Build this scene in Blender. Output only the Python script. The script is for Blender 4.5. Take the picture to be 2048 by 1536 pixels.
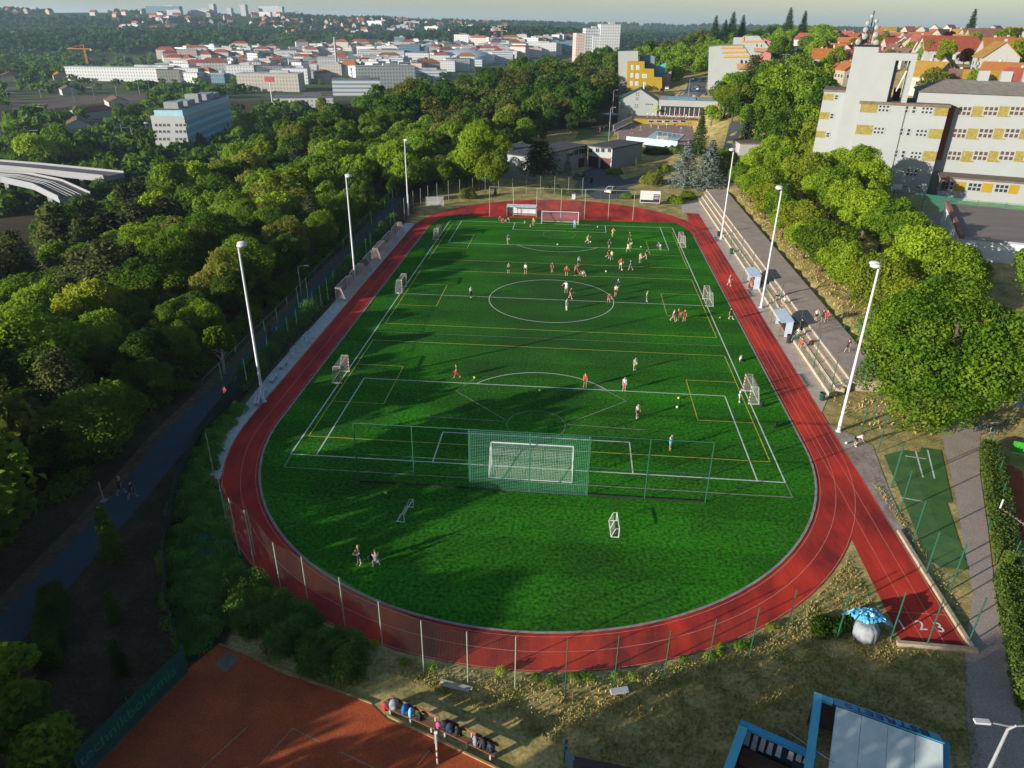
import bpy, math, random
import numpy as np
from mathutils import Vector, Matrix
random.seed(7); rng = np.random.default_rng(7)
PI = math.pi
for b in list(bpy.data.objects): bpy.data.objects.remove(b)
S = bpy.context.scene
COL = S.collection
# ------------------------------------------------------------------ survey camera (solved from the pitch markings)
CX, CY, CZ = 2.6595, -100.505, 36.118
YAW, PITCH, ROLL, FPX = -0.0823711, 0.4629867, 0.0125553, 1437.553
def _basis():
    cy, sy = math.cos(YAW), math.sin(YAW)
    f = np.array([sy*math.cos(PITCH), cy*math.cos(PITCH), -math.sin(PITCH)])
    r = np.array([cy, -sy, 0.0]); u = np.cross(r, f)
    c, s = math.cos(ROLL), math.sin(ROLL)
    return c*r+s*u, -s*r+c*u, f
CR, CU, CF = _basis(); CP = np.array([CX, CY, CZ])
def ray(u, v): return CR*(u-1024)/FPX - CU*(v-768)/FPX + CF
def G(u, v, z=0.0):
    d = ray(u, v); t = (z-CZ)/d[2]; p = CP+d*t
    return float(p[0]), float(p[1])
def G3(u, v, z=0.0):
    x, y = G(u, v, z); return (x, y, z)
def proj(x, y, z):
    d = np.array([x, y, z])-CP; w = d@CF
    return 1024+FPX*(d@CR)/w, 768-FPX*(d@CU)/w, w
def AtD(u, v, dist):
    d = ray(u, v); d = d/math.hypot(d[0], d[1]); p = CP+d*dist
    return float(p[0]), float(p[1]), float(p[2])
def onplane(u, v, P0, n):
    d = ray(u, v); n = np.array(n, float); t = ((np.array(P0)-CP)@n)/(d@n)
    return CP+d*t
cam = bpy.data.cameras.new('camera'); camo = bpy.data.objects.new('camera', cam); COL.objects.link(camo)
M = Matrix(((CR[0], CU[0], -CF[0], CX), (CR[1], CU[1], -CF[1], CY), (CR[2], CU[2], -CF[2], CZ), (0, 0, 0, 1)))
camo.matrix_world = M
cam.sensor_width = 36; cam.lens = 36*FPX/2048; cam.clip_end = 30000; cam.clip_start = 0.5
S.camera = camo
# ------------------------------------------------------------------ light
SUN_EL = 12.6
sx, sy = -math.cos(math.radians(34.5)), -math.sin(math.radians(34.5))   # horizontal direction towards the sun
w = bpy.data.worlds.new('World'); S.world = w; w.use_nodes = True
nt = w.node_tree; nt.nodes.clear()
so = nt.nodes.new('ShaderNodeOutputWorld'); bg = nt.nodes.new('ShaderNodeBackground'); sk = nt.nodes.new('ShaderNodeTexSky')
sk.sky_type = 'NISHITA'; sk.sun_disc = False; sk.sun_elevation = math.radians(SUN_EL)
sk.sun_rotation = math.atan2(sx, sy); sk.air_density = 1.0; sk.dust_density = 0.8; sk.ozone_density = 2.0
bg.inputs[1].default_value = 0.078
nt.links.new(sk.outputs[0], bg.inputs[0]); nt.links.new(bg.outputs[0], so.inputs[0])
sl = bpy.data.lights.new('sun', 'SUN'); sl.energy = 5.0; sl.angle = math.radians(0.5); sl.color = (1.0, 0.94, 0.84)
suno = bpy.data.objects.new('sun', sl); COL.objects.link(suno)
sd = Vector((sx*math.cos(math.radians(SUN_EL)), sy*math.cos(math.radians(SUN_EL)), math.sin(math.radians(SUN_EL))))
suno.rotation_euler = sd.to_track_quat('Z', 'Y').to_euler(); suno.location = (0, 0, 80)
S.view_settings.view_transform = 'Standard'; S.view_settings.look = 'None'
S.view_settings.exposure = 0.9; S.view_settings.gamma = 1.0
S.render.engine = 'CYCLES'
S.cycles.max_bounces = 7; S.cycles.diffuse_bounces = 4; S.cycles.glossy_bounces = 2; S.cycles.transmission_bounces = 4
S.cycles.transparent_max_bounces = 12; S.cycles.volume_bounces = 0; S.cycles.caustics_reflective = False; S.cycles.caustics_refractive = False
S.cycles.use_denoising = True; S.cycles.use_adaptive_sampling = True
# ------------------------------------------------------------------ materials
MC = {}
def node(t, k, **kw):
    n = t.nodes.new(k)
    for a, b in kw.items(): setattr(n, a, b)
    return n
def mat(name, col, rough=0.8, amt=0.15, scale=2.0, col2=None, stretch=None, bump=0.0, metal=0.0, spec=0.3, detail=5, fine=0.0, famp=.24):
    """plain surface: its own colour with blotches of a second tone"""
    if name in MC: return MC[name]
    m = bpy.data.materials.new(name); m.use_nodes = True; t = m.node_tree; b = t.nodes['Principled BSDF']
    b.inputs['Roughness'].default_value = rough; b.inputs['Metallic'].default_value = metal
    b.inputs['Specular IOR Level'].default_value = spec
    c1 = tuple(col)
    c2 = tuple(col2) if col2 else tuple(min(1, max(0, c*(1-amt*2))) for c in col)
    ge = node(t, 'ShaderNodeNewGeometry'); mp = node(t, 'ShaderNodeMapping')
    t.links.new(ge.outputs['Position'], mp.inputs[0])
    if stretch: mp.inputs['Scale'].default_value = stretch
    no = node(t, 'ShaderNodeTexNoise'); no.inputs['Scale'].default_value = scale; no.inputs['Detail'].default_value = detail
    no.inputs['Roughness'].default_value = 0.65
    t.links.new(mp.outputs[0], no.inputs['Vector'])
    rp = node(t, 'ShaderNodeValToRGB'); rp.color_ramp.elements[0].position = 0.36; rp.color_ramp.elements[1].position = 0.64
    rp.color_ramp.elements[0].color = (*c2, 1); rp.color_ramp.elements[1].color = (*c1, 1)
    t.links.new(no.outputs[0], rp.inputs[0])
    out = rp.outputs[0]
    if fine:
        n2 = node(t, 'ShaderNodeTexNoise'); n2.inputs['Scale'].default_value = fine; n2.inputs['Detail'].default_value = 3
        t.links.new(ge.outputs['Position'], n2.inputs['Vector'])
        mr = node(t, 'ShaderNodeMapRange'); mr.inputs[1].default_value = 0.3; mr.inputs[2].default_value = 0.7
        mr.inputs[3].default_value = 1-famp; mr.inputs[4].default_value = 1+famp
        t.links.new(n2.outputs[0], mr.inputs[0])
        mx = node(t, 'ShaderNodeMix', data_type='RGBA', blend_type='MULTIPLY'); mx.inputs[0].default_value = 1
        t.links.new(out, mx.inputs[6]); t.links.new(mr.outputs[0], mx.inputs[7]); out = mx.outputs[2]
    t.links.new(out, b.inputs['Base Color'])
    if bump:
        bp = node(t, 'ShaderNodeBump'); bp.inputs['Strength'].default_value = bump; bp.inputs['Distance'].default_value = 0.05
        t.links.new((n2 if fine else no).outputs[0], bp.inputs['Height']); t.links.new(bp.outputs[0], b.inputs['Normal'])
    MC[name] = m; return m
def leafmat(name, c1, c2, scale=0.35, trans=0.5):
    if name in MC: return MC[name]
    m = bpy.data.materials.new(name); m.use_nodes = True; t = m.node_tree; t.nodes.clear()
    o = node(t, 'ShaderNodeOutputMaterial'); ge = node(t, 'ShaderNodeNewGeometry'); oi = node(t, 'ShaderNodeObjectInfo')
    no = node(t, 'ShaderNodeTexNoise'); no.inputs['Scale'].default_value = scale; no.inputs['Detail'].default_value = 6
    t.links.new(ge.outputs['Position'], no.inputs['Vector'])
    ad = node(t, 'ShaderNodeMath', operation='MULTIPLY_ADD'); ad.inputs[1].default_value = 0.5
    t.links.new(oi.outputs['Random'], ad.inputs[0])
    t.links.new(no.outputs[0], ad.inputs[2])
    rp = node(t, 'ShaderNodeValToRGB'); rp.color_ramp.elements[0].position = 0.45; rp.color_ramp.elements[1].position = 1.0
    rp.color_ramp.elements[0].color = (*c1, 1); rp.color_ramp.elements[1].color = (*c2, 1)
    t.links.new(ad.outputs[0], rp.inputs[0])
    d = node(t, 'ShaderNodeBsdfDiffuse'); tr = node(t, 'ShaderNodeBsdfTranslucent'); mx = node(t, 'ShaderNodeMixShader'); mx.inputs[0].default_value = trans
    t.links.new(rp.outputs[0], d.inputs[0]); t.links.new(rp.outputs[0], tr.inputs[0])
    t.links.new(d.outputs[0], mx.inputs[1]); t.links.new(tr.outputs[0], mx.inputs[2]); t.links.new(mx.outputs[0], o.inputs[0])
    MC[name] = m; return m
def netmat(name, col, cell, thick):
    """open net: strands of a square mesh, nothing between them"""
    if name in MC: return MC[name]
    m = bpy.data.materials.new(name); m.use_nodes = True; t = m.node_tree; b = t.nodes['Principled BSDF']; o = t.nodes['Material Output']
    b.inputs['Base Color'].default_value = (*col, 1); b.inputs['Roughness'].default_value = 0.8
    uv = node(t, 'ShaderNodeUVMap'); sp = node(t, 'ShaderNodeSeparateXYZ'); t.links.new(uv.outputs[0], sp.inputs[0])
    fs = []
    for k in (0, 1):
        a = node(t, 'ShaderNodeMath', operation='DIVIDE'); a.inputs[1].default_value = cell
        f = node(t, 'ShaderNodeMath', operation='FRACT'); l = node(t, 'ShaderNodeMath', operation='LESS_THAN'); l.inputs[1].default_value = thick/cell
        t.links.new(sp.outputs[k], a.inputs[0]); t.links.new(a.outputs[0], f.inputs[0]); t.links.new(f.outputs[0], l.inputs[0]); fs.append(l)
    mx = node(t, 'ShaderNodeMath', operation='MAXIMUM'); t.links.new(fs[0].outputs[0], mx.inputs[0]); t.links.new(fs[1].outputs[0], mx.inputs[1])
    tr = node(t, 'ShaderNodeBsdfTransparent'); ms = node(t, 'ShaderNodeMixShader')
    t.links.new(mx.outputs[0], ms.inputs[0]); t.links.new(tr.outputs[0], ms.inputs[1]); t.links.new(b.outputs[0], ms.inputs[2]); t.links.new(ms.outputs[0], o.inputs[0])
    MC[name] = m; return m
def facademat(name, wall, glass, cw, ch, fw=0.45, fh=0.5):
    """far facade: rows of window openings in the wall surface"""
    if name in MC: return MC[name]
    m = bpy.data.materials.new(name); m.use_nodes = True; t = m.node_tree; b = t.nodes['Principled BSDF']; b.inputs['Roughness'].default_value = 0.6
    uv = node(t, 'ShaderNodeUVMap'); sp = node(t, 'ShaderNodeSeparateXYZ'); t.links.new(uv.outputs[0], sp.inputs[0]); fs = []
    for k, c, fr in ((0, cw, fw), (1, ch, fh)):
        a = node(t, 'ShaderNodeMath', operation='DIVIDE'); a.inputs[1].default_value = c
        f = node(t, 'ShaderNodeMath', operation='FRACT'); l = node(t, 'ShaderNodeMath', operation='LESS_THAN'); l.inputs[1].default_value = fr
        t.links.new(sp.outputs[k], a.inputs[0]); t.links.new(a.outputs[0], f.inputs[0]); t.links.new(f.outputs[0], l.inputs[0]); fs.append(l)
    mu = node(t, 'ShaderNodeMath', operation='MULTIPLY'); t.links.new(fs[0].outputs[0], mu.inputs[0]); t.links.new(fs[1].outputs[0], mu.inputs[1])
    mx = node(t, 'ShaderNodeMix', data_type='RGBA'); mx.inputs[6].default_value = (*wall, 1); mx.inputs[7].default_value = (*glass, 1)
    t.links.new(mu.outputs[0], mx.inputs[0]); t.links.new(mx.outputs[2], b.inputs['Base Color'])
    MC[name] = m; return m
def glass(name, col=(0.03, 0.04, 0.05), rough=0.08):
    return mat(name, col, rough=rough, amt=0.2, scale=0.5, spec=0.6)
# ------------------------------------------------------------------ mesh builder
class MB:
    def __init__(s): s.v = []; s.f = []; s.uv = []
    def face(s, pts, uvs=None):
        i = len(s.v); s.v += [tuple(map(float, p)) for p in pts]; s.f.append(tuple(range(i, i+len(pts))))
        s.uv.append(uvs if uvs else [(0, 0)]*len(pts))
    def quad(s, a, b, c, d):
        a, b, c, d = map(np.array, (a, b, c, d)); W = float(np.linalg.norm(b-a)); Hh = float(np.linalg.norm(d-a))
        s.face((a, b, c, d), [(0, 0), (W, 0), (W, Hh), (0, Hh)])
    def hexa(s, p):   # p: 4 bottom (ccw), 4 top
        p = [np.array(q, float) for q in p]
        s.face((p[3], p[2], p[1], p[0])); s.quad(p[4], p[5], p[6], p[7])
        for i in range(4):
            j = (i+1) % 4; s.quad(p[i], p[j], p[j+4], p[i+4])
    def box(s, cx, cy, z0, wx, wy, h, rz=0.0):
        c, n = math.cos(rz), math.sin(rz); q = []
        for z in (z0, z0+h):
            for dx, dy in ((-1, -1), (1, -1), (1, 1), (-1, 1)):
                X, Y = dx*wx/2, dy*wy/2; q.append((cx+X*c-Y*n, cy+X*n+Y*c, z))
        s.hexa(q)
    def bar(s, a, b, w, h=None, up=(0, 0, 1)):
        a = np.array(a, float); b = np.array(b, float); h = h or w; d = b-a; L = np.linalg.norm(d)
        if L < 1e-9: return
        d /= L; u = np.array(up, float)
        if abs(d@u) > .98: u = np.array((1.0, 0, 0))
        r = np.cross(d, u); r /= np.linalg.norm(r); u = np.cross(r, d)
        o = [(-1, -1), (1, -1), (1, 1), (-1, 1)]
        s.hexa([a+r*i*w/2+u*j*h/2 for i, j in o]+[b+r*i*w/2+u*j*h/2 for i, j in o])
    def tube(s, pts, rad, n=8, caps=True):
        pts = [np.array(p, float) for p in pts]
        rad = [rad]*len(pts) if np.isscalar(rad) else rad
        base = len(s.v); prev = None
        for i, p in enumerate(pts):
            d = pts[min(i+1, len(pts)-1)]-pts[max(i-1, 0)]; d = d/(np.linalg.norm(d)+1e-12)
            if prev is None:
                u = np.array((0, 0, 1.0)) if abs(d[2]) < .9 else np.array((1.0, 0, 0))
            else: u = prev
            r = np.cross(d, u); r /= np.linalg.norm(r)+1e-12; u = np.cross(r, d); prev = u
            for k in range(n):
                a = 2*PI*k/n; s.v.append(tuple(p+(r*math.cos(a)+u*math.sin(a))*rad[i]))
        for i in range(len(pts)-1):
            for k in range(n):
                a = base+i*n+k; b = base+i*n+(k+1) % n
                s.f.append((a, b, b+n, a+n)); s.uv.append([(0, 0)]*4)
        if caps:
            s.f.append(tuple(base+k for k in range(n))[::-1]); s.uv.append([(0, 0)]*n)
            e = base+(len(pts)-1)*n; s.f.append(tuple(e+k for k in range(n))); s.uv.append([(0, 0)]*n)
    def lathe(s, prof, c=(0, 0, 0), n=14):   # prof (r,z)
        base = len(s.v)
        for r, z in prof:
            for k in range(n):
                a = 2*PI*k/n; s.v.append((c[0]+r*math.cos(a), c[1]+r*math.sin(a), c[2]+z))
        for i in range(len(prof)-1):
            for k in range(n):
                a = base+i*n+k; b = base+i*n+(k+1) % n
                s.f.append((a, b, b+n, a+n)); s.uv.append([(0, 0)]*4)
        s.f.append(tuple(base+k for k in range(n))[::-1]); s.uv.append([(0, 0)]*n)
        e = base+(len(prof)-1)*n; s.f.append(tuple(e+k for k in range(n))); s.uv.append([(0, 0)]*n)
    def ball(s, c, r, n=10, m=6, sq=(1, 1, 1)):
        base = len(s.v)
        for i in range(m+1):
            t = PI*i/m
            for k in range(n):
                a = 2*PI*k/n
                s.v.append((c[0]+r*sq[0]*math.sin(t)*math.cos(a), c[1]+r*sq[1]*math.sin(t)*math.sin(a), c[2]-r*sq[2]*math.cos(t)))
        for i in range(m):
            for k in range(n):
                a = base+i*n+k; b = base+i*n+(k+1) % n; s.f.append((a, b, b+n, a+n)); s.uv.append([(0, 0)]*4)
    def prism(s, pts, z0, z1):
        n = len(pts); s.face([(x, y, z0) for x, y in pts][::-1]); s.face([(x, y, z1) for x, y in pts], [(x, y) for x, y in pts])
        for i in range(n):
            a, b = pts[i], pts[(i+1) % n]; s.quad((*a, z0), (*b, z0), (*b, z1), (*a, z1))
    def build(s, name, m, parent=None, smooth=False, bevel=0):
        me = bpy.data.meshes.new(name); me.from_pydata(s.v, [], s.f)
        if m is not None: me.materials.append(m)
        uvl = me.uv_layers.new(name='UVMap')
        flat = np.array([c for u in s.uv for c in u], dtype=np.float32).ravel()
        if len(flat) == len(me.loops)*2: uvl.data.foreach_set('uv', flat)
        if smooth: me.polygons.foreach_set('use_smooth', [True]*len(me.polygons))
        o = bpy.data.objects.new(name, me); COL.objects.link(o)
        if parent is not None:
            o.parent = parent; o.matrix_parent_inverse = parent.matrix_world.inverted() if False else Matrix.Translation(-Vector(parent.location)) if parent.get('_w') else Matrix.Identity(4)
        if bevel:
            bm_ = o.modifiers.new('bevel', 'BEVEL'); bm_.width = bevel; bm_.segments = 2; bm_.limit_method = 'ANGLE'
        return o
def tag(o, label=None, cat=None, group=None, kind=None):
    if label: o['label'] = label
    if cat: o['category'] = cat
    if group: o['group'] = group
    if kind: o['kind'] = kind
    return o
def thing(name, label, cat, loc=(0, 0, 0), rz=0.0, group=None, world=False):
    """an Empty at the base of a thing; world=True: its parts are modelled in world coordinates"""
    o = bpy.data.objects.new(name, None); COL.objects.link(o); o.location = loc; o.rotation_euler = (0, 0, rz); o.empty_display_size = 0.2
    if world: o['_w'] = 1
    return tag(o, label, cat, group)
KIDS = {}
def copy_tree(o, loc=None, rz=None, label=None, group=None, scale=None):
    r = o.copy(); COL.objects.link(r)
    if loc is not None: r.location = loc
    if rz is not None: r.rotation_euler = (0, 0, rz)
    if label: r['label'] = label
    if group: r['group'] = group
    if scale is not None: r.scale = scale if hasattr(scale, '__len__') else (scale,)*3
    if o.name not in KIDS: KIDS[o.name] = [(c, list(c.children)) for c in o.children]
    for c, gs in KIDS[o.name]:
        d = c.copy(); COL.objects.link(d); d.parent = r
        for g in gs:
            e = g.copy(); COL.objects.link(e); e.parent = d
    return r
def struct(mb, name, m, smooth=False): return tag(mb.build(name, m, smooth=smooth), kind='structure')
def sstep(a, b, x):
    t = np.clip((x-a)/(b-a), 0, 1); return t*t*(3-2*t)
# ------------------------------------------------------------------ terrain
_cp = []
def cp(u, v, d, dz=0.0):
    x, y, z = AtD(u, v, d); _cp.append((x, y, z+dz))
for x in (-30, 0, 30):
    for y in (-80, -40, 0, 40, 75): _cp.append((x, y, 0.0))
for y in (-80, -40, 0, 40, 80): _cp += [(-42, y, -0.8), (-58, y, -3.0), (-80, y+10, -8), (-110, y+30, -16)]
for u, v, d in ((0, 440, 150), (120, 392, 175), (230, 337, 200), (350, 298, 215), (480, 262, 240), (600, 227, 262), (700, 200, 285), (850, 158, 330), (1000, 123, 380), (1100, 110, 420), (1230, 92, 480), (1330, 78, 540)):
    cp(u, v, d, -13)
    x, y, z = AtD(u, v, d*1.45); _cp.append((x, y, -25))
    x, y, z = AtD(u, v, d*1.9+60); _cp.append((x, y, -26))
_cp += [(0, 110, 0.3), (20, 160, .5), (30, 190, .8), (10, 180, .8), (25, 235, 2), (45, 235, 2), (-30, 120, -1), (-60, 150, -5), (-20, 200, 0), (-40, 260, -3), (0, 260, 2), (0, 330, 5)]
cp(1390, 182, 350); cp(1450, 165, 400); cp(1300, 185, 350); cp(1250, 190, 350); cp(1450, 60, 640, -12); cp(1600, 55, 700, -10)
_cp += [(60, -10, 1.5), (60, 40, 3), (80, 20, 4), (80, 60, 4), (100, 60, 4), (65, 80, 3), (60, 120, 3), (75, 160, 4), (130, 60, 5), (110, 20, 4), (60, -50, 0.5), (100, -40, 2)]
cp(1600, 195, 270); cp(1580, 120, 420); cp(1700, 90, 560); cp(1900, 130, 300); cp(2000, 95, 450); cp(1900, 185, 230, -3); cp(2040, 190, 230, -4); cp(1500, 195, 300); cp(1750, 150, 290, -1); cp(1600, 65, 800, -10); cp(1850, 66, 900); cp(2048, 72, 900)
for a in range(-50, 11, 10):
    for d in (560, 800, 1100, 1350):
        if a > 0 and d < 800: continue
        _cp.append((CX+d*math.sin(math.radians(a)), CY+d*math.cos(math.radians(a)), -25))
for u, v, d in ((-300, 70, 2000), (0, 66, 2000), (250, 64, 2000), (500, 62, 2100), (-300, 22, 3000), (0, 22, 3000), (250, 24, 3000), (500, 30, 2900), (700, 72, 2100), (700, 38, 2900), (900, 68, 2300), (880, 44, 3200), (1050, 68, 2700), (1050, 47, 3600),
                (1250, 66, 3200), (1250, 50, 5000), (1450, 53, 5500), (0, 30, 5000), (500, 36, 5000), (900, 48, 6000), (1250, 52, 9000), (1700, 59, 6000), (2048, 64, 6000), (2400, 70, 6000), (0, 37, 12000), (1024, 50, 12000), (2048, 63, 12000), (2300, 70, 1200), (1024, 60, 1900)):
    cp(u, v, d, -4)
for a in range(-180, 180, 15):
    if abs(a) > 55:
        for d in (60, 200, 900, 4000): _cp.append((CX+d*math.sin(math.radians(a)), CY+d*math.cos(math.radians(a)), -2 if a > 0 else -6))
_cp = np.array(_cp)
def _feat(x, y):
    dx, dy = x-CX, y-CY
    d = np.hypot(dx, dy)+1.0; th = np.arctan2(dx, dy)
    return th*2.2, np.log(d)*1.35
_ft, _fs = _feat(_cp[:, 0], _cp[:, 1])
def H(x, y):
    x = np.atleast_1d(np.asarray(x, float)); y = np.atleast_1d(np.asarray(y, float)); out = np.empty(len(x))
    for i in range(0, len(x), 20000):
        xx, yy = x[i:i+20000], y[i:i+20000]
        t, s = _feat(xx, yy)
        d2 = (t[:, None]-_ft)**2+(s[:, None]-_fs)**2
        wt = 1/(d2+0.0012)**2.2
        z = (wt*_cp[:, 2]).sum(1)/wt.sum(1)
        dx = np.maximum(np.maximum(-38.5-xx, xx-44), 0)/np.where(xx < 0, 14.0, 16.0)
        dy = np.maximum(np.maximum(-95-yy, yy-80), 0)/30.0
        m = 1-sstep(0, 1, np.hypot(dx, dy))
        out[i:i+20000] = z*(1-m)
    return out
def h(x, y): return float(H(x, y)[0])
def T(u, v, dmin=70.0, dmax=6000.0):
    """where the line of sight through a photo pixel meets the ground"""
    d = ray(u, v); d = d/math.hypot(d[0], d[1]); t = dmin*np.exp(np.linspace(0, math.log(dmax/dmin), 500))
    X = CX+d[0]*t; Y = CY+d[1]*t; Z = CZ+d[2]*t
    k = np.nonzero(Z <= H(X, Y))[0]
    i = k[0] if len(k) else len(t)-1
    return float(X[i]), float(Y[i]), h(X[i], Y[i])
def ground():
    fine = np.radians(np.arange(-52, 52.01, 0.7)); rest = np.radians(np.arange(58, 308, 6.0)); th = np.concatenate([fine, rest])
    ds = np.concatenate([np.array([2.0, 8, 16, 24]), 30*np.exp(np.linspace(0, math.log(12000/30), 230))])
    n = len(th); X = (CX+np.outer(ds, np.sin(th))).ravel(); Y = (CY+np.outer(ds, np.cos(th))).ravel()
    Z = H(X, Y)
    ins = (X > -38) & (X < 43.5) & (Y < 79); Z[ins] -= 0.03
    v = np.column_stack([X, Y, Z]); f = []
    for i in range(len(ds)-1):
        for k in range(n): f.append((i*n+k, i*n+(k+1) % n, (i+1)*n+(k+1) % n, (i+1)*n+k))
    me = bpy.data.meshes.new('ground'); me.from_pydata(v.tolist(), [], f)
    me.polygons.foreach_set('use_smooth', [True]*len(f))
    # what grows there: 0 dry grass, 1 forest floor, 2 valley meadows and yards
    D = np.hypot(X-CX, Y-CY); A = np.degrees(np.arctan2(X-CX, Y-CY))
    wood = sstep(-30.5, -31.5, X)*(D < 420)+((Y > 190) & (D < 700) & (X < 30))*1.0+((X < -18.5) & (Y < -49) & (Y > -95))*1.0
    far = sstep(380, 700, D)
    at = me.color_attributes.new('cover', 'FLOAT_COLOR', 'POINT')
    ca = np.zeros((len(X), 4), np.float32); ca[:, 0] = np.clip(wood, 0, 1); ca[:, 1] = far; ca[:, 2] = sstep(1500, 2200, D)*(A < 12); ca[:, 3] = 1
    at.data.foreach_set('color', ca.ravel())
    m = bpy.data.materials.new('ground_cover'); m.use_nodes = True; t = m.node_tree; b = t.nodes['Principled BSDF']; b.inputs['Roughness'].default_value = 0.95; b.inputs['Specular IOR Level'].default_value = 0.1
    ge = node(t, 'ShaderNodeNewGeometry')
    def two(c1, c2, sc, lo=.35, hi=.65):
        no = node(t, 'ShaderNodeTexNoise'); no.inputs['Scale'].default_value = sc; no.inputs['Detail'].default_value = 8; no.inputs['Roughness'].default_value = 0.7
        t.links.new(ge.outputs['Position'], no.inputs['Vector'])
        r = node(t, 'ShaderNodeValToRGB'); r.color_ramp.elements[0].color = (*c1, 1); r.color_ramp.elements[1].color = (*c2, 1)
        r.color_ramp.elements[0].position = lo; r.color_ramp.elements[1].position = hi
        t.links.new(no.outputs[0], r.inputs[0]); return r.outputs[0]
    dry = two((0.17, 0.17, 0.045), (0.50, 0.365, 0.155), 0.45)
    fl = two((0.035, 0.03, 0.016), (0.085, 0.06, 0.034), 0.5)
    val = two((0.045, 0.075, 0.02), (0.13, 0.13, 0.06), 0.012)
    hil = two((0.03, 0.055, 0.018), (0.055, 0.08, 0.025), 0.004)
    ac = node(t, 'ShaderNodeAttribute'); ac.attribute_name = 'cover'; se = node(t, 'ShaderNodeSeparateColor'); t.links.new(ac.outputs['Color'], se.inputs[0])
    cur = dry
    for k, c in ((1, val), (2, hil), (0, fl)):
        mx = node(t, 'ShaderNodeMix', data_type='RGBA'); t.links.new(se.outputs[k], mx.inputs[0]); t.links.new(cur, mx.inputs[6]); t.links.new(c, mx.inputs[7]); cur = mx.outputs[2]
    fn = node(t, 'ShaderNodeTexNoise'); fn.inputs['Scale'].default_value = 4.5; fn.inputs['Detail'].default_value = 6; t.links.new(ge.outputs['Position'], fn.inputs['Vector']); fr = node(t, 'ShaderNodeMapRange'); fr.inputs[1].default_value = .3; fr.inputs[2].default_value = .7; fr.inputs[3].default_value = .62; fr.inputs[4].default_value = 1.3; t.links.new(fn.outputs[0], fr.inputs[0])
    mx = node(t, 'ShaderNodeMix', data_type='RGBA', blend_type='MULTIPLY'); mx.inputs[0].default_value = 1; t.links.new(cur, mx.inputs[6]); t.links.new(fr.outputs[0], mx.inputs[7]); cur = mx.outputs[2]
    t.links.new(cur, b.inputs['Base Color'])
    me.materials.append(m); o = bpy.data.objects.new('ground', me); COL.objects.link(o); tag(o, kind='structure')
ground()
def ribbon(name, left, right, m, dz=0.02, step=3.0, kind='structure'):
    """sheet between two matching polylines, laid on the ground"""
    def res(pl, n):
        pl = np.array(pl, float); L = np.concatenate([[0], np.cumsum(np.hypot(*np.diff(pl, axis=0).T))]); q = np.linspace(0, L[-1], n)
        return np.column_stack([np.interp(q, L, pl[:, 0]), np.interp(q, L, pl[:, 1])])
    n = max(2, int(np.hypot(*np.diff(np.array(left, float), axis=0).T).sum()/step)+1)
    a, b = res(left, n), res(right, n); mb = MB(); k = 4; rows = []
    for j in range(k+1):
        p = a+(b-a)*j/k; rows.append(np.column_stack([p, H(p[:, 0], p[:, 1])+dz]))
    for i in range(n-1):
        for j in range(k): mb.quad(rows[j][i], rows[j+1][i], rows[j+1][i+1], rows[j][i+1])
    return tag(mb.build(name, m), kind=kind)
def line_ribbon(name, pts, width, m, dz=0.02, step=3.0):
    p = np.array(pts, float); d = np.gradient(p, axis=0); d /= np.linalg.norm(d, axis=1)[:, None]; nrm = np.column_stack([-d[:, 1], d[:, 0]])
    return ribbon(name, p+nrm*width/2, p-nrm*width/2, m, dz, step)
def sheet(name, pts, m, z=0.0):
    mb = MB(); mb.face([(x, y, z) for x, y in pts], [(x, y) for x, y in pts]); return struct(mb, name, m)
# ================================================================== SPORTS GROUND
_hbase = H
def H(x, y):
    x = np.atleast_1d(np.asarray(x, float)); y = np.atleast_1d(np.asarray(y, float))
    return _hbase(x, y)+1.25*sstep(38.1, 39.2, x)*sstep(-27, -19, y)*(1-sstep(80, 100, y))*(1-sstep(60, 80, x))
for o_ in [o for o in bpy.data.objects if o.name == 'ground']: bpy.data.objects.remove(o_)
ground()
pass
M_track = mat('tartan', (0.56, 0.040, 0.020), rough=0.85, scale=0.32, col2=(0.19, 0.017, 0.016), stretch=(1, .35, 1), fine=14, spec=0.2)
M_white = mat('line_white', (0.60, 0.64, 0.58), amt=.08, scale=3)
M_pale = mat('line_worn', (0.25, 0.27, 0.20), amt=.2, scale=2)
M_yellow = mat('line_yellow', (0.50, 0.50, 0.06), amt=.15, scale=2)
M_conc = mat('concrete_apron', (0.50, 0.41, 0.335), amt=.12, scale=0.8, fine=6)
M_conc2 = mat('concrete_steps', (0.50, 0.40, 0.29), amt=.17, scale=1.1, fine=5)
M_asph = mat('asphalt', (0.10, 0.095, 0.095), amt=.12, scale=.6, fine=14)
M_asph2 = mat('asphalt_promenade', (0.38, 0.295, 0.25), amt=.12, scale=.5, fine=9)
M_green = mat('green_steel', (0.02, 0.10, 0.055), rough=.45, amt=.1)
M_palep = mat('pale_steel', (0.32, 0.36, 0.26), rough=.5, amt=.12)
M_wsteel = mat('white_steel', (0.52, 0.52, 0.51), rough=.4, amt=.04)
M_grey = mat('grey_steel', (0.30, 0.31, 0.32), rough=.4, amt=.1)
M_dark = mat('dark_plastic', (0.025, 0.025, 0.03), rough=.5)
M_bin = mat('bin_green', (0.01, 0.07, 0.035), rough=.4)
M_wood = mat('weathered_wood', (0.19, 0.095, 0.045), scale=4, stretch=(1, 6, 1))
R0, Yn, Yf = 26.0, -39.2, 38.8
def arc(cx, cy, r, a0, a1, n=48): return [(cx+r*math.cos(math.radians(a0+(a1-a0)*i/n)), cy+r*math.sin(math.radians(a0+(a1-a0)*i/n))) for i in range(n+1)]
a_cut = math.degrees(math.asin((49.4-Yf)/R0))
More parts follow.
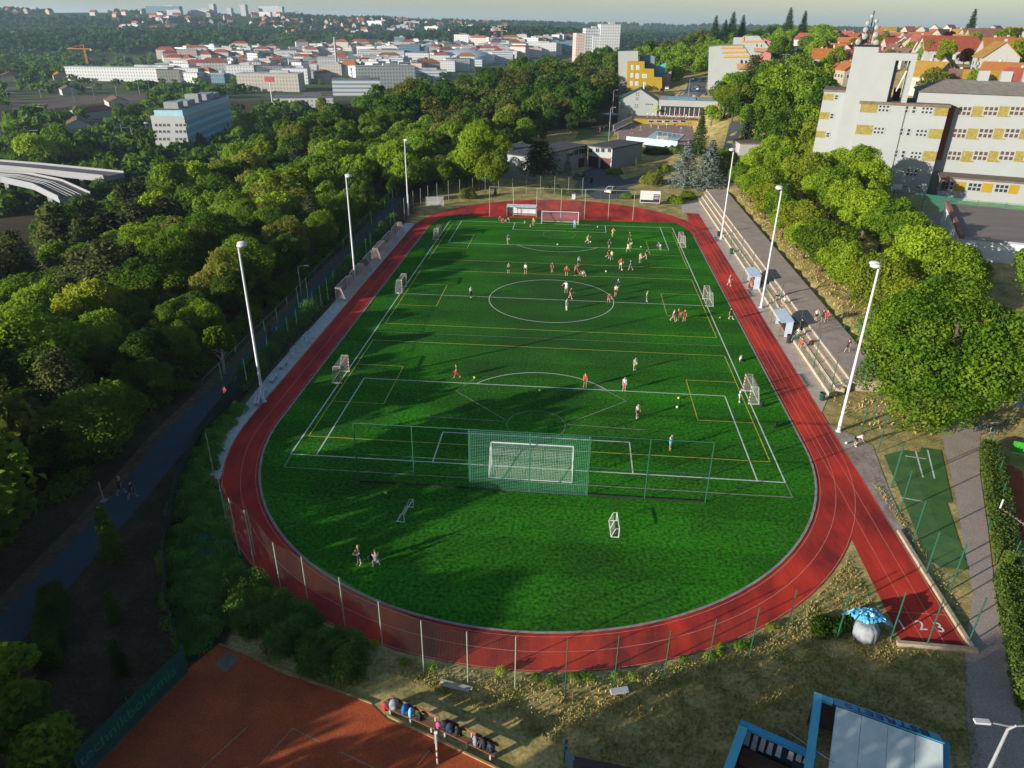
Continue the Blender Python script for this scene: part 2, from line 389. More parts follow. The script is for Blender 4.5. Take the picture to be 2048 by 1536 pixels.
def turfmat():
    m = mat('turf', (0.026, 0.162, 0.006), rough=0.95, scale=0.085, col2=(0.021, 0.088, 0.008), fine=3.6, famp=.62, bump=0.4, spec=0.05); t = m.node_tree; b = t.nodes['Principled BSDF']
    src = b.inputs['Base Color'].links[0].from_socket; ge = node(t, 'ShaderNodeNewGeometry'); sp = node(t, 'ShaderNodeSeparateXYZ'); t.links.new(ge.outputs['Position'], sp.inputs[0])
    # rolls of turf laid across the pitch: every other one a little paler, a thin seam between them
    dv = node(t, 'ShaderNodeMath', operation='DIVIDE'); dv.inputs[1].default_value = 4.1; t.links.new(sp.outputs[1], dv.inputs[0])
    md = node(t, 'ShaderNodeMath', operation='PINGPONG'); md.inputs[1].default_value = 1.0; t.links.new(dv.outputs[0], md.inputs[0])
    st = node(t, 'ShaderNodeMath', operation='GREATER_THAN'); st.inputs[1].default_value = .5; t.links.new(md.outputs[0], st.inputs[0])
    mr = node(t, 'ShaderNodeMapRange'); mr.inputs[3].default_value = .88; mr.inputs[4].default_value = 1.1; t.links.new(st.outputs[0], mr.inputs[0])
    mx = node(t, 'ShaderNodeMix', data_type='RGBA', blend_type='MULTIPLY'); mx.inputs[0].default_value = 1; t.links.new(src, mx.inputs[6]); t.links.new(mr.outputs[0], mx.inputs[7])
    # worn, infill-dark places in front of the goals and down the middle
    vm = node(t, 'ShaderNodeVectorMath', operation='MULTIPLY'); vm.inputs[1].default_value = (.055, .030, 0); t.links.new(ge.outputs['Position'], vm.inputs[0]); ln = node(t, 'ShaderNodeVectorMath', operation='LENGTH'); t.links.new(vm.outputs[0], ln.inputs[0])
    no = node(t, 'ShaderNodeTexNoise'); no.inputs['Scale'].default_value = .22; no.inputs['Detail'].default_value = 7; t.links.new(ge.outputs['Position'], no.inputs['Vector'])
    ad = node(t, 'ShaderNodeMath', operation='ADD'); t.links.new(ln.outputs[1], ad.inputs[0]); t.links.new(no.outputs[0], ad.inputs[1])
    r = node(t, 'ShaderNodeMapRange'); r.inputs[1].default_value = .75; r.inputs[2].default_value = 1.7; r.inputs[3].default_value = .62; r.inputs[4].default_value = 0; t.links.new(ad.outputs[0], r.inputs[0])
    m2 = node(t, 'ShaderNodeMix', data_type='RGBA'); m2.inputs[7].default_value = (.026, .060, .018, 1); t.links.new(r.outputs[0], m2.inputs[0]); t.links.new(mx.outputs[2], m2.inputs[6]); t.links.new(m2.outputs[2], b.inputs['Base Color']); return m
M_turf = turfmat()
sheet('turf', arc(0, Yn, R0, 180, 360)+arc(0, Yf, R0, 0, a_cut, 16)+arc(0, Yf, R0, 180-a_cut, 180, 16), M_turf, 0.0)
def ringsheet(mb, r0, r1, z, parts='nlfr'):
    if 'n' in parts:
        a, b = arc(0, Yn, r0, 180, 360), arc(0, Yn, r1, 180, 360)
        for i in range(len(a)-1): mb.quad((*a[i], z), (*b[i], z), (*b[i+1], z), (*a[i+1], z))
    if 'f' in parts:
        a, b = arc(0, Yf, r0, 0, 180), arc(0, Yf, r1, 0, 180)
        for i in range(len(a)-1): mb.quad((*a[i], z), (*b[i], z), (*b[i+1], z), (*a[i+1], z))
    for c, s in (('l', -1), ('r', 1)):
        if c in parts:
            x0, x1 = sorted((s*r0, s*r1)); mb.quad((x0, Yn, z), (x1, Yn, z), (x1, Yf, z), (x0, Yf, z))
mb = MB(); ringsheet(mb, R0, 29.2, 0.004); mb.face([(x, y, 0.004) for x, y in arc(0, Yf, R0-.001, a_cut, 180-a_cut, 30)])
mb.quad((25.7, -63.4, .008), (29.75, -63.4, .008), (29.75, Yf, .008), (25.7+.35, Yf, .008)) if False else None
mb.face([(25.6, -63.4, .009), (29.7, -63.4, .009), (29.7, 58.4, .009), (27.0, 58.4, .009), (26.1, 40, .009), (26.1, -42, .009)])
struct(mb, 'running_track', M_track)
mb = MB(); ringsheet(mb, 25.86, 26.06, 0.05, 'nlr'); struct(mb, 'track_kerb', mat('kerb_pale', (0.34, 0.30, 0.27), amt=.2, scale=1.5))
mb = MB()
for r in (26.28, 27.55, 29.08): ringsheet(mb, r, r+.055, 0.0135)
for x in (27.05, 28.38, 29.6): mb.quad((x, -63.3, .018), (x+.055, -63.3, .018), (x+.055, 58.3, .018), (x, 58.3, .018))
mb.quad((25.65, -60.75, .022), (29.65, -60.75, .022), (29.65, -60.68, .022), (25.65, -60.68, .022))
struct(mb, 'track_lines', mat('track_line', (0.62, 0.20, 0.15), amt=.15, scale=2))
def text(name, s, size, m, parent=None, loc=(0, 0, 0), rot=(0, 0, 0), ext=0.004, align='CENTER', sx_=1.0, mw=None):
    cu = bpy.data.curves.new(name, 'FONT'); cu.body = s; cu.size = size; cu.extrude = ext; cu.align_x = align; cu.align_y = 'CENTER'
    cu.materials.append(m); o = bpy.data.objects.new(name, cu); COL.objects.link(o); o.location = loc; o.rotation_euler = rot; o.scale = (sx_, 1, 1)
    if parent:
        o.parent = parent
        if parent.get('_w'): o.matrix_parent_inverse = Matrix.Translation(-Vector(parent.location))
    if mw is not None: o.matrix_basis = mw
    me = bpy.data.meshes.new_from_object(o.evaluated_get(bpy.context.evaluated_depsgraph_get())); q = bpy.data.objects.new(name, me); COL.objects.link(q); q.parent = o.parent; q.matrix_parent_inverse = o.matrix_parent_inverse; q.matrix_basis = o.matrix_basis.copy(); bpy.data.objects.remove(o); q.name = name
    return q
for s, (u, v) in (('1', (1803, 1250)), ('2', (1842, 1252)), ('3', (1879, 1256))):
    x, y = G(u, v); o = text('lane_number', s, 1.25, M_white, None, (x, y, 0.024), (0, 0, math.radians(4)), ext=.002); tag(o, kind='structure')
# ---- markings
def seg(mb, a, b, wd, z):
    a = np.array(a); b = np.array(b); d = b-a; d = d/np.hypot(*d); n = np.array((-d[1], d[0]))*wd/2
    mb.quad((*(a-n), z), (*(b-n), z), (*(b+n), z), (*(a+n), z))
def poly(mb, pts, wd, z, close=False):
    pts = pts+[pts[0]] if close else pts
    for a, b in zip(pts[:-1], pts[1:]): seg(mb, a, b, wd, z)
W2, L2 = 22.59, 45.26
mb = MB(); z = 0.006
poly(mb, [(-W2, -L2), (W2, -L2), (W2, L2), (-W2, L2)], .13, z, True); seg(mb, (-W2, 0), (W2, 0), .1, z+.001); poly(mb, arc(0, 0, 9.15, 0, 360, 72), .1, z+.002)
for s in (-1, 1):
    for hw, dp in ((20.16, 16.5), (9.16, 5.5)): poly(mb, [(-hw, s*L2), (-hw, s*(L2-dp)), (hw, s*(L2-dp)), (hw, s*L2)], .12, z+.001)
    y0 = s*(L2-11); a = math.degrees(math.asin(5.5/9.15)); aa = arc(0, y0, 9.15, -90*s+90*0-(53), -90*s+53, 30); poly(mb, aa, .1, z+.002)
struct(mb, 'pitch_lines', M_white)
mb = MB()
px = lambda *L: [G(u, v) for u, v in L]
poly(mb, px((568, 934), (1585, 995)), .12, z); poly(mb, px((568, 934), (583, 908)), .1, z); poly(mb, px((1572, 967), (1585, 995)), .1, z)
poly(mb, px((950, 757), (912, 782), (1012, 840)), .1, z+.003); poly(mb, px((1133, 848), (1253, 802), (1190, 770)), .1, z+.003)
poly(mb, px((858, 833), (1010, 843)), .1, z+.003); poly(mb, px((1135, 849), (1290, 860)), .1, z+.003); poly(mb, px((858, 830), (857, 837)), .1, z+.003)
cx_, cy_ = G(1072, 850); poly(mb, arc(cx_, cy_, 2.95, 0, 360, 40), .08, z+.004)
cx_, cy_ = G(1118, 469); poly(mb, arc(cx_, cy_, 3.1, 0, 360, 40), .09, z+.004)
for a_, b_ in (((905, 543), (1384, 551)), ((757, 663), (1446, 692))): poly(mb, px(a_, b_), .07, z+.003)
struct(mb, 'faded_pitch_lines', M_pale)
mb = MB(); z = 0.011
for q in ([(903, 450), (1344, 463), (1374, 536), (856, 519)], [(841, 540), (1384, 559), (1432, 675), (771, 647)], [(747, 680), (1449, 712), (1541, 925), (617, 871)]):
    P = px(*q); ys = [(P[0][1]+P[1][1])/2, (P[2][1]+P[3][1])/2]; xs = [(P[0][0]+P[3][0])/2, (P[1][0]+P[2][0])/2]
    poly(mb, [(xs[0], ys[0]), (xs[1], ys[0]), (xs[1], ys[1]), (xs[0], ys[1])], .1, z, True)
    yc = sum(ys)/2; hh = 4.7
    for s, x in ((1, xs[0]), (-1, xs[1])): poly(mb, [(x, yc+hh), (x+s*5.6, yc+hh), (x+s*5.6, yc-hh), (x, yc-hh)], .09, z+.002)
struct(mb, 'yellow_pitch_lines', M_yellow)
# ---- aprons, path, terraces
ribbon('concrete_strip', [(-31.2, 42), (-31.2, -30), (-30.5, -42), (-28.7, -50)], [(-29.25, 42), (-29.25, -36), (-29.1, -42), (-27.25, -50)], mat('concrete_strip_grey', (0.52, 0.52, 0.51), amt=.1, scale=1.2, fine=5), 0.003)
sheet('concrete_apron', [(29.72, -31.5), (31.6, -27.5), (31.6, 74), (27, 66.5), (26.2, 59), (29.72, 58.6)], M_conc, 0.004)
sheet('worn_paving', px((1640, 840), (1690, 862), (1745, 890), (1780, 985), (1838, 1105), (1868, 1180), (1838, 1150), (1765, 1035), (1700, 920)), mat('worn_slabs', (0.36, 0.30, 0.26), scale=.9, col2=(0.20, 0.15, 0.12), stretch=(1, .4, 1), fine=4), 0.003)
pl = [(-31.2, -95), (-31.5, -75), (-32.0, -56), (-32.7, -44), (-33.4, -28), (-34.0, -8), (-34.8, 8), (-35.8, 28), (-36.6, 50), (-36, 75)]
pr = [(-34.2, -95), (-34.4, -75), (-34.8, -56), (-36.0, -44), (-36.0, -28), (-36.4, -8), (-36.7, 8), (-37.1, 28), (-38.4, 50), (-38, 75)]
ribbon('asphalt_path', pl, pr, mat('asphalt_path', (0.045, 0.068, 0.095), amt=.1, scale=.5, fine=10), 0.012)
ribbon('path_verge', [(a-.0, b) for a, b in pr], [(a-1.3, b) for a, b in pr], mat('leaf_litter', (0.13, 0.085, 0.05), scale=1.5, col2=(0.05, .04, .02), fine=5), 0.02)
mb = MB()
TR = [31.6, 32.5, 33.4, 34.2, 38.6]; TZ = [0.36, 0.70, 1.02, 1.30]
for k in range(4):
    x0, x1, zt, y0, y1 = TR[k], TR[k+1], TZ[k], -27.5+k*.6, 74+k*1.5
    if k < 3: mb.hexa([(x0, y0, -.1), (x1, y0, -.1), (x1, y1, -.1), (x0, y1, -.1), (x0, y0, zt), (x1, y0, zt), (x1, y1, zt), (x0, y1, zt)])
struct(mb, 'terrace_steps', M_conc2)
mb = MB()
for k in range(4):
    x0, zt = TR[k], TZ[k]; mb.box(x0+.11, 23.3+k*.4, zt-.10, .26, 101.5, .115)
struct(mb, 'terrace_edges', mat('pale_edge', (0.50, 0.43, 0.33), amt=.12, scale=2))
mb = MB(); mb.hexa([(34.2, -25.8, -.1), (38.4, -25.8, -.1), (38.8, 79, -.1), (34.2, 79, -.1), (34.2, -25.8, 1.3), (38.4, -25.8, 1.3), (38.8, 79, 1.3), (34.2, 79, 1.3)])
struct(mb, 'promenade', M_asph2)
rw_l = px((1850, 850), (1905, 920), (1895, 900), (1925, 1010), (1940, 1140), (1935, 1300), (1945, 1536)); rw_r = px((2030, 800), (1960, 870), (1962, 900), (1968, 1000), (1985, 1180), (2010, 1300), (2048, 1536))
sheet('walkway', px((1880, 840), (2048, 790), (2120, 800), (2080, 850), (1960, 868), (1960, 950), (1976, 1060), (1990, 1180), (2012, 1300), (2042, 1430), (2060, 1560), (1945, 1560), (1930, 1400), (1930, 1300), (1946, 1190), (1930, 1100), (1905, 960), (1890, 900)), mat('walkway_paving', (0.36, 0.285, 0.245), amt=.08, scale=.7, fine=7), 0.006)
sheet('artificial_turf_patch', px((1808, 900), (1840, 905), (1842, 895), (1882, 900), (1905, 1005), (1893, 1005), (1928, 1110), (1940, 1140), (1880, 1135), (1850, 1110), (1800, 985), (1768, 910)), mat('turf_patch', (0.07, 0.15, 0.025), scale=.7, col2=(0.035, 0.10, 0.03), fine=10), 0.010)
mb = MB()
for a_, b_ in (((1831, 902), (1846, 955)), ((1855, 900), (1869, 957)), ((1810, 912), (1852, 918)), ((1800, 995), (1845, 1003))): poly(mb, px(a_, b_), .13, .016)
struct(mb, 'painted_lines', M_white)
# clay court lower left, clay court right
M_clay = mat('clay', (0.43, 0.085, 0.024), scale=.5, col2=(0.29, 0.055, 0.018), fine=8)
sheet('clay_court', px((440, 1285), (560, 1345), (742, 1408), (775, 1440), (1010, 1536), (1060, 1600), (100, 1620), (170, 1536), (385, 1330)), M_clay, 0.004)
mb = MB()
for a_, b_ in (((585, 1457), (640, 1484)), ((585, 1457), (520, 1530)), ((682, 1504), (760, 1542)), ((487, 1536), (500, 1536))): poly(mb, px(a_, b_), .05, .010)
poly(mb, px((400, 1540), (497, 1452)), .05, .010)
struct(mb, 'court_lines', M_pale)
sheet('clay_court_edge', px((1975, 930), (2048, 930), (2048, 1080), (2010, 1010)), M_clay, 0.004)
# ---------------------------------------------------------------- floodlights
def floodlight(x, y, hh, az, label):
    t = thing('floodlight_mast', label, 'floodlight', (x, y, 0), az, 'floodlight masts round the pitch')
    mb = MB(); mb.lathe([(.34, 0), (.34, .06), (.19, .08), (.17, 1.2), (.15, 1.25), (.10, hh)], n=12); mb.build('pole', M_wsteel, t, smooth=True)
    mb = MB(); mb.bar((-.55, 0, hh), (.55, 0, hh), .1); mb.build('crossarm', M_wsteel, t)
    for s in (-1, 1):
        mb = MB(); mb.ball((s*.42, .35, hh+.12), .5, 12, 7, (.75, 1.0, .42)); l = mb.build('lamp_head', M_wsteel, t, smooth=True)
        mb = MB(); mb.ball((s*.42, .38, hh+.02), .38, 10, 5, (.75, 1.0, .40)); mb.build('lamp_glass', glass('lamp_glass', (.2, .22, .24)), l, smooth=True)
for (u, v), hh, az, lb in (((527, 803), 16.9, -1.2, 'white floodlight mast by the shaded grey paving, nearest to the camera'), ((711, 565), 16.1, -1.2, 'white floodlight mast rising behind the stored goals'), ((817, 430), 15.0, -1.2, 'white floodlight mast at the far bend below the wood'),
                           ((1677, 862), 17.1, 1.3, 'white floodlight mast at the foot of the terrace, in front of the big maple'), ((1522, 615), 16.9, 1.3, 'white floodlight mast between the two roofed dugouts'), ((1442, 478), 16.3, 1.3, 'white floodlight mast at the far end of the terrace steps')):
    floodlight(*G(u, v), hh, az, lb)
# ---------------------------------------------------------------- fences
M_chain = netmat('chain_link', (0.05, 0.10, 0.07), .09, .003)
M_chain2 = netmat('chain_link_grey', (0.16, 0.13, 0.11), .09, .005)
def fence(name, label, pts, hh, r=.035, mp=M_green, mm=M_chain, rails=(), ztop=None, group=None, mesh=True, step=None):
    if step:
        p = np.array(pts, float); L = np.concatenate([[0], np.cumsum(np.hypot(*np.diff(p, axis=0).T))]); q = np.linspace(0, L[-1], max(2, int(round(L[-1]/step))+1))
        pts = list(zip(np.interp(q, L, p[:, 0]), np.interp(q, L, p[:, 1])))
    t = thing(name, label, 'fence', (pts[0][0], pts[0][1], h(*pts[0])), 0, group, world=True)
    zs = [h(*p) for p in pts]
    for (x, y), z0 in zip(pts, zs):
        mb = MB(); mb.tube([(x, y, z0-.1), (x, y, z0+hh)], r, 6); mb.build('post', mp, t)
    if mesh:
        mb = MB(); L = 0
        for (a, za), (b, zb) in zip(zip(pts[:-1], zs[:-1]), zip(pts[1:], zs[1:])):
            w_ = math.dist(a, b)
            mb.face([(*a, za+.03), (*b, zb+.03), (*b, zb+hh-.04), (*a, za+hh-.04)], [(L, 0), (L+w_, 0), (L+w_, hh), (L, hh)]); L += w_
        mb.build('wire_mesh', mm, t)
    for rz_ in rails:
        mb = MB()
        for (a, za), (b, zb) in zip(zip(pts[:-1], zs[:-1]), zip(pts[1:], zs[1:])): mb.tube([(*a, za+rz_), (*b, zb+rz_)], .022, 5)
        mb.build('rail', mp, t)
    return t
front = [(510, 1110), (562, 1180), (617, 1210), (690, 1253), (766, 1303), (848, 1343), (936, 1366), (1030, 1376), (1130, 1380), (1228, 1373), (1327, 1363), (1415, 1338), (1498, 1315), (1570, 1278)]
fence('wire_fence', 'tall wire fence with slim green posts round the near bend of the track', px(*front), 4.25, .04, M_palep)
for c_ in [c for c in bpy.data.objects if c.name.startswith('post') and c.parent and c.parent.name == 'wire_fence'][8:]: c_.data.materials[0] = M_green
fence('wire_fence', 'green post wire fence behind the rubble bag and the numbered lanes', px((1673, 1280), (1782, 1276), (1853, 1292), (1936, 1288)), 4.0, .05, mesh=False)
fence('wire_fence', 'brownish wire fence with pale posts beside the shaded end of the track', px((432, 968), (455, 1050), (480, 1110), (510, 1135)), 5.2, .045, M_palep, M_chain2)
fence('wire_fence', 'long green post fence between the paved strip and the sunlit shrubs', [(-31.4, -34), (-31.3, -10), (-31.6, 15), (-32, 42)], 4.2, .04, M_green, M_chain, step=3.0)
fence('wire_fence', 'taller green post fence along the asphalt path behind the shrubs', [(-33.0, -40), (-33.3, -20), (-34.2, 4), (-35.2, 28), (-36, 52)], 4.6, .04, M_green, M_chain, rails=(4.55,), step=4.0)
fence('wire_fence', 'grey post fence round the far bend below the trees', [(-32, 45), (-31.5, 52), (-29, 60), (-24, 66), (-17, 71), (-9, 73.2), (-2, 73.5), (4.5, 72.5)], 4.4, .04, M_palep, M_chain, step=3.4)
fence('wire_fence', 'low mesh fence with a gate across the end of the access road', px((1162, 398), (1200, 400), (1232, 402), (1262, 403)), 2.6, .04, M_green, M_chain, rails=(2.55, .1))
# screen of dark cloth on the path side
def screenfence(name, label, pts, hh, m, extra=None):
    t = thing(name, label, 'fence', (*pts[0], 0), 0, None, world=True)
    mb = MB(); L = 0
    for a, b in zip(pts[:-1], pts[1:]):
        w_ = math.dist(a, b); mb.face([(*a, .05), (*b, .05), (*b, hh), (*a, hh)], [(L, 0), (L+w_, 0), (L+w_, hh), (L, hh)]); L += w_
    o = mb.build('cloth_screen', m, t); so_ = o.modifiers.new('thickness', 'SOLIDIFY'); so_.thickness = .012
    for p in pts: mb = MB(); mb.tube([(*p, 0), (*p, hh+.25)], .04, 6); mb.build('post', M_green, t)
    return t
M_screen = mat('dark_screen', (0.012, 0.025, 0.02), rough=.9)
screenfence('screen_fence', 'dark cloth screen fence along the asphalt path in the shade', px((374, 1330), (338, 1230), (335, 1100), (358, 985), (398, 893), (478, 788), (520, 735)), 1.9, M_screen)
A_, B_ = G(376, 1345), G(165, 1560)
wt = screenfence('windscreen_fence', 'dark green court windscreen lettered with a name along the clay', [G(376, 1345), G(270, 1452), G(165, 1560)], 2.1, mat('windscreen_green', (0.012, 0.075, 0.062), rough=.7, amt=.15))
dA = np.array(B_)-np.array(A_); ln = math.hypot(*dA); dA /= ln
nrm = np.array((-dA[1], dA[0])); nrm = nrm if nrm@(np.array((CX, CY))-np.array(A_)) > 0 else -nrm
mid = np.array(A_)+dA*ln*.54+nrm*.03
# letters run from the far end to the near end, as read from behind the cloth
ex = Vector((-dA[0], -dA[1], 0)); ez = Vector((0, 0, 1)); en = ex.cross(ez)
mw = Matrix(((ex[0], ez[0], en[0], mid[0]), (ex[1], ez[1], en[1], mid[1]), (ex[2], ez[2], en[2], 1.15), (0, 0, 0, 1)))
text('lettering', 'technikbohemia', 1.05, mat('sign_teal', (0.035, 0.16, 0.15), amt=.05), wt, mw=mw, ext=.002, sx_=1.0)
# ball-stop fence in front (behind the near goal) and at the far end
def ballstop(name, label, xs, y, hh, mp, net, mids=True):
    t = thing(name, label, 'fence', (xs[0], y, 0), 0, 'ball-stop fences behind the goals', world=True)
    for x in xs: mb = MB(); mb.tube([(x, y, 0), (x, y, hh)], .055, 7); mb.build('post', mp, t)
    mb = MB(); mb.tube([(xs[0], y, hh), (xs[-1], y, hh)], .04, 6); mb.build('top_rail', mp, t)
    if mids:
        for a, b in ((0, 2), (4, 6)): mb = MB(); mb.tube([(xs[a], y, 2.9), (xs[b], y, 2.9)], .03, 6); mb.build('middle_rail', mp, t)
        mb = MB(); mb.box((xs[0]+xs[-1])/2, y, 0.02, xs[-1]-xs[0], .04, .16); mb.build('kickboard', mat('black_rubber', (.02, .02, .02)), t)
    mb = MB(); mb.quad((xs[2]-.1, y-.07, .1), (xs[4]+.1, y-.07, .1), (xs[4]+.1, y-.07, hh-.05), (xs[2]-.1, y-.07, hh-.05)); mb.build('net', net, t)
ballstop('ball_stop_fence', 'tall green ball-stop fence with netted middle bays behind the near goal', [-15, -10, -5.1, 0, 4.95, 9.9, 15], -49.1, 5.95, M_green, netmat('green_net', (0.09, 0.30, 0.20), .15, .013))
ballstop('ball_stop_fence', 'slim ball-stop fence with netting behind the far goal', [-15, -10, -5.1, 0, 4.95, 9.9, 15], 50.6, 6.0, M_palep, netmat('thin_net', (0.30, 0.28, 0.25), .14, .004), mids=False)
# ---------------------------------------------------------------- goals
M_netw = netmat('white_net', (0.5, 0.5, 0.48), .14, .011)
def goal(name, label, loc, rz, W, Hh, D, Dt, m, net, group, stripes=False, r=.06, cat='goal'):
    """mouth looks along local -y; net hangs towards +y"""
    t = thing(name, label, cat, loc, rz, group)
    def post(a, b, nm):
        mb = MB()
        if not stripes: mb.tube([a, b], r, 8); return mb.build(nm, m, t)
        a, b = np.array(a), np.array(b); n = max(3, int(np.linalg.norm(b-a)/.2)|1); o = None
        for col, k0 in ((m, 0), (M_red, 1)):
            mb = MB()
            for k in range(k0, n, 2): mb.bar(a+(b-a)*k/n, a+(b-a)*(k+1)/n, r*2)
            if o is None: o = mb.build(nm, col, t)
            else: mb.build('stripes', col, o)
    post((-W/2, 0, 0), (-W/2, 0, Hh), 'post'); post((W/2, 0, 0), (W/2, 0, Hh), 'post'); post((-W/2, 0, Hh), (W/2, 0, Hh), 'crossbar')
    mb = MB(); mb.tube([(-W/2, 0, .03), (-W/2, D, .03), (W/2, D, .03), (W/2, 0, .03)], r*.7, 6); mb.build('ground_frame', M_wsteel if stripes else m, t)
    mb = MB()
    for s in (-1, 1): mb.tube([(s*W/2, 0, Hh), (s*W/2, Dt, Hh), (s*W/2, D, .03)], r*.5, 5)
    mb.build('net_stay', M_wsteel if stripes else m, t)
    mb = MB(); x = W/2-.01
    mb.quad((-x, 0, Hh), (x, 0, Hh), (x, Dt, Hh-.05), (-x, Dt, Hh-.05)); mb.quad((-x, D, .05), (x, D, .05), (x, Dt, Hh-.05), (-x, Dt, Hh-.05))
    for s in (-1, 1):
        P = [(s*x, 0, .05), (s*x, D, .05), (s*x, Dt, Hh-.05), (s*x, 0, Hh)]; mb.face(P, [(p[1], p[2]) for p in P])
    mb.build('net', net, t); return t
M_red = mat('red_paint', (0.5, 0.03, 0.03), rough=.5)
goal('football_goal', 'full-size white football goal in front of the netted ball-stop fence', (0, -L2, 0), PI, 7.4, 2.5, 2.0, .9, M_wsteel, M_netw, 'full-size goals', r=.07)
goal('football_goal', 'full-size white football goal with coloured net before the red bend', (0, L2, 0), 0, 7.4, 2.5, 1.9, .9, M_wsteel, netmat('coloured_net', (.55, .25, .35), .14, .022), 'full-size goals', r=.07)
hb = 'small striped goals along both touchlines'
for (ax, yv), rz, lb in (((-23.0, None), PI/2, ''),):
    pass
def hgoal(u, v, side, lb):
    x, y = G(u, v); x = -22.3 if side < 0 else 22.4
    goal('handball_goal', lb, (x, y, 0), PI/2 if side < 0 else -PI/2, 3.1, 2.08, 1.1, .75, M_wsteel, M_netw, hb, stripes=True, r=.05)
hgoal(690, 755, -1, 'striped small goal by the shaded paving, nearest of three on its touchline')
hgoal(806, 580, -1, 'striped small goal with a white ball behind it, level with the halfway line')
hgoal(875, 475, -1, 'striped small goal below the far bend, beside a blue-shirted player')
hgoal(1498, 795, 1, 'red and white striped small goal with a white-shirted keeper beside it')
hgoal(1408, 605, 1, 'striped small goal beside the red track, near an orange ball')
hgoal(1360, 490, 1, 'striped small goal at the far corner with a dark bag behind it')
# pairs of mini goals lying back to back on the near grass
def minigoal(label, loc, rz):
    t = thing('mini_goal', label, 'mini goal', loc, rz, 'mini goals on the near grass')
    for s, nm in ((0, 'front_frame'),):
        mb = MB(); mb.tube([(-1.05, 0, 0), (-1.05, 0, .85), (1.05, 0, .85), (1.05, 0, 0)], .045, 7); mb.build('front_frame', M_wsteel, t)
    mb = MB(); mb.tube([(-1.05, 0, .02), (-1.05, .6, .02), (1.05, .6, .02), (1.05, 0, .02)], .04, 7); mb.build('ground_frame', M_wsteel, t)
    mb = MB()
    for s in (-1.05, 0, 1.05): mb.tube([(s, .6, .02), (s, .3, .8), (s, 0, .85)], .025, 5)
    mb.build('brace', M_wsteel, t)
    mb = MB(); mb.quad((-1.05, .6, .04), (1.05, .6, .04), (1.05, .3, .8), (-1.05, .3, .8)); mb.build('net', M_netw, t)
for (u, v), rz, lb in (((818, 1030), 1.42, 'white mini goal with dark net on the near grass behind the two coaches'), ((1235, 1058), 1.62, 'white mini goal standing alone on the bright grass near the bend')):
    minigoal(lb, G3(u, v), rz)
# goals put away on the paved strip
M_old = mat('galvanised', (0.5, 0.52, 0.52), rough=.45)
M_netp = netmat('old_net', (0.42, 0.30, 0.25), .11, .03)
st = 'goals stored along the paved strip'
for y, W, Hh, lb in ((5.0, 5.0, 2.1, 'stored goal beside the mast base, farther bay of its frame'), (-1.8, 5.6, 2.1, 'stored white goal with open near side, nearest of the big ones'), (12.5, 5.2, 2.1, 'stored goal just past the dark cabinet'), (18.6, 5.2, 2.1, 'stored goal with pale net between two others'), (25.2, 5.4, 2.1, 'stored goal under the shrubs, second from the far end'), (31.8, 5.0, 2.1, 'stored goal at the far end of the paving')):
    goal('stored_goal', lb, (-30.9, y, 0), -PI/2, W, Hh, 1.5, .8, M_wsteel, M_netp, st, r=.055)
for i, ((u, v), lb) in enumerate((((590, 712), 'low arched metal frame on the paving, nearest of the row'), ((601, 700), 'low arched metal frame, second from the shrub end'), ((618, 690), 'low arched pale frame leaning on its neighbour'), ((633, 682), 'low arched pale blue frame, farthest of the row'))):
    x, y = G(u, v); t = thing('arched_goal', lb, 'mini goal', (-30.3, y, 0), -PI/2, 'low arched frames on the paving')
    m_ = M_old if i < 2 else mat('pale_blue_steel', (.42, .55, .62), rough=.4)
    mb = MB(); mb.tube([(-.8, 0, 0), (-.8, 0, .85), (-.6, 0, 1.08), (.6, 0, 1.08), (.8, 0, .85), (.8, 0, 0)], .045, 7); mb.build('arch', m_, t)
    mb = MB(); mb.tube([(-.8, 0, .03), (-.8, .9, .03), (.8, .9, .03), (.8, 0, .03)], .04, 6); mb.build('ground_frame', m_, t)
    mb = MB(); mb.tube([(-.6, 0, 1.08), (-.7, .9, .03)], .03, 5); mb.tube([(.6, 0, 1.08), (.7, .9, .03)], .03, 5); mb.build('brace', m_, t)
for i, (u, v) in enumerate(((578, 735), (560, 762), (545, 790), (520, 806))):
    x, y = G(u, v); t = thing('paving_bench', ('white slatted bench at the edge of the paving, level with the arched frames', 'white slatted bench on the grey paving just before the mast', 'white slatted bench right beside the nearest mast', 'white slatted bench past the nearest mast, by the shrubs')[i], 'bench', (-30.3+.2*i, y, 0), .1*i, 'white benches on the paved strip')
    mb = MB(); mb.box(-.16, 0, .42, .22, 1.9, .05); mb.box(.16, 0, .42, .22, 1.9, .05); mb.build('seat', M_wsteel, t)
    for s in (-.7, .7): mb = MB(); mb.box(0, s, 0, .4, .06, .42); mb.build('leg', M_grey, t)
x, y = G(672, 585); t = thing('cabinet', 'dark wooden cabinet on thin legs beside the paving mast', 'cabinet', (-30.9, 8.6, 0))
mb = MB(); mb.box(0, 0, .9, .7, 1.1, 1.2); mb.build('body', mat('brown_board', (.11, .07, .035)), t)
for a in (-.3, .3):
    for b in (-.5, .5): mb = MB(); mb.box(a, b, 0, .06, .06, .9); mb.build('leg', M_dark, t)
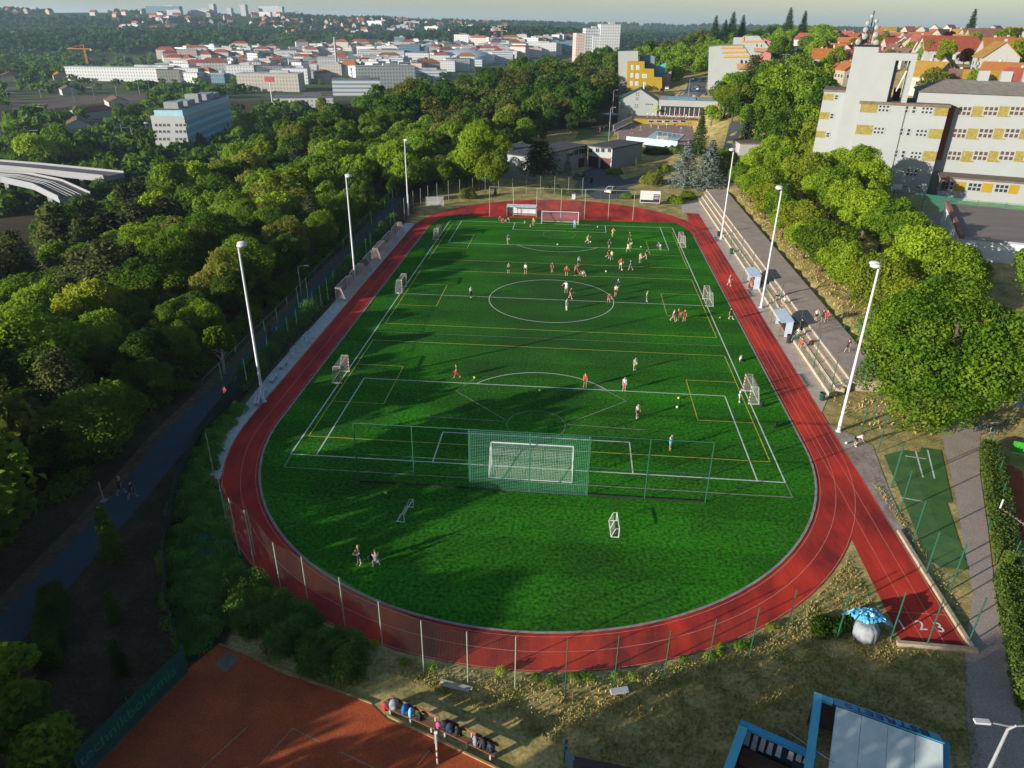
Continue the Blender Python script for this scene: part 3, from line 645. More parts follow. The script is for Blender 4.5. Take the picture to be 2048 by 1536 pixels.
# ---------------------------------------------------------------- dugouts, rails, bins
M_poly = mat('polycarbonate', (0.42, 0.50, 0.58), rough=.25, amt=.08)
def dugout(label, loc, rz, L, group='roofed team dugouts'):
    """open side looks along local -x"""
    t = thing('dugout', label, 'dugout', loc, rz, group)
    mb = MB(); mb.hexa([(-.75, -L/2, 2.02), (.85, -L/2, 2.28), (.85, L/2, 2.28), (-.75, L/2, 2.02), (-.75, -L/2, 2.07), (.85, -L/2, 2.34), (.85, L/2, 2.34), (-.75, L/2, 2.07)]); mb.build('roof', M_poly, t)
    mb = MB(); mb.hexa([(.78, -L/2, .1), (.84, -L/2, .1), (.84, L/2, .1), (.78, L/2, .1), (.78, -L/2, 2.25), (.84, -L/2, 2.25), (.84, L/2, 2.25), (.78, L/2, 2.25)]); mb.build('back_wall', mat('dugout_back', (.03, .045, .06), rough=.4), t)
    for s in (-1, 1):
        mb = MB(); y = s*(L/2-.04); mb.hexa([(-.1, y-.02, .1), (.78, y-.02, .1), (.78, y+.02, .1), (-.1, y+.02, .1), (-.1, y-.02, 2.08), (.78, y-.02, 2.22), (.78, y+.02, 2.22), (-.1, y+.02, 2.08)]); mb.build('side_panel', M_poly, t)
        mb = MB(); mb.tube([(-.7, y, 0), (-.7, y, 2.03)], .03, 6); mb.build('post', M_green, t)
        mb = MB(); mb.tube([(.8, y, 0), (.8, y, 2.28)], .03, 6); mb.tube([(-.7, y, .3), (.8, y, .3)], .025, 5); mb.build('side_rail', M_green, t)
    mb = MB(); mb.box(.45, 0, .42, .45, L-.2, .06); mb.build('bench', M_wood, t)
    return t
dugout('roofed dugout on the apron with players in dark red sitting under it', (30.9, 10.3, 0), 0, 4.6)
dugout('roofed dugout with a black bin at its end and a crowd behind it', (30.9, -8.6, 0), 0, 4.8)
t = dugout('long white roofed dugout turned to the pitch, behind the far goal line', (-8.3, 50.9, 0), PI/2, 6.2)
for c in t.children:
    if c.name.startswith(('roof', 'back_wall')): c.data = c.data.copy(); c.data.materials[0] = mat('white_sheet', (.55, .58, .60), rough=.35)
def bin_(label, loc, m, r=.3, hh=.9):
    t = thing('litter_bin', label, 'bin', loc, 0, 'litter bins')
    mb = MB(); mb.lathe([(r*.8, 0), (r, hh*.9), (r*1.05, hh), (r*.9, hh), (r*.85, hh*.9)], n=12); mb.build('body', m, t, smooth=False)
    mb = MB(); mb.lathe([(r*.86, hh*.9), (.02, hh*.92)], n=12); mb.build('liner', M_dark, t)
bin_('dark bin at the near end of the second dugout', (31.0, -12.6, 0), M_dark, .33, 1.1)
bin_('green bin on the apron at the foot of the terrace wall, nearest the big maple', (*G(1643, 800), 0), M_bin)
bin_('green bin against the terrace wall between mast and first dugout', (*G(1462, 508), 0), M_bin, .33, 1.0)
bin_('dark bin beside the farthest terrace mast', (*G(1437, 472), 0), M_dark, .33, .9)
bin_('green bin hanging by the red gate of the right-hand clay court', (*G(1983, 1058), 0), M_bin, .3, .9)
bin_('teal bin on the walkway verge beside the hedge, close to the lamp', (*G(2023, 1272), 0), mat('bin_teal', (.01, .11, .12), rough=.4), .3, .9)
def handrail(label, pts, hh=1.05, step=2.0):
    t = thing('handrail', label, 'handrail', pts[0], 0, 'handrails of the terrace', world=True)
    p = np.array(pts, float); L = np.concatenate([[0], np.cumsum(np.linalg.norm(np.diff(p, axis=0), axis=1))]); q = np.linspace(0, L[-1], max(2, int(round(L[-1]/step))+1))
    P = np.column_stack([np.interp(q, L, p[:, k]) for k in range(3)])
    for a in P: mb = MB(); mb.tube([a, a+np.array((0, 0, hh))], .028, 6); mb.build('post', M_green, t)
    mb = MB(); mb.tube(list(P+np.array((0, 0, hh))), .03, 6); mb.tube(list(P+np.array((0, 0, hh*.55))), .022, 6); mb.build('rail', M_green, t)
handrail('green handrail on the terrace wall past the second dugout', [(31.75, -12.5, .36), (31.75, -27, .36)])
handrail('green handrail on the terrace wall between the two dugouts', [(31.75, 6.8, .36), (31.75, -5.5, .36)])
handrail('green handrail on the terrace wall beyond the first dugout', [(31.75, 36, .36), (31.75, 13.5, .36)])
handrail('green handrail closing the near end of the terrace steps', [(31.9, -27.2, .3), (33.4, -27.0, .8), (35.5, -26.2, 1.3), (38.0, -25.8, 1.3)])
fence('tall_post_fence', 'row of tall green posts standing on the terrace beside the apron', [(31.9, 33), (31.9, 24), (31.9, 15), (31.9, 6), (31.9, -3), (31.9, -13), (31.9, -20.5), (31.9, -27)], 4.6, .045, mesh=False)
fence('tall_post_fence', 'green posts of a ball fence across the dry grass by the big maple', px((1722, 866), (1742, 860), (1755, 905), (1783, 970)), 4.2, .05, rails=(4.1,))
fence('tall_post_fence', 'green posts leaning over the artificial turf patch by the walkway', px((1783, 975), (1800, 1022), (1825, 1086), (1850, 1152), (1900, 1180)), 4.1, .06)
t = fence('promenade_fence', 'open green mesh fence crossing the promenade near the stair', [(34.5, -12.3), (38.2, -10.8)], 2.6, .04, rails=(2.55, 1.3)); t.location.z = 1.3
for c in t.children: c.matrix_parent_inverse = Matrix.Translation((-t.location.x, -t.location.y, 0))
t = thing('mesh_gate', 'green mesh gate beside the trees at the edge of the promenade', 'gate', (39.8, -11.5, 1.25), .9)
for s in (-1, 1):
    mb = MB(); mb.tube([(0, s*.05, 0), (0, s*.05, 2.2), (s*1.2, s*.6, 2.2), (s*1.2, s*.6, 0)], .03, 6); f_ = mb.build('frame', M_green, t)
    mb = MB(); mb.quad((0, s*.05, .05), (s*1.2, s*.6, .05), (s*1.2, s*.6, 2.15), (0, s*.05, 2.15)); mb.build('mesh', netmat('gate_mesh', (.03, .22, .12), .1, .03), f_)
# stair going down to the walkway, with its side wall
t = thing('stair', 'blue-grey concrete stair with pale side wall under the big maple', 'stair', (40.5, -17, 0), 0, world=True)
mb = MB()
for k in range(6): mb.box(39.2+k*.38, -18.6-k*.1, -.1, .38, 4.2, 1.3-k*.2)
mb.build('steps', mat('blue_concrete', (.17, .19, .22), amt=.1), t)
mb = MB(); mb.bar((38.8, -16.2, .95), (42.5, -16.9, .75), .3, .9); mb.build('side_wall', M_conc2, t)
# ball-stop ledge and boards at the start of the straight
t = thing('timber_edging', 'pale timber boards framing the end of the numbered lanes', 'edging', (29.8, -58, 0), 0, world=True)
mb = MB(); mb.bar((29.95, -51.5, .12), (29.95, -63.9, .12), .28, .26); mb.build('side_board', mat('pale_board', (.40, .32, .22), scale=3), t)
mb = MB(); mb.bar((25.2, -63.75, .1), (30.2, -63.9, .12), .28, .3); mb.build('end_board', mat('pale_board', (.4, .32, .22)), t)
# ================================================================== TREES
def leaf_quads(P, N, size, r, aspect=.65):
    n = len(P); a = r.normal(size=(n, 3)); t1 = np.cross(N, a); t1 /= np.linalg.norm(t1, axis=1)[:, None]+1e-9
    t2 = np.cross(N, t1); s = size*r.uniform(.6, 1.35, n)[:, None]
    V = np.empty((n, 4, 3)); b = N*s*.22
    V[:, 0] = P-t1*s*.5; V[:, 1] = P-t2*s*.5*aspect+b; V[:, 2] = P+t1*s*.5; V[:, 3] = P+t2*s*.5*aspect+b
    return V
def crown_quads(R, Hc, z0, n, size, seed, lobes=11, up=.25, core=.6, sprig=7):
    lobes = int(lobes*1.7); core = core*1.12
    r = np.random.default_rng(seed); k = lobes
    d = r.normal(size=(k, 3)); d /= np.linalg.norm(d, axis=1)[:, None]; rad = r.uniform(.25, 1, k)**.5
    c = d*rad[:, None]*core*np.array((R, R, Hc/2)); c[:, 2] += z0+Hc/2
    c[0] = (0, 0, z0+Hc*.62)
    rr = r.uniform(.20, .44, k)*min(R, Hc*.6); rr[0] = .5*min(R, Hc*.6)
    ns = int(n*2.2/sprig); ls = r.choice(k, ns, p=rr**2/(rr**2).sum()); us = r.normal(size=(ns, 3)); us[:, 2] += up; us /= np.linalg.norm(us, axis=1)[:, None]
    li = np.repeat(ls, sprig); m = len(li); u = np.repeat(us, sprig, 0)+r.normal(size=(m, 3))*np.minimum(.8, 1.15*size/rr[li])[:, None]; u /= np.linalg.norm(u, axis=1)[:, None]; hs = np.repeat(r.random(ns), sprig)
    bump = 1+.16*np.sin(u[:, 0]*7+li)*np.sin(u[:, 1]*6+li*2)*np.sin(u[:, 2]*8)
    P = c[li]+u*(rr[li]*bump*(.70+.22*hs+.22*r.random(m)**.7))[:, None]
    keep = np.ones(m, bool)
    for j in range(k):
        q = np.linalg.norm(P-c[j], axis=1) < rr[j]*.66; keep &= ~(q & (li != j))
    P, u = P[keep][:n], u[keep][:n]
    N = u+.75*r.normal(size=P.shape); N /= np.linalg.norm(N, axis=1)[:, None]
    return leaf_quads(P, N, size, r)
def spruce_quads(R, Hh, n, size, seed, z0=.6, droop=.25, top=.06, clump=1.0):
    r = np.random.default_rng(seed); L = int(Hh*2.2); P = []; N = []
    per = max(6, n//(L*9))
    for i in range(L):
        f = i/(L-1); z = z0+(Hh-z0)*f; rad = R*((1-f)**.85*(1-top)+top)*r.uniform(.85, 1.1); nb = 9 if f < .8 else 6; a0 = r.random()*6.28
        for b in range(nb):
            a = a0+2*PI*b/nb+r.normal()*.2; rl = rad*r.uniform(.72, 1.12)
            t = r.random(per)**.6; x = np.cos(a)*rl*t; y = np.sin(a)*rl*t; zz = z-droop*rl*t+.12*rl*t*t
            jit = r.normal(size=(per, 3))*(.10+.09*rl*clump)*np.array((1, 1, .5)); P.append(np.column_stack([x, y, zz])+jit)
            N.append(np.column_stack([np.full(per, np.cos(a))*.5, np.full(per, np.sin(a))*.5, np.full(per, .8)])+r.normal(size=(per, 3))*.45)
    P = np.vstack(P); N = np.vstack(N); N /= np.linalg.norm(N, axis=1)[:, None]
    return leaf_quads(P, N, size, r, .5)
def qmesh(name, V, m):
    V = np.asarray(V, np.float32); n = len(V); me = bpy.data.meshes.new(name); me.vertices.add(n*4); me.loops.add(n*4); me.polygons.add(n)
    me.vertices.foreach_set('co', V.reshape(-1)); me.loops.foreach_set('vertex_index', np.arange(n*4, dtype=np.int32))
    me.polygons.foreach_set('loop_start', np.arange(0, n*4, 4, dtype=np.int32)); me.update(calc_edges=True); me.validate()
    if m: me.materials.append(m)
    return me
M_bark = mat('bark', (0.10, 0.075, 0.05), scale=3, col2=(.05, .038, .026))
M_birch = mat('pale_bark', (0.42, 0.38, 0.32), scale=4)
def trunk_mesh(R, ht, r0, seed, m=None):
    r = random.Random(seed); mb = MB(); bend = [r.uniform(-.04, .04)*ht for _ in range(2)]
    mb.tube([(0, 0, -.3), (0, 0, .15*ht), (bend[0]*.5, bend[1]*.5, .5*ht), (bend[0], bend[1], ht)], [r0*1.25, r0, r0*.72, r0*.25], 8)
    for k in range(5):
        a = k*1.26+r.random(); z = ht*r.uniform(.35, .75); q = R*r.uniform(.45, .75)
        mb.tube([(bend[0]*.4, bend[1]*.4, z), (math.cos(a)*q*.5, math.sin(a)*q*.5, z+q*.45), (math.cos(a)*q, math.sin(a)*q, z+q*.7)], [r0*.45, r0*.3, r0*.1], 6)
    o = mb.build('trunk_proto', m or M_bark, None, True); me = o.data; bpy.data.objects.remove(o); me.name = 'trunk'; return me
L_green = leafmat('leaves_green', (0.034, 0.095, 0.012), (0.225, 0.345, 0.028))
L_dark = leafmat('leaves_dark', (0.024, 0.068, 0.012), (0.150, 0.245, 0.025))
L_bright = leafmat('leaves_bright', (0.085, 0.180, 0.014), (0.330, 0.450, 0.028))
L_yellow = leafmat('leaves_yellow', (0.10, 0.17, 0.014), (0.32, 0.36, 0.03))
L_olive = leafmat('leaves_olive', (0.085, 0.105, 0.020), (0.34, 0.35, 0.06))
L_pine = leafmat('needles_pine', (0.030, 0.048, 0.018), (0.11, 0.125, 0.04), trans=.3)
L_blue = leafmat('needles_blue', (0.09, 0.13, 0.11), (0.32, 0.37, 0.32), scale=1.2, trans=.1)
L_spruce = leafmat('needles_green', (0.016, 0.042, 0.018), (0.06, 0.105, 0.032), trans=.25)
L_red = leafmat('leaves_copper', (0.03, 0.010, 0.010), (0.07, 0.025, 0.02))
# kinds: unit size is metres; (crown mesh, trunk mesh, nominal height)
KIND = {}
def defkind(key, name, R, Hh, z0, n, size, m, seed, lobes=11, core=.6, bark=None):
    KIND[key] = (name, qmesh('crown', crown_quads(R, Hh-z0, z0, n, size, seed, lobes, core=core), m), trunk_mesh(R, Hh*.72, .03*Hh, seed, bark), Hh)
def defcon(key, name, R, Hh, n, size, m, seed, **kw):
    KIND[key] = (name, qmesh('crown', spruce_quads(R, Hh, n, size, seed, **kw), m), trunk_mesh(R*.2, Hh*.9, .018*Hh, seed), Hh)
for i, mm in enumerate((L_green, L_dark, L_bright, L_olive, L_green, L_yellow)):
    nm = ('deciduous_tree', 'deciduous_tree', 'deciduous_tree', 'deciduous_tree', 'deciduous_tree', 'deciduous_tree')[i]
    defkind('n%d' % i, nm, (4.6, 4.2, 4.4, 4.7, 4.0, 3.8)[i], (10, 10.5, 10, 9.5, 10, 9)[i], 1.6, 15000, .28, mm, 20+i, lobes=(12, 10, 13, 11, 15, 11)[i], core=.66)
    defkind('m%d' % i, nm, (5.0, 4.6, 4.8, 5.0, 4.4, 4.2)[i], 10.5, 1.5, 4600, .52, mm, 40+i, lobes=(11, 9, 12, 10, 13, 11)[i], core=.66)
defcon('npine', 'pine_tree', 3.6, 12, 3600, .55, L_pine, 60, z0=3.5, droop=-.05, top=.3, clump=2.2)
defcon('mpine', 'pine_tree', 3.8, 12, 1300, 1.0, L_pine, 61, z0=3.5, droop=-.05, top=.3, clump=2.2)
defcon('blue', 'spruce_tree', 3.6, 10.5, 9000, .30, L_blue, 62, z0=.5, droop=.22, clump=.5)
defcon('spruce', 'spruce_tree', 3.2, 12, 4500, .42, L_spruce, 63, z0=.6, droop=.3, clump=.8)
defkind('maple', 'maple_tree', 8.9, 14.8, 1.9, 46000, .31, L_bright, 71, lobes=30, core=.78)
for i in range(3): defkind('row%d' % i, 'deciduous_tree', (3.9, 3.7, 4.1)[i], (8.2, 8.6, 8.0)[i], 1.7, 11000, .29, L_bright if i != 2 else L_yellow, 80+i, lobes=14, core=.7)
defkind('poplar', 'poplar_tree', 1.9, 15, 1.5, 2600, .6, L_green, 90, lobes=14, core=.95)
defcon('column', 'columnar_tree', 1.05, 4.7, 3600, .20, L_dark, 91, z0=.15, droop=-.2, top=.1, clump=1.5)
defkind('young', 'young_tree', 1.5, 4.4, 1.2, 1300, .32, L_green, 92, lobes=8)
defkind('youngy', 'young_tree', 2.0, 6.2, 2.4, 1700, .36, L_yellow, 93, lobes=9, bark=M_birch)
defkind('copper', 'copper_tree', 3.4, 8, 1.0, 2000, .6, L_red, 94, lobes=10)
TREES = []
def plant(key, x, y, hh, label, group=None, z=None, rz=None, cat='tree', wide=1.0):
    nm, cm, tm, H0 = KIND[key]; nm = {'gard': 'garden_tree', 'tree': 'valley_tree' if group and 'valley' in group else 'street_tree'}.get((group or 'x')[:4], nm) if (group or '').startswith(('garden', 'trees along', 'trees in the valley')) and nm == 'deciduous_tree' else nm; z = h(x, y)-.05 if z is None else z; s = hh/H0
    t = thing(nm, label, cat, (x, y, z), random.random()*6.28 if rz is None else rz, group); t.scale = (s*wide, s*wide, s)
    for n_, me in (('trunk', tm), ('crown', cm)):
        o = bpy.data.objects.new(n_, me); COL.objects.link(o); o.parent = t
    TREES.append(t); return t
# ---- the wood on the slope
ey = [-100, 55, 62, 80, 110, 150, 190, 230, 290, 345, 400, 440, 500, 600, 760]
ex_ = [-39.6, -39.6, -37, -23, -17, -9, 5, 13, 22, 23, 30, 58, 110, 190, 300]
crest = [(0, 150), (120, 175), (230, 200), (350, 215), (480, 240), (600, 262), (700, 285), (850, 330), (1000, 380), (1100, 420), (1230, 500), (1330, 600), (1600, 720)]
def bearing(u): d = ray(u, 300); return math.atan2(d[0], d[1])
cb = [bearing(u) for u, _ in crest]; cd = [d for _, d in crest]
cand = []
for sp, d0, d1 in ((5.2, 0, 105), (6.4, 105, 160), (7.8, 160, 240), (10, 240, 760)):
    n_ = int(900/sp)
    for i in range(-n_//2, n_):
        for j in range(-int(120/sp), int(800/sp)):
            x = i*sp+random.uniform(-.38, .38)*sp+(sp/2 if j % 2 else 0); y = j*sp+random.uniform(-.38, .38)*sp
            if x > np.interp(y, ey, ex_): continue
            d = math.hypot(x-CX, y-CY)
            if not d0 <= d < d1: continue
            b = math.atan2(x-CX, y-CY)
            if d > np.interp(b, cb, cd)*1.1: continue
            cand.append((d, x, y))
HH = H([c[1] for c in cand], [c[2] for c in cand]); wood = []
for (d, x, y), z in zip(cand, HH):
    u, v, w_ = proj(x, y, z+9)
    if y < -66 and -45.5 < -.57*x+.82*y < -38.5: continue
    if w_ <= 0 or (u < -120 and d > 95) or u > 1660 or (v > 1700 and x > -36): continue
    wood.append((d, x, y, float(z)))
wood.sort()
def zone(u, v):
    if v > 900: return 'beside the lower end of the asphalt path'
    if v > 560: return 'above the asphalt path, facing the near mast' if u > 250 else 'at the outer edge of the wood near the path'
    if v > 330: return 'on the slope between the mast heads and the viaduct' if u < 450 else 'behind the floodlight masts'
    if u < 700: return 'on the crest before the white office block'
    return 'on the rising ridge towards the yellow building'
NAMES = {'0': 'full green round-topped tree', '1': 'dark green dense-crowned tree', '2': 'bright green spreading tree', '3': 'olive-brown dry-looking tree', '4': 'green many-domed tree', '5': 'yellow-green airy tree', 'p': 'dark bare-stemmed pine'}
NIND = 292
def shown(w): u, v, _ = proj(w[1], w[2], w[3]+7); return u > -70 and v < 1560
wood = [w for w in wood if shown(w)][:NIND]+[w for w in wood if not shown(w)]+[w for w in wood if shown(w)][NIND:]
for d, x, y, z in wood[:NIND]:
    q = math.sin(x*.05+1)*math.cos(y*.04)+random.uniform(-.6, .6)
    k = random.choices('012345p', (30, 26, 12, 10, 20, 6, 5))[0]
    u, v, _ = proj(x, y, z+6)
    if u < 330 and 380 < v < 620 and random.random() < .55: k = 'p'
    edge = np.interp(y, ey, ex_)-x
    if edge < 5: hh = random.choice((3.8, 4.8, 5.6, 6.4, 7.6))
    elif edge < 13: hh = random.uniform(6.0, 9.2)
    else: hh = random.uniform(8, 12)
    if k == 'p': hh = hh*1.05
    if y < -55: hh *= .72
    key = ('n' if d < 150 else 'm')+('pine' if k == 'p' else k)
    plant(key, x, y, hh, NAMES[k]+', '+zone(u, v), 'trees of the wood', z=z-.2, wide=random.uniform(.85, 1.3))
def merged(name, items, m, label=None):
    """countless far trees as one mass: items (quads, x, y, z, scale)"""
    out = []
    for V, x, y, z, s in items:
        a = random.random()*6.28; c, n_ = math.cos(a), math.sin(a); W = V.copy(); W[..., 0] = (V[..., 0]*c-V[..., 1]*n_)*s+x; W[..., 1] = (V[..., 0]*n_+V[..., 1]*c)*s+y; W[..., 2] = V[..., 2]*s+z; out.append(W)
    o = bpy.data.objects.new(name, qmesh(name, np.concatenate(out), m)); COL.objects.link(o); tag(o, label, None, None, 'stuff'); return o
PR = {k: [crown_quads(5, 9.5, 1.2, 2000, .72, 100+10*k+i, lobes=11, core=.66) for i in range(3)] for k in range(3)}
grp = {0: [], 1: [], 2: []}
for d, x, y, z in wood[NIND:]:
    k = random.choices((0, 1, 2), (6, 2, 4))[0]; grp[k].append((random.choice(PR[k]), x, y, z-.4, random.uniform(.95, 1.35)))
for k, m_, lb in ((0, L_green, 'green part of the wood along the ridge'), (1, L_dark, 'dark part of the wood along the ridge'), (2, L_olive, 'dry olive part of the wood along the ridge')):
    if grp[k]: merged('far_wood', grp[k], m_, lb)
# ---- trees of the ridge behind the yellow block and the apartment gables
it_ = []
for k in range(420):
    u = random.uniform(1235, 1660); d = random.uniform(400, 760); x, y, _ = AtD(u, 100, d)
    if x < np.interp(y, ey, ex_) or (1405 < u < 1550 and d < 455) or (1370 < u < 1412 and d < 440) or (1572 < u < 1616 and d < 620): continue
    it_.append((random.choice(PR[k % 3]), x, y, h(x, y)-.5, random.uniform(.8, 1.25)))
merged('ridge_wood', it_, L_green, 'wood on the ridge behind the apartment gables')
bx = [(random.uniform(-42, -38.6), y, 1.0, 1.2, random.uniform(.8, 2.2)) for y in np.arange(-78, 60, .9)]
shrubmass_later = bx
# ---- named trees
xb, yb = G(952, 388)
plant('n2', xb, yb+5, 15.5, 'tall bright green tree left of the white garages, above the far bend', wide=1.05)
plant('n5', xb+4.6, yb, 11, 'yellow-green tree just past the far bend, before the taller one')
plant('n1', xb-8, yb+2, 8, 'dark green bush-like tree above the grey far-bend fence')
plant('maple', 40.2, -33.0, 14.8, 'big broad bright green maple standing alone over the walkway', z=0, rz=1.2)
plant('n1', 60, -13, 12.5, 'dark shaded tree behind the big maple at the picture edge'); plant('n1', 67, -24, 12, 'dark tree half hidden by the big maple, nearest the right clay court'); plant('n0', 57, 3, 6.5, 'green tree below the white gym wall')
ri = 0
for k, (x, y, hh) in enumerate(((42.5, 74, 7.6), (42.8, 66, 7.4), (43.2, 58, 8), (42.6, 50.5, 7.4), (43.0, 43, 8), (42.6, 36, 7), (43.2, 29, 7.8), (42.8, 22, 7), (43.6, 15, 8), (43.6, 8, 7.6), (43.6, 1.5, 7), (44.5, -5, 7.4), (45, -12, 7.4),
                               (51, 79, 9.6), (51.5, 70, 9), (52, 61, 9.6), (51.5, 52, 9.0), (52.5, 44, 8.8), (52, 36, 8.6), (53, 28, 9.2), (53, 20, 8.8), (53.5, 12, 9), (52, 3, 8.2), (52.5, -6, 8.6), (59, 66, 10), (60, 56, 10), (60, 47, 9.4),
                               (46, 84, 9.5), (40, 92, 8.6), (52, 92, 10), (60, 80, 9), (66, 72, 8))):
    x -= 1.0 if k < 13 else 0
    lb = ('bright green tree in the first row along the promenade' if k < 13 else 'bright green tree in the second row behind the promenade') if k < 30 else 'green tree in the clump at the far end of the promenade'
    plant('row%d' % random.choice((0, 1, 0, 1, 2)), x, y, hh*random.uniform(.9, 1.15), lb+(', nearest end' if y < 0 else ', behind the dugouts' if y < 25 else ', middle stretch' if y < 50 else ', far end'), 'trees along the promenade', wide=random.uniform(.95, 1.3))
plant('blue', *G(1368, 372), 11.2, 'grey-blue spruce behind the scoreboard, left one of two', wide=1.35)
plant('blue', *G(1414, 378), 11.6, 'grey-blue spruce by the end of the steps, right one of two', wide=1.35)
plant('blue', *G(1134, 356), 5.6, 'small blue spruce in front of the white garage wing')
plant('spruce', 37.5, 118, 12, 'dark green spruce right behind the two blue spruces')
plant('npine', *G(1080, 372), 10.4, 'dense olive conifer before the low white wing of the garages', wide=1.7)
plant('n5', *G(1440, 292), 11, 'round yellow-green tree at the corner of the pool terrace')
plant('spruce', *T(1490, 300)[:2], 12, 'dark spruce right of the round tree by the pool', wide=1.1)
plant('npine', *AtD(1497, 215, 330)[:2], 15, 'sunlit pine in front of the white apartment gable', wide=1.2)
for i, (u, v, d, hh) in enumerate(((1545, 232, 262, 17), (1582, 212, 285, 18), (1625, 208, 290, 16), (1598, 240, 255, 15), (1640, 232, 262, 14), (1530, 260, 250, 13), (1570, 268, 235, 12), (1480, 262, 262, 12), (1500, 275, 245, 11), (1545, 280, 232, 12), (1605, 268, 240, 13), (1640, 262, 250, 13), (1518, 240, 275, 14), (1560, 240, 280, 16), (1465, 250, 275, 11), (1620, 285, 228, 11), (1590, 255, 262, 15), (1500, 248, 285, 12), (1535, 205, 310, 14), (1650, 215, 300, 13), (1455, 235, 290, 10), (1475, 240, 295, 10), (1460, 268, 258, 9), (1610, 300, 215, 10), (1580, 300, 215, 10), (1555, 300, 212, 10), (1420, 266, 262, 7), (1432, 245, 285, 8), (1448, 228, 300, 8), (1470, 255, 270, 9))):
    x, y, _ = AtD(u, v, d); plant('m%d' % (2, 0, 2, 0, 2, 2, 0, 5)[i % 8], x, y, hh, 'large light green tree between the school tower and the apartment gables', 'park trees beside the school')
for i, (u, v, d, hh) in enumerate(((1560, 195, 330, 12), (1550, 150, 400, 13), (1612, 165, 350, 11), (1640, 150, 340, 11), (1605, 130, 420, 12))):
    x, y, _ = AtD(u, v, d); plant('m1', x, y, hh, 'dark tree in shade along the parked street', 'trees along the parked street')
for i, (u, hh, d) in enumerate(((1428, 22, 600), (1448, 20, 590), (1462, 24, 610), (1482, 22, 620), (1573, 26, 620), (1603, 22, 600), (1937, 22, 560))):
    x, y, _ = AtD(u, 75, d); KIND['spruce']; plant('spruce', x, y, hh, ('dark pointed conifer on the skyline above the apartment gables' if u < 1500 else 'tall dark conifer on the skyline beyond the parked street' if u < 1700 else 'lone dark conifer on the skyline above the red roofs'), 'skyline conifers' if u < 1900 else None)
plant('youngy', *G(450, 748), 6.2, 'young yellow tree with thin pale stem beside the asphalt path')
plant('column', *G(228, 1118), 4.7, 'narrow dark columnar tree standing between path and bare verge', z=0)
plant('column', *G(232, 1245), 2.6, 'small dark sapling on the bare verge below the columnar tree', z=0); plant('column', *G(245, 1350), 2.8, 'sapling with sunlit tip on the verge beside the windscreen', z=0)
for u, v, hh, lb in ((70, 1490, 4.6, 'leafy tree in the near corner with sunlit tips'), (20, 1400, 4.4, 'leafy tree beside the clipped hedge in the near corner'), (120, 1560, 4.4, 'leafy tree cut by the bottom edge beside the windscreen')): plant('young', *G(u, v), hh, lb, z=0, wide=1.5)
for k, (x, y, hh) in enumerate(((-42, -90, 12), (-30, -104, 12), (-19, -94, 12), (-12, -95, 12), (-5, -99, 12), (-14, -103, 13), (2, -106, 13), (-26, -110, 12), (-26, -88.5, 6.2), (-20, -89, 4.8), (-31, -86, 6.2), (-36, -84, 6))):
    plant('n%d' % (k % 3), x, y, hh, 'tree of the grove behind the clay court', 'grove behind the clay court', z=0)
# ---- shrubs and hedges
def shrubmass(name, label, cat, boxes, n, size, m, seed, kind=None, group=None, clumps=None):
    """foliage filling soft mounds (x, y, rx, ry, z)"""
    r = np.random.default_rng(seed); B = np.array(boxes, float); ar = B[:, 2]*B[:, 3]; li = r.choice(len(B), n, p=ar/ar.sum())
    u = r.normal(size=(n, 3)); u[:, 2] = abs(u[:, 2])+.15; u /= np.linalg.norm(u, axis=1)[:, None]
    b = B[li]; rad = .72+.36*r.random(n)
    P = np.column_stack([b[:, 0]+u[:, 0]*b[:, 2]*rad, b[:, 1]+u[:, 1]*b[:, 3]*rad, u[:, 2]*b[:, 4]*rad+.05])
    P[:, 2] += H(P[:, 0], P[:, 1])
    N = u+.6*r.normal(size=u.shape); N /= np.linalg.norm(N, axis=1)[:, None]
    c = (float(B[0, 0]), float(B[0, 1]), h(B[0, 0], B[0, 1]))
    V = leaf_quads(P, N, size, r)-np.array(c)
    o = bpy.data.objects.new(name, qmesh(name, V, m)); COL.objects.link(o); o.location = c
    return tag(o, label, cat, group, kind)
shrubmass('undergrowth', 'dark undergrowth at the foot of the wood along the path', None, shrubmass_later, 30000, .30, L_dark, 77, kind='stuff')
bx = []
for y in np.arange(-33, 44, 1.5):
    f = (y+46)/90; xc = -32.4-f*1.4+random.uniform(-.25, .25)
    xc -= .35
    bx.append((xc, y, random.uniform(1.0, 1.5), 1.3, random.uniform(1.0, 2.0)))
    if random.random() < .5: bx.append((xc+.5, y, .5, .9, random.uniform(.5, .9)))
shrubmass('hedge', 'long irregular shrub hedge between the paved strip and the path', 'hedge', bx, 46000, .20, leafmat('leaves_shrub', (.04, .11, .03), (.17, .29, .06), scale=.6), 5)
def inpoly(u, v, P):
    c = False
    for (x0, y0), (x1, y1) in zip(P, P[1:]+P[:1]):
        if (y0 > v) != (y1 > v) and u < (x1-x0)*(v-y0)/(y1-y0)+x0: c = not c
    return c
BANK = px((484, 800), (404, 893), (364, 985), (342, 1100), (346, 1225), (382, 1312), (440, 1278), (470, 1180), (476, 1130), (440, 1040), (420, 975), (432, 890), (488, 812))
bx = []
while len(bx) < 170:
    x, y = random.uniform(-33, -17), random.uniform(-70, -34)
    if inpoly(x, y, BANK): bx.append((x, y, random.uniform(.6, 1.2), random.uniform(.6, 1.2), random.uniform(.35, 1.25)))
shrubmass('undergrowth', 'rough green undergrowth on the bank outside the near bend', None, bx, 80000, .17, leafmat('leaves_under', (.04, .13, .025), (.19, .36, .06), scale=.7), 6, kind='stuff')
L_jun = leafmat('needles_juniper', (.04, .14, .09), (.13, .32, .20), scale=1.5)
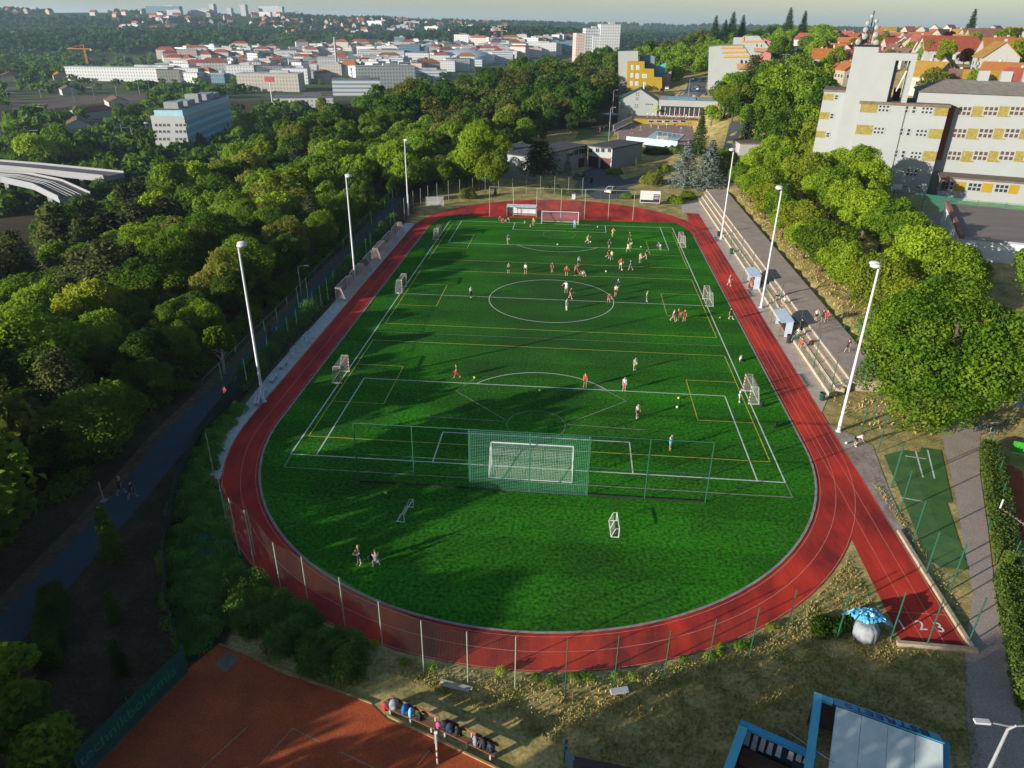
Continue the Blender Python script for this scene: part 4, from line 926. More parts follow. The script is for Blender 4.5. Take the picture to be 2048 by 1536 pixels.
x, y = G(415, 1105); shrubmass('juniper_bush', 'blue-green spreading juniper on the bank by the brown fence', 'bush', [(x+random.uniform(-1.3, 1.3), y+random.uniform(-.9, .9), random.uniform(.6, 1.0), random.uniform(.5, .9), random.uniform(.5, .9)) for _ in range(9)], 6000, .16, L_jun, 8)
x, y = G(505, 1215); shrubmass('leafy_bush', 'tall yellow-green leafy bush outside the near bend fence', 'bush', [(x+random.uniform(-.9, .9), y+random.uniform(-1.0, 1.0), .8, .8, random.uniform(.9, 1.6)) for _ in range(9)], 6500, .19, leafmat('leaves_lime', (.08, .18, .02), (.28, .40, .05), scale=.9), 9)
BUSH = px((455, 1165), (505, 1170), (570, 1215), (640, 1262), (700, 1300), (752, 1340), (735, 1385), (660, 1362), (560, 1318), (480, 1265))
bx = []
while len(bx) < 46:
    x, y = random.uniform(-22, -6), random.uniform(-73, -58)
    if inpoly(x, y, BUSH): bx.append((x, y, random.uniform(.7, 1.25), random.uniform(.7, 1.25), random.uniform(1.0, 2.1)))
shrubmass('dark_bush', 'large tangled green bush filling the corner between clay court and track', 'bush', bx, 42000, .17, leafmat('leaves_darkbush', (.03, .10, .02), (.17, .30, .05), scale=.8), 10)
x, y = G(562, 690); shrubmass('dry_grass_clump', 'tall dry pinkish grass plume in the shrub hedge', 'plant', [(x-1.2, y, .28, .28, 2.6)], 900, .2, leafmat('plume', (.20, .11, .07), (.32, .2, .13)), 11)
x, y = G(1303, 368); shrubmass('round_bush', 'large round olive bush beside the blue spruces', 'bush', [(x+random.uniform(-1.8, 1.8), y+random.uniform(-1.5, 1.5), 1.5, 1.5, random.uniform(2.0, 3.6)) for _ in range(9)], 7000, .34, L_olive, 12)
x, y = G(1228, 350); shrubmass('round_bush', 'green dome bush on the kerbed island before the garages', 'bush', [(x+random.uniform(-1.2, 1.2), y+random.uniform(-.6, .6), 1.2, 1.0, random.uniform(1.0, 1.5)) for _ in range(6)], 3500, .25, L_green, 13)
shrubmass('hedge', 'thick trimmed hedge inside the fence of the pool yard', 'hedge', [(a, 134-(a-19)*.75, 1.3, 1.2, 2.4) for a in np.linspace(19, 38, 14)], 9000, .34, L_green, 14)
for k, ((u, v), rr, hh, m_, lb) in enumerate((((1350, 405), 2.2, 1.6, L_bright, 'low bright shrubs beside the scoreboard'), ((1378, 398), 2.0, 1.7, L_yellow, 'yellowish shrub at the head of the terrace steps'), ((1250, 395), 1.6, .8, L_yellow, 'low yellow-green shrub at the mesh gate'), ((1130, 390), 1.8, 1.3, L_green, 'green shrub left of the mesh gate'), ((1155, 385), 1.5, 1.2, L_dark, 'dark shrub behind the far goal, by the drive'), ((1105, 385), 2.0, 1.6, L_olive, 'sprawling dry conifer bough heap by the far bend'), ((935, 396), 2.2, 2.2, L_olive, 'olive bush on the bare bank of the far bend'), ((1330, 350), 1.8, 2.0, L_yellow, 'yellow shrub behind the big round bush'))):
    x, y = G(u, v); shrubmass('shrub', lb, 'bush', [(x+random.uniform(-rr, rr)*.6, y+random.uniform(-rr, rr)*.5, rr*.6, rr*.6, hh*random.uniform(.7, 1.1)) for _ in range(6)], 2600, .28, m_, 30+k)
def clipped(name, label, p0, p1, wd, hh, n, m, seed, size=.16):
    r = np.random.default_rng(seed); a, b = np.array(p0), np.array(p1); d = b-a; L = np.hypot(*d); d = d/L; q = np.array((-d[1], d[0]))
    s = r.random(n); fsel = r.choice(5, n, p=(.4, .22, .22, .08, .08)); t = r.random(n)*L; w_ = (r.random(n)-.5)*wd; z = r.random(n)*hh; N = np.zeros((n, 3))
    top = fsel == 0; z[top] = hh; N[top] = (0, 0, 1)
    for f, sg in ((1, 1), (2, -1)): k = fsel == f; w_[k] = sg*wd/2; N[k] = (*(q*sg), 0)
    for f, tt, sg in ((3, 0, -1), (4, L, 1)): k = fsel == f; t[k] = tt; N[k] = (*(d*sg), 0)
    P = np.column_stack([a[0]+d[0]*t+q[0]*w_, a[1]+d[1]*t+q[1]*w_, z])+N*r.normal(size=(n, 1))*.07+r.normal(size=(n, 3))*.05; P[:, 2] = abs(P[:, 2])
    N = N+.55*r.normal(size=N.shape); N /= np.linalg.norm(N, axis=1)[:, None]
    t_ = thing(name, label, 'hedge', (*p0, 0), 0)
    o = bpy.data.objects.new('foliage', qmesh('foliage', leaf_quads(P, N, size, r)-np.array((*p0, 0)), m)); COL.objects.link(o); o.parent = t_
    mb = MB(); mb.bar((0, 0, hh*.46), (*(b-a), hh*.46), wd*.86, hh*.86); mb.build('twigs', mat('twigs', (.02, .025, .012)), t_)
clipped('clipped_hedge', 'dark clipped box hedge between the path and the saplings', G(112, 1205), G(100, 1345), 1.3, 1.7, 9000, L_dark, 21, .13)
M_ivy = leafmat('leaves_ivy', (.03, .09, .018), (.21, .28, .05), scale=2.2)
clipped('ivy_hedge', 'sunlit ivy hedge along the right clay court fence, before the red gate', G(1976, 905), G(2014, 1130), 1.4, 1.25, 15000, M_ivy, 22, .19)
clipped('ivy_hedge', 'ivy hedge continuing past the red gate to the corner', G(2012, 1165), G(2062, 1420), 1.5, 1.6, 12000, M_ivy, 23, .19)
# ---- dry grass of the near bank
def tufts(name, label, region, n, size, m, seed):
    r = np.random.default_rng(seed); P = []
    while len(P) < n:
        x, y = r.uniform(region[0], region[1]), r.uniform(region[2], region[3])
        if region[4](x, y) and r.random() < .35+.65*(math.sin(x*1.3+2)*math.cos(y*1.7+x*.4) > -.15): P.append((x, y, 0))
    P = np.array(P); P[:, 2] = H(P[:, 0], P[:, 1])+size*.25; N = r.normal(size=P.shape); N[:, 2] *= .25; N /= np.linalg.norm(N, axis=1)[:, None]
    V = np.empty((n, 4, 3)); s = size*r.uniform(.5, 1.3, n)[:, None]; t = np.cross(N, (0, 0, 1.0)); t /= np.linalg.norm(t, axis=1)[:, None]; up = np.array((0, 0, 1.0))+.45*r.normal(size=P.shape)
    V[:, 0] = P-t*s*.35-up*s*.3; V[:, 1] = P+t*s*.35-up*s*.3; V[:, 2] = P+t*s*.2+up*s*.7; V[:, 3] = P-t*s*.25+up*s*.6
    o = bpy.data.objects.new(name, qmesh(name, V, m)); COL.objects.link(o); tag(o, label, None, None, 'stuff')
ins = lambda x, y: math.hypot(x, y-Yn) > 29.5 and (x > -8+(-69-y)*2.6 if y < -68 else x > -13) and not (25 < x < 30.4 and y > -64.2) and x < 29+(y+65)*.35 and not (12.2 < x < 25 and y < -72.2)
L_dry = leafmat('blades_dry', (.30, .23, .07), (.60, .44, .17), scale=.8, trans=.2); L_gr = leafmat('blades_green', (.12, .16, .03), (.24, .28, .05), scale=.8, trans=.25)
tufts('dry_grass', 'dry yellow grass of the near bank', (-16, 31, -82, -44, ins), 16000, .10, L_dry, 31)
tufts('green_grass', 'greener grass tufts of the near bank', (-16, 31, -82, -44, ins), 5000, .12, L_gr, 32)
ins2 = lambda x, y: x > 39.9 and y > -24 or (31.8 < x < 39.5 and -35.5 < y < -27.8 and y > -27.8-(x-31.8)*.2-6)
tufts('dry_grass', 'dry golden grass under the promenade trees', (31.8, 58, -36, 74, ins2), 9000, .2, L_dry, 33)
rng2 = random.Random(4)
for k in range(26):
    a = math.radians(rng2.uniform(236, 306)); r_ = rng2.uniform(29.35, 30.1); x, y = r_*math.cos(a), Yn+r_*math.sin(a)
    shrubmass('weed_clump', 'green weed clump at the outer kerb of the near bend', 'plant', [(x, y, .35, .3, rng2.uniform(.25, .5))], 150, .13, L_bright, 300+k, group='weeds along the outer kerb')
# ================================================================== BUILDINGS
M_render = mat('white_render', (0.285, 0.30, 0.29), amt=.03, scale=.25)
M_render2 = mat('white_render_warm', (0.36, 0.35, 0.33), amt=.04, scale=.3)
M_ochre = mat('ochre_brick', (0.23, 0.19, 0.045), scale=1.2, col2=(.20, .155, .035), fine=3)
M_brick = mat('red_brick', (0.22, 0.055, 0.035), amt=.15, scale=1.5)
M_roofb = mat('roof_brown', (0.15, 0.115, 0.085), amt=.15, scale=.6, stretch=(1, 4, 1))
M_rooft = mat('roof_tile_grey', (0.20, 0.175, 0.15), amt=.15, scale=1.0)
M_felt = mat('roof_felt', (0.07, 0.065, 0.07), amt=.15, scale=.5)
M_glass = glass('window_glass')
M_glassb = glass('window_glass_blue', (.05, .14, .20), .12)
M_maroon = mat('maroon_door', (0.09, 0.02, 0.025), rough=.5, scale=2)
M_yellow_w = mat('yellow_wall', (0.30, 0.20, 0.01), amt=.06, scale=.5)
M_orange = mat('orange_band', (0.45, 0.24, 0.05), amt=.1)
M_pink = mat('pink_wall', (0.36, 0.15, 0.12), amt=.08)
class Facade:
    """vertical wall plane through two ground points; s runs along it, o stands proud of it"""
    def __init__(s, A, B):
        s.A = np.array([A[0], A[1], 0.0]); d = np.array([B[0]-A[0], B[1]-A[1], 0.0]); s.L = np.linalg.norm(d); s.e = d/s.L
        n = np.array([s.e[1], -s.e[0], 0.0]); s.n = n if n@(CP-s.A) > 0 else -n
    def sz(s, u, v):
        p = onplane(u, v, s.A, s.n); return float((p-s.A)@s.e), float(p[2])
    def at(s, a, z, o=0.0): p = s.A+s.e*a+s.n*o; return (p[0], p[1], z)
    def box(s, mb, s0, s1, z0, z1, o0, o1):
        P = [s.at(s0, z0, o1), s.at(s1, z0, o1), s.at(s1, z0, o0), s.at(s0, z0, o0)]; Q = [(p[0], p[1], z1) for p in P]
        a = np.cross(np.array(P[1])-np.array(P[0]), np.array(P[2])-np.array(P[1]))
        if a[2] < 0: P, Q = P[::-1], Q[::-1]
        mb.hexa(P+Q)
    def block(s, name, m, par, s0, s1, z0, z1, o0, o1):
        mb = MB(); s.box(mb, s0, s1, z0, z1, o0, o1); return mb.build(name, m, par)
    def windows(s, par, s0, s1, z0, z1, nc, nr, gap=.28, frame=None, pane=None, o=0.0, name='window'):
        """one window: pale frame plate with its panes"""
        f = s.block(name, frame or M_render, par, s0-.12, s1+.12, z0-.12, z1+.12, o, o+.06); mb = MB()
        cw, ch = (s1-s0)/nc, (z1-z0)/nr
        for i in range(nc):
            for j in range(nr): s.box(mb, s0+i*cw+cw*gap/2, s0+(i+1)*cw-cw*gap/2, z0+j*ch+ch*gap/2, z0+(j+1)*ch-ch*gap/2, o+.055, o+.075)
        mb.build('pane', pane or M_glass, f); return f
# ---- school
ZT = 22.4
A_, B_ = G(1722, 202, ZT), G(1900, 210, ZT)
F = Facade(A_, B_); t = thing('school_building', 'large white school with ochre panels and a cut-out tower beside the trees', 'school', (*A_, 3.5), 0, None, world=True)
F.block('wall', M_render, t, 0, F.L, 2.5, ZT-.5, -15, 0); F.block('roof', M_roofb, t, -.25, F.L+.25, ZT-.5, ZT, -15.2, .3)
def F_rows(f): return [f.sz(1737, v)[1] for v in (206, 225)]
rows = [(F.sz(1737, 206)[1], F.sz(1737, 225)[1]), (F.sz(1728, 250)[1], F.sz(1728, 269)[1]), (F.sz(1718, 293)[1], F.sz(1718, 312)[1])]
p0, p1 = F.sz(1721, 216)[0], F.sz(1755, 216)[0]; q0, q1 = F.sz(1869, 222)[0], F.sz(1899.5, 222)[0]
for zt_, zb_ in rows:
    F.block('ochre_panel', M_ochre, t, p0, p1, zb_, zt_, 0, .05); zs = (zt_-zb_)
    F.block('ochre_panel', M_ochre, t, q0, F.L-.02, zb_, zt_, 0, .05)
    F.windows(t, p1+.15, p1+2.3, zb_+zs*.12, zt_-.1*zs, 3, 2, .45)
    F.windows(t, q0-2.5, q0-.3, zb_+zs*.12, zt_-.1*zs, 3, 2, .45)
    F.windows(t, q0-5.6, q0-4.9, zb_+zs*.15, zt_-.1*zs, 1, 2, .3); F.windows(t, q0-4.2, q0-3.5, zb_+zs*.15, zt_-.1*zs, 1, 2, .3)
for (u0, v0, u1, v1, nc, nr) in ((1716, 328, 1722, 336, 2, 2), (1735, 328, 1742, 335, 2, 2), (1754, 331, 1760, 336, 2, 1), (1724, 351, 1743, 358, 3, 2), (1814, 337, 1833, 353, 3, 2), (1806, 371, 1813, 375, 2, 1), (1833, 372, 1840, 377, 2, 1)):
    a, z1 = F.sz(u0, v0); b, z0 = F.sz(u1, v1); F.windows(t, a, b, z0, z1, nc, nr, .35)
a, zt_ = F.sz(1813, 212); F.block('drainpipe', mat('pipe_dark', (.12, .12, .12)), t, a, a+.14, 3, zt_, 0, .14)
FT = Facade(F.at(-6, 0, -.6)[:2], F.at(20, 0, -.6)[:2])
s0, _ = FT.sz(1690, 190); s1, _ = FT.sz(1776, 190); s2, _ = FT.sz(1806, 190); s3, _ = FT.sz(1817, 188); _, zt1 = FT.sz(1735, 94); _, zt2 = FT.sz(1800, 106.5); _, zo = FT.sz(1795, 121); sm, _ = FT.sz(1757, 100)
FT.block('tower_wall', M_render, t, s0, s1, 2.5, zt2, -7, 0); FT.block('tower_head', M_render, t, s0, sm, zt2, zt1, -7, 0)
FT.block('tower_pier', M_render, t, s2, s3, ZT-.6, zt2, -7, 0); FT.block('tower_beam', M_render, t, s1, s2, zo, zt2, -7, 0)
FT.block('tower_duct', mat('steel_blue', (.12, .19, .26), rough=.35), t, s1+.05, s1+.8, ZT, zo, -5.6, -4.6)
FT.block('tower_louvre', mat('roof_door', (.12, .05, .05)), t, s1+1.2, s2-.2, ZT, ZT+2.4, -6.8, -6.4)
mb = MB(); mb.bar(FT.at(s1+1.4, ZT+2, -2), FT.at(s2-.3, zo-2, -2), .25); mb.build('tower_strut', M_wsteel, t)
FL = Facade(F.at(-12, 0, -3)[:2], F.at(0, 0, -3)[:2]); a0, zl = FL.sz(1649, 179); a1, _ = FL.sz(1692, 179)
FL.block('side_wing_wall', M_render, t, a0, a1+1.5, 2.5, zl-.4, -12, 0); FL.block('side_wing_roof', M_roofb, t, a0-.2, a1+1.5, zl-.4, zl, -12.2, .2)
for vt, vb, ur in ((188, 201, 1672), (225, 239, 1663), (263, 276, 1655)):
    b, zt_ = FL.sz(ur, vt); _, zb_ = FL.sz(ur, vb); FL.block('ochre_panel', M_ochre, t, a0+.02, b-.3, zb_, zt_, 0, .05); FL.windows(t, b-.2, b+.6, zb_+.2, zt_-.2, 1, 2, .3)
# long wing to the right, set back
FW = Facade(F.at(F.L, 0, -3.2)[:2], F.at(F.L+40, 0, -3.2)[:2]); _, ze = FW.sz(1950, 190); ze += .2
sA = -6; FW.block('long_wing_wall', M_render, t, sA, 46, 2.5, ze, -14, 0)
mb = MB(); P = [FW.at(sA-.4, ze, .5), FW.at(47, ze, .5), FW.at(47, ze, -14.5), FW.at(sA-.4, ze, -14.5)]; R_ = [FW.at(sA+5, ze+2.3, -6), FW.at(44, ze+2.3, -6), FW.at(44, ze+2.3, -8), FW.at(sA+5, ze+2.3, -8)]
mb.hexa(P+R_) ; mb.build('long_wing_roof', M_rooft, t)
for k, u in enumerate((1968, 2015, 2062)):
    s_, _ = FW.sz(u, 183); FW.block('roof_vent', M_render, t, s_-1, s_+1, ze+1, ze+4.2, -7.6, -5.8)
FW.block('brick_return', M_brick, t, -.02, 1.5, FW.sz(1910, 322)[1], FW.sz(1910, 210)[1]-.2, .0, .05)
cols = [(1918, 1940), (1970, 1993), (2022, 2046), (2074, 2099)]
for vt, vb in ((212, 232), (256, 277), (301, 322)):
    sh = (vt-212)*-.235
    for k, (u0, u1) in enumerate(cols):
        a, z1 = FW.sz(u0+sh, vt); b, z0 = FW.sz(u1+sh, vb); FW.windows(t, a, b, z0, z1, 3, 2, .30, pane=mat('bronze_glass', (.10, .06, .04), rough=.15))
        a, _ = FW.sz(u1+3+sh, vt); b, _ = FW.sz(u1+28+sh, vb); FW.block('ochre_panel', M_ochre, t, a, b, z0-.1, z1+.1, 0, .05)
FA = Facade(FW.at(-1, 0, 6.0)[:2], FW.at(40, 0, 6.0)[:2]); a0, zc = FA.sz(1884, 352)
FA.block('annex_wall', M_render, t, a0, 44, 2.0, zc-.3, -5.9, 0); FA.block('annex_roof', M_roofb, t, a0-.4, 44.5, zc-.3, zc, -6.0, .4)
FA.block('annex_brick', mat('orange_brick', (.33, .11, .045), scale=2), t, a0, a0+1.7, FA.sz(1875, 381)[1], zc-.35, 0, .06)
for k, (u0, u1) in enumerate(((1884, 1905), (1938, 1960), (1992, 2014))):
    a, z1 = FA.sz(u0, 362+k*3); b, z0 = FA.sz(u1, 380+k*3); FA.windows(t, a, b, z0, z1, 3, 2, .25, pane=mat('dark_panes', (.03, .035, .05), rough=.15))
    a, _ = FA.sz(u1+3, 362); b, _ = FA.sz(u1+29, 362); FA.block('ochre_panel', M_yellow_w, t, a, b, z0-.1, z1+.1, 0, .05)
# dishes and mast on the tower
ts = thing('antenna_cluster', 'cluster of white dish antennas on a mast on top of the school tower', 'antenna', FT.at((s0+sm)/2, zt1, -3), 0)
M_dish = mat('dish_grey', (.36, .36, .34)); mb = MB(); mb.tube([(0, 0, 0), (0, 0, 6.8)], .14, 6); mb.tube([(-.6, 0, 0), (-.6, 0, 5)], .08, 5); mb.tube([(.6, 0, 0), (.6, 0, 5)], .08, 5); mb.build('mast', M_dark, ts)
for k, (dx, dz, r_) in enumerate(((-1.9, .9, .9), (1.5, .8, .85), (-.9, 1.9, .85), (1.1, 2.3, .9), (-1.0, 3.2, .8), (1.0, 3.6, .75), (-.8, 4.4, .7), (.7, 4.9, .6), (-.3, 5.7, .55))):
    mb = MB(); mb.ball((dx*1.1, -.4, dz), r_*.68, 12, 6, (1, .3, 1)); mb.build('dish', M_dish, ts, True)
mb = MB(); mb.box(0, 0, 0, 4.5, 1.6, .35); mb.build('base_frame', M_dark, ts)
# ---- gym hall at the right edge
z0g = 2.0; ga, gb, gc = G(1910, 405, 8), G(1922, 472, 8), G(2048, 485, 8); FG = Facade(gb, gc)
t = thing('gym_building', 'white windowless gym hall with flat brown roof behind the trees', 'gym', (*gb, z0g), 0, None, world=True)
dL = np.array(ga)-np.array(gb); LL = math.hypot(*dL)
FG.block('wall', mat('gym_white', (.56, .58, .58), amt=.05, scale=.4), t, 0, 34, z0g-1, 7.6, -LL, 0); FG.block('roof', mat('gym_roof', (.21, .17, .15), scale=.3, stretch=(.3, 2, 1), amt=.1), t, .5, 33.5, 7.6, 7.75, -LL+.3, -.25)
FG.block('parapet', mat('parapet_tile', (.26, .12, .09), scale=1.5), t, -.15, .5, 7.6, 8.2, -LL, .0); FG.block('front_coping', M_render, t, .5, 34, 7.6, 7.9, -.25, .1); FG.block('drainpipe', M_wsteel, t, -.25, -.12, z0g, 7.6, -LL*.7, -LL*.68)
# court, school fence, basketball hoop
ribbon('school_court', [G(1700, 408, 4), G(1905, 428, 4)], [G(1770, 470, 3.2), G(1890, 500, 3.2)], mat('court_grey', (.22, .20, .185), amt=.1), .05, 4)
ribbon('school_court_green', [G(1770, 440, 4), G(1890, 450, 4)], [G(1800, 480, 3.5), G(1890, 492, 3.5)], mat('court_green', (.05, .22, .15), amt=.1), .1, 4)
fence('school_fence', 'green mesh fence along the foot of the school and its court', [G(1740, 412, 4), G(1820, 420, 4), G(1900, 430, 4), G(1980, 438, 4), G(2060, 446, 4)], 3.2, .05, M_green, netmat('green_fence_mesh', (.02, .17, .11), .12, .03), step=4.5)
hx, hy = G(1782, 410, 4); t = thing('basketball_hoop', 'basketball hoop with white backboard in front of the school wall', 'basketball hoop', (hx, hy, h(hx, hy)), 0)
mb = MB(); mb.tube([(0, 0, 0), (0, 0, 3.4)], .09, 7); mb.bar((0, 0, 3.2), (0, -.9, 3.2), .1); mb.build('pole', M_green, t)
mb = MB(); mb.box(0, -.95, 2.9, 1.8, .05, 1.05); b_ = mb.build('backboard', M_wsteel, t); mb = MB(); mb.lathe([(.23, 0), (.25, .03)], (0, -1.25, 3.05), 12); mb.build('ring', M_red, t)
# ---- low wing next to the promenade end
fl = Facade(AtD(1480, 292, 225)[:2], AtD(1660, 305, 235)[:2]); t = thing('low_school_wing', 'low white wing with flat brown roof joining the school', 'building', (*AtD(1480, 292, 225)[:2], 3), 0, None, world=True)
_, zz = fl.sz(1560, 286); fl.block('wall', M_render2, t, 0, fl.L+4, zz-5, zz-.3, -7, 0); fl.block('roof', M_roofb, t, -.2, fl.L+4.2, zz-.3, zz, -7.2, .3)
# ---- garages
fg = Facade(G(1175, 333, .3), G(1222, 340, .3)); _, zr = fg.sz(1200, 293)
t = thing('garage_building', 'white two-storey garage house with maroon doors at the drive', 'building', (*G(1175, 333, .3), 0), 0, None, world=True)
fg.block('wall', M_render, t, 0, fg.L, -.3, zr-.3, -16, 0); fg.block('roof', M_felt, t, -.3, fg.L+.3, zr-.3, zr, -16.2, .35)
for u0, u1 in ((1176.5, 1197), (1200, 1221)):
    a, _ = fg.sz(u0, 330); b, _ = fg.sz(u1, 335); fg.block('garage_door', M_maroon, t, a+.1, b-.1, .3, 3.3, 0, .06)
for u0, u1 in ((1178.5, 1185), (1192, 1198.5), (1203, 1209), (1216, 1222)):
    a, z1 = fg.sz(u0, 295); b, z0 = fg.sz(u1, 306); fg.windows(t, a, b, z0+.1, z1-.1, 2, 1, .1)
fg.block('drainpipe', M_wsteel, t, fg.L-.15, fg.L+.05, 0, zr, .02, .14)
fw = Facade(G(1050, 362, .2), G(1174, 331, .3)); a_, zw = fw.sz(1150, 294)
fw.block('wing_wall', M_render, t, 2, fw.L-.2, -.3, zw-.3, -9, 0); fw.block('wing_roof', M_felt, t, 1.7, fw.L-.1, zw-.3, zw-.05, -9.2, .35)
for u0, u1 in ((1134, 1145), (1147, 1156), (1158, 1172)):
    a, z1 = fw.sz(u0, 301-(u0-1134)*.15); b, z0 = fw.sz(u1, 312-(u0-1134)*.25)
    if b < fw.L-.4: fw.windows(t, a, b, z0, z1, 3, 1, .12)
a, _ = fw.sz(1157, 320); b, _ = fw.sz(1168, 320); fw.block('garage_door', M_maroon, t, min(a, fw.L-3.5), min(b, fw.L-.7), .3, 2.7, 0, .06)
fp = Facade(G(1020, 330, .5), G(1060, 322, .5)); t = thing('outbuilding', 'small white flat-roofed outbuilding glimpsed left of the conifer', 'building', (*G(1020, 330, .5), 0), 0, None, world=True)
fp.block('wall', M_render2, t, 0, fp.L+3, -.5, 4.4, -7, 0); fp.block('roof', M_felt, t, -.2, fp.L+3.2, 4.4, 4.65, -7.2, .2); fp.windows(t, 1, 2.4, 1.6, 2.8, 2, 1, .15)
# ---- drive, kerbed island
ribbon('drive', px((1190, 398), (1150, 372), (1165, 345), (1185, 337)), px((1268, 398), (1255, 380), (1255, 370), (1228, 342)), mat('drive_asphalt', (.075, .08, .09), amt=.12), .02, 2)
ribbon('road', px((1245, 378), (1300, 362), (1345, 352)), px((1240, 362), (1280, 354), (1330, 345)), mat('drive_asphalt', (.075, .08, .09)), .03, 3)
cx_, cy_ = G(1235, 356); mb = MB(); mb.prism([(cx_+5.2*math.cos(a), cy_+2.9*math.sin(a)) for a in np.linspace(0, 6.2, 26)], -.1, .14); struct(mb, 'kerb_island', mat('kerb_pale', (.34, .30, .27)))
mb = MB(); mb.prism([(cx_+5.0*math.cos(a), cy_+2.7*math.sin(a)) for a in np.linspace(0, 6.2, 26)], .1, .17); struct(mb, 'island_grass', mat('lawn', (.05, .11, .025), scale=.8, col2=(.12, .13, .04)))
ribbon('service_road', px((1425, 372), (1440, 330), (1452, 300)), px((1450, 372), (1470, 330), (1490, 300)), mat('drive_asphalt', (.075, .08, .09)), .05, 3)
# ---- pool with gable house, hall and yellow terrace wall
gl = AtD(1235, 240, 305); gr = AtD(1312, 243, 305); fh = Facade(gl[:2], gr[:2]); zb = h(*gl[:2])-1
t = thing('gable_house', 'white gabled house with dark green hip roof by the pool', 'house', (*gl[:2], zb), 0, None, world=True)
_, z1 = fh.sz(1235, 198); _, z2 = fh.sz(1312, 201); sa, z3 = fh.sz(1280, 178)
mb = MB(); W_ = fh.L; ze_ = (z1+z2)/2
fr_ = [fh.at(0, zb, 0), fh.at(W_, zb, 0), fh.at(W_, z2, 0), fh.at(sa, z3, 0), fh.at(0, z1, 0)]; bk = [fh.at(0, zb, -13), fh.at(W_, zb, -13), fh.at(W_, z2, -13), fh.at(sa, z2+.2, -13), fh.at(0, z1, -13)]
mb.face(fr_); mb.face(bk[::-1]); mb.quad(fr_[0], fr_[4], bk[4], bk[0]); mb.quad(fr_[1], bk[1], bk[2], fr_[2]); mb.build('wall', M_render, t)
rg0 = fh.at(sa, z3+.25, .3); rg1 = fh.at(sa+.5, z3+.25, -10); mb = MB(); e = .35
mb.quad(fh.at(-e, z1-.15, .3), rg0, rg1, fh.at(-e, z1-.15, -16)); mb.quad(rg0, fh.at(W_+e, z2-.15, .3), fh.at(W_+e, z2-.15, -16), rg1); mb.face([rg1, fh.at(W_+e, z2-.15, -16), fh.at(-e, z1-.15, -16)])
o_ = mb.build('roof', mat('green_roof', (.012, .055, .045), rough=.5, amt=.15), t); sm_ = o_.modifiers.new('t', 'SOLIDIFY'); sm_.thickness = .25
for (u0, v0, u1, v1, nc, nr) in ((1271, 184, 1278, 192, 2, 2), (1271, 194, 1277, 201, 2, 2), (1269, 208, 1276, 216, 2, 3), (1241, 205, 1248, 217, 2, 3), (1291, 206, 1306, 211, 4, 1), (1256, 228, 1263, 240, 2, 3), (1268, 227, 1272, 232, 1, 2)):
    a, zt_ = fh.sz(u0, v0); b, zb_ = fh.sz(u1, v1); fh.windows(t, a, b, zb_, zt_, nc, nr, .45)
mb = MB(); mb.tube([fh.at(sa+1.5, z3-1, -3), fh.at(sa+1.5, z3+2.4, -3)], .3, 7); mb.build('chimney', mat('chimney_white', (.5, .48, .45)), t)
yl = AtD(1267, 262, 285); yr = AtD(1412, 268, 285); fy = Facade(yl[:2], yr[:2]); _, zty = fy.sz(1300, 237); zby = h(*yl[:2])-1
t = thing('pool_terrace', 'yellow-walled terrace block with slot windows above the pool', 'building', (*yl[:2], zby), 0, None, world=True)
fy.block('wall', M_yellow_w, t, 0, fy.L+3, zby, zty-.2, -9, 0); fy.block('deck', mat('brown_deck', (.20, .11, .07), scale=2), t, 0, fy.L+3, zty-.2, zty, -9, .2)
for u0 in (1297, 1313, 1329, 1345, 1361): a, z1_ = fy.sz(u0, 240.5); b, z0_ = fy.sz(u0+11, 245); fy.windows(t, a, b, z0_, z1_, 1, 1, .12)
mb = MB(); a, _ = fy.sz(1292, 237)
for z_ in (.5, 1.0): mb.bar(fy.at(a, zty+z_, .0), fy.at(fy.L+3, zty+z_, 0), .07)
for k in range(14): s_ = a+(fy.L+3-a)*k/13; mb.bar(fy.at(s_, zty, 0), fy.at(s_, zty+1.0, 0), .06)
mb.build('railing', mat('rail_wood', (.30, .13, .07)), t)
a, _ = fy.sz(1272, 250); fy.block('door', mat('door_brown', (.12, .05, .03)), t, a, a+2.2, zby+.8, zby+4.0, 0, .06)
fh2 = Facade(fy.at(8.5, 0, -7)[:2], fy.at(40, 0, -7)[:2]); _, zh = fh2.sz(1350, 200); _, zg = fh2.sz(1350, 212)
t = thing('pool_hall', 'white flat-roofed pool hall with tall glazing above the yellow wall', 'building', fh2.at(0, zty, 0), 0, None, world=True)
fh2.block('wall', M_render, t, 0, 33, zby, zg, -16, -.4); fh2.block('roof', M_render, t, -.3, 34, zg, zh, -17, 1.2)
fh2.windows(t, .4, 27, zty+.3, zg-.1, 15, 1, .12, frame=M_wsteel, pane=mat('hall_glass', (.045, .045, .05), rough=.1), o=-.4)
fh2.block('roof_skylight', mat('blue_skylight', (.06, .30, .42), rough=.2), t, 3, 13, zh, zh+.18, -12, -3)
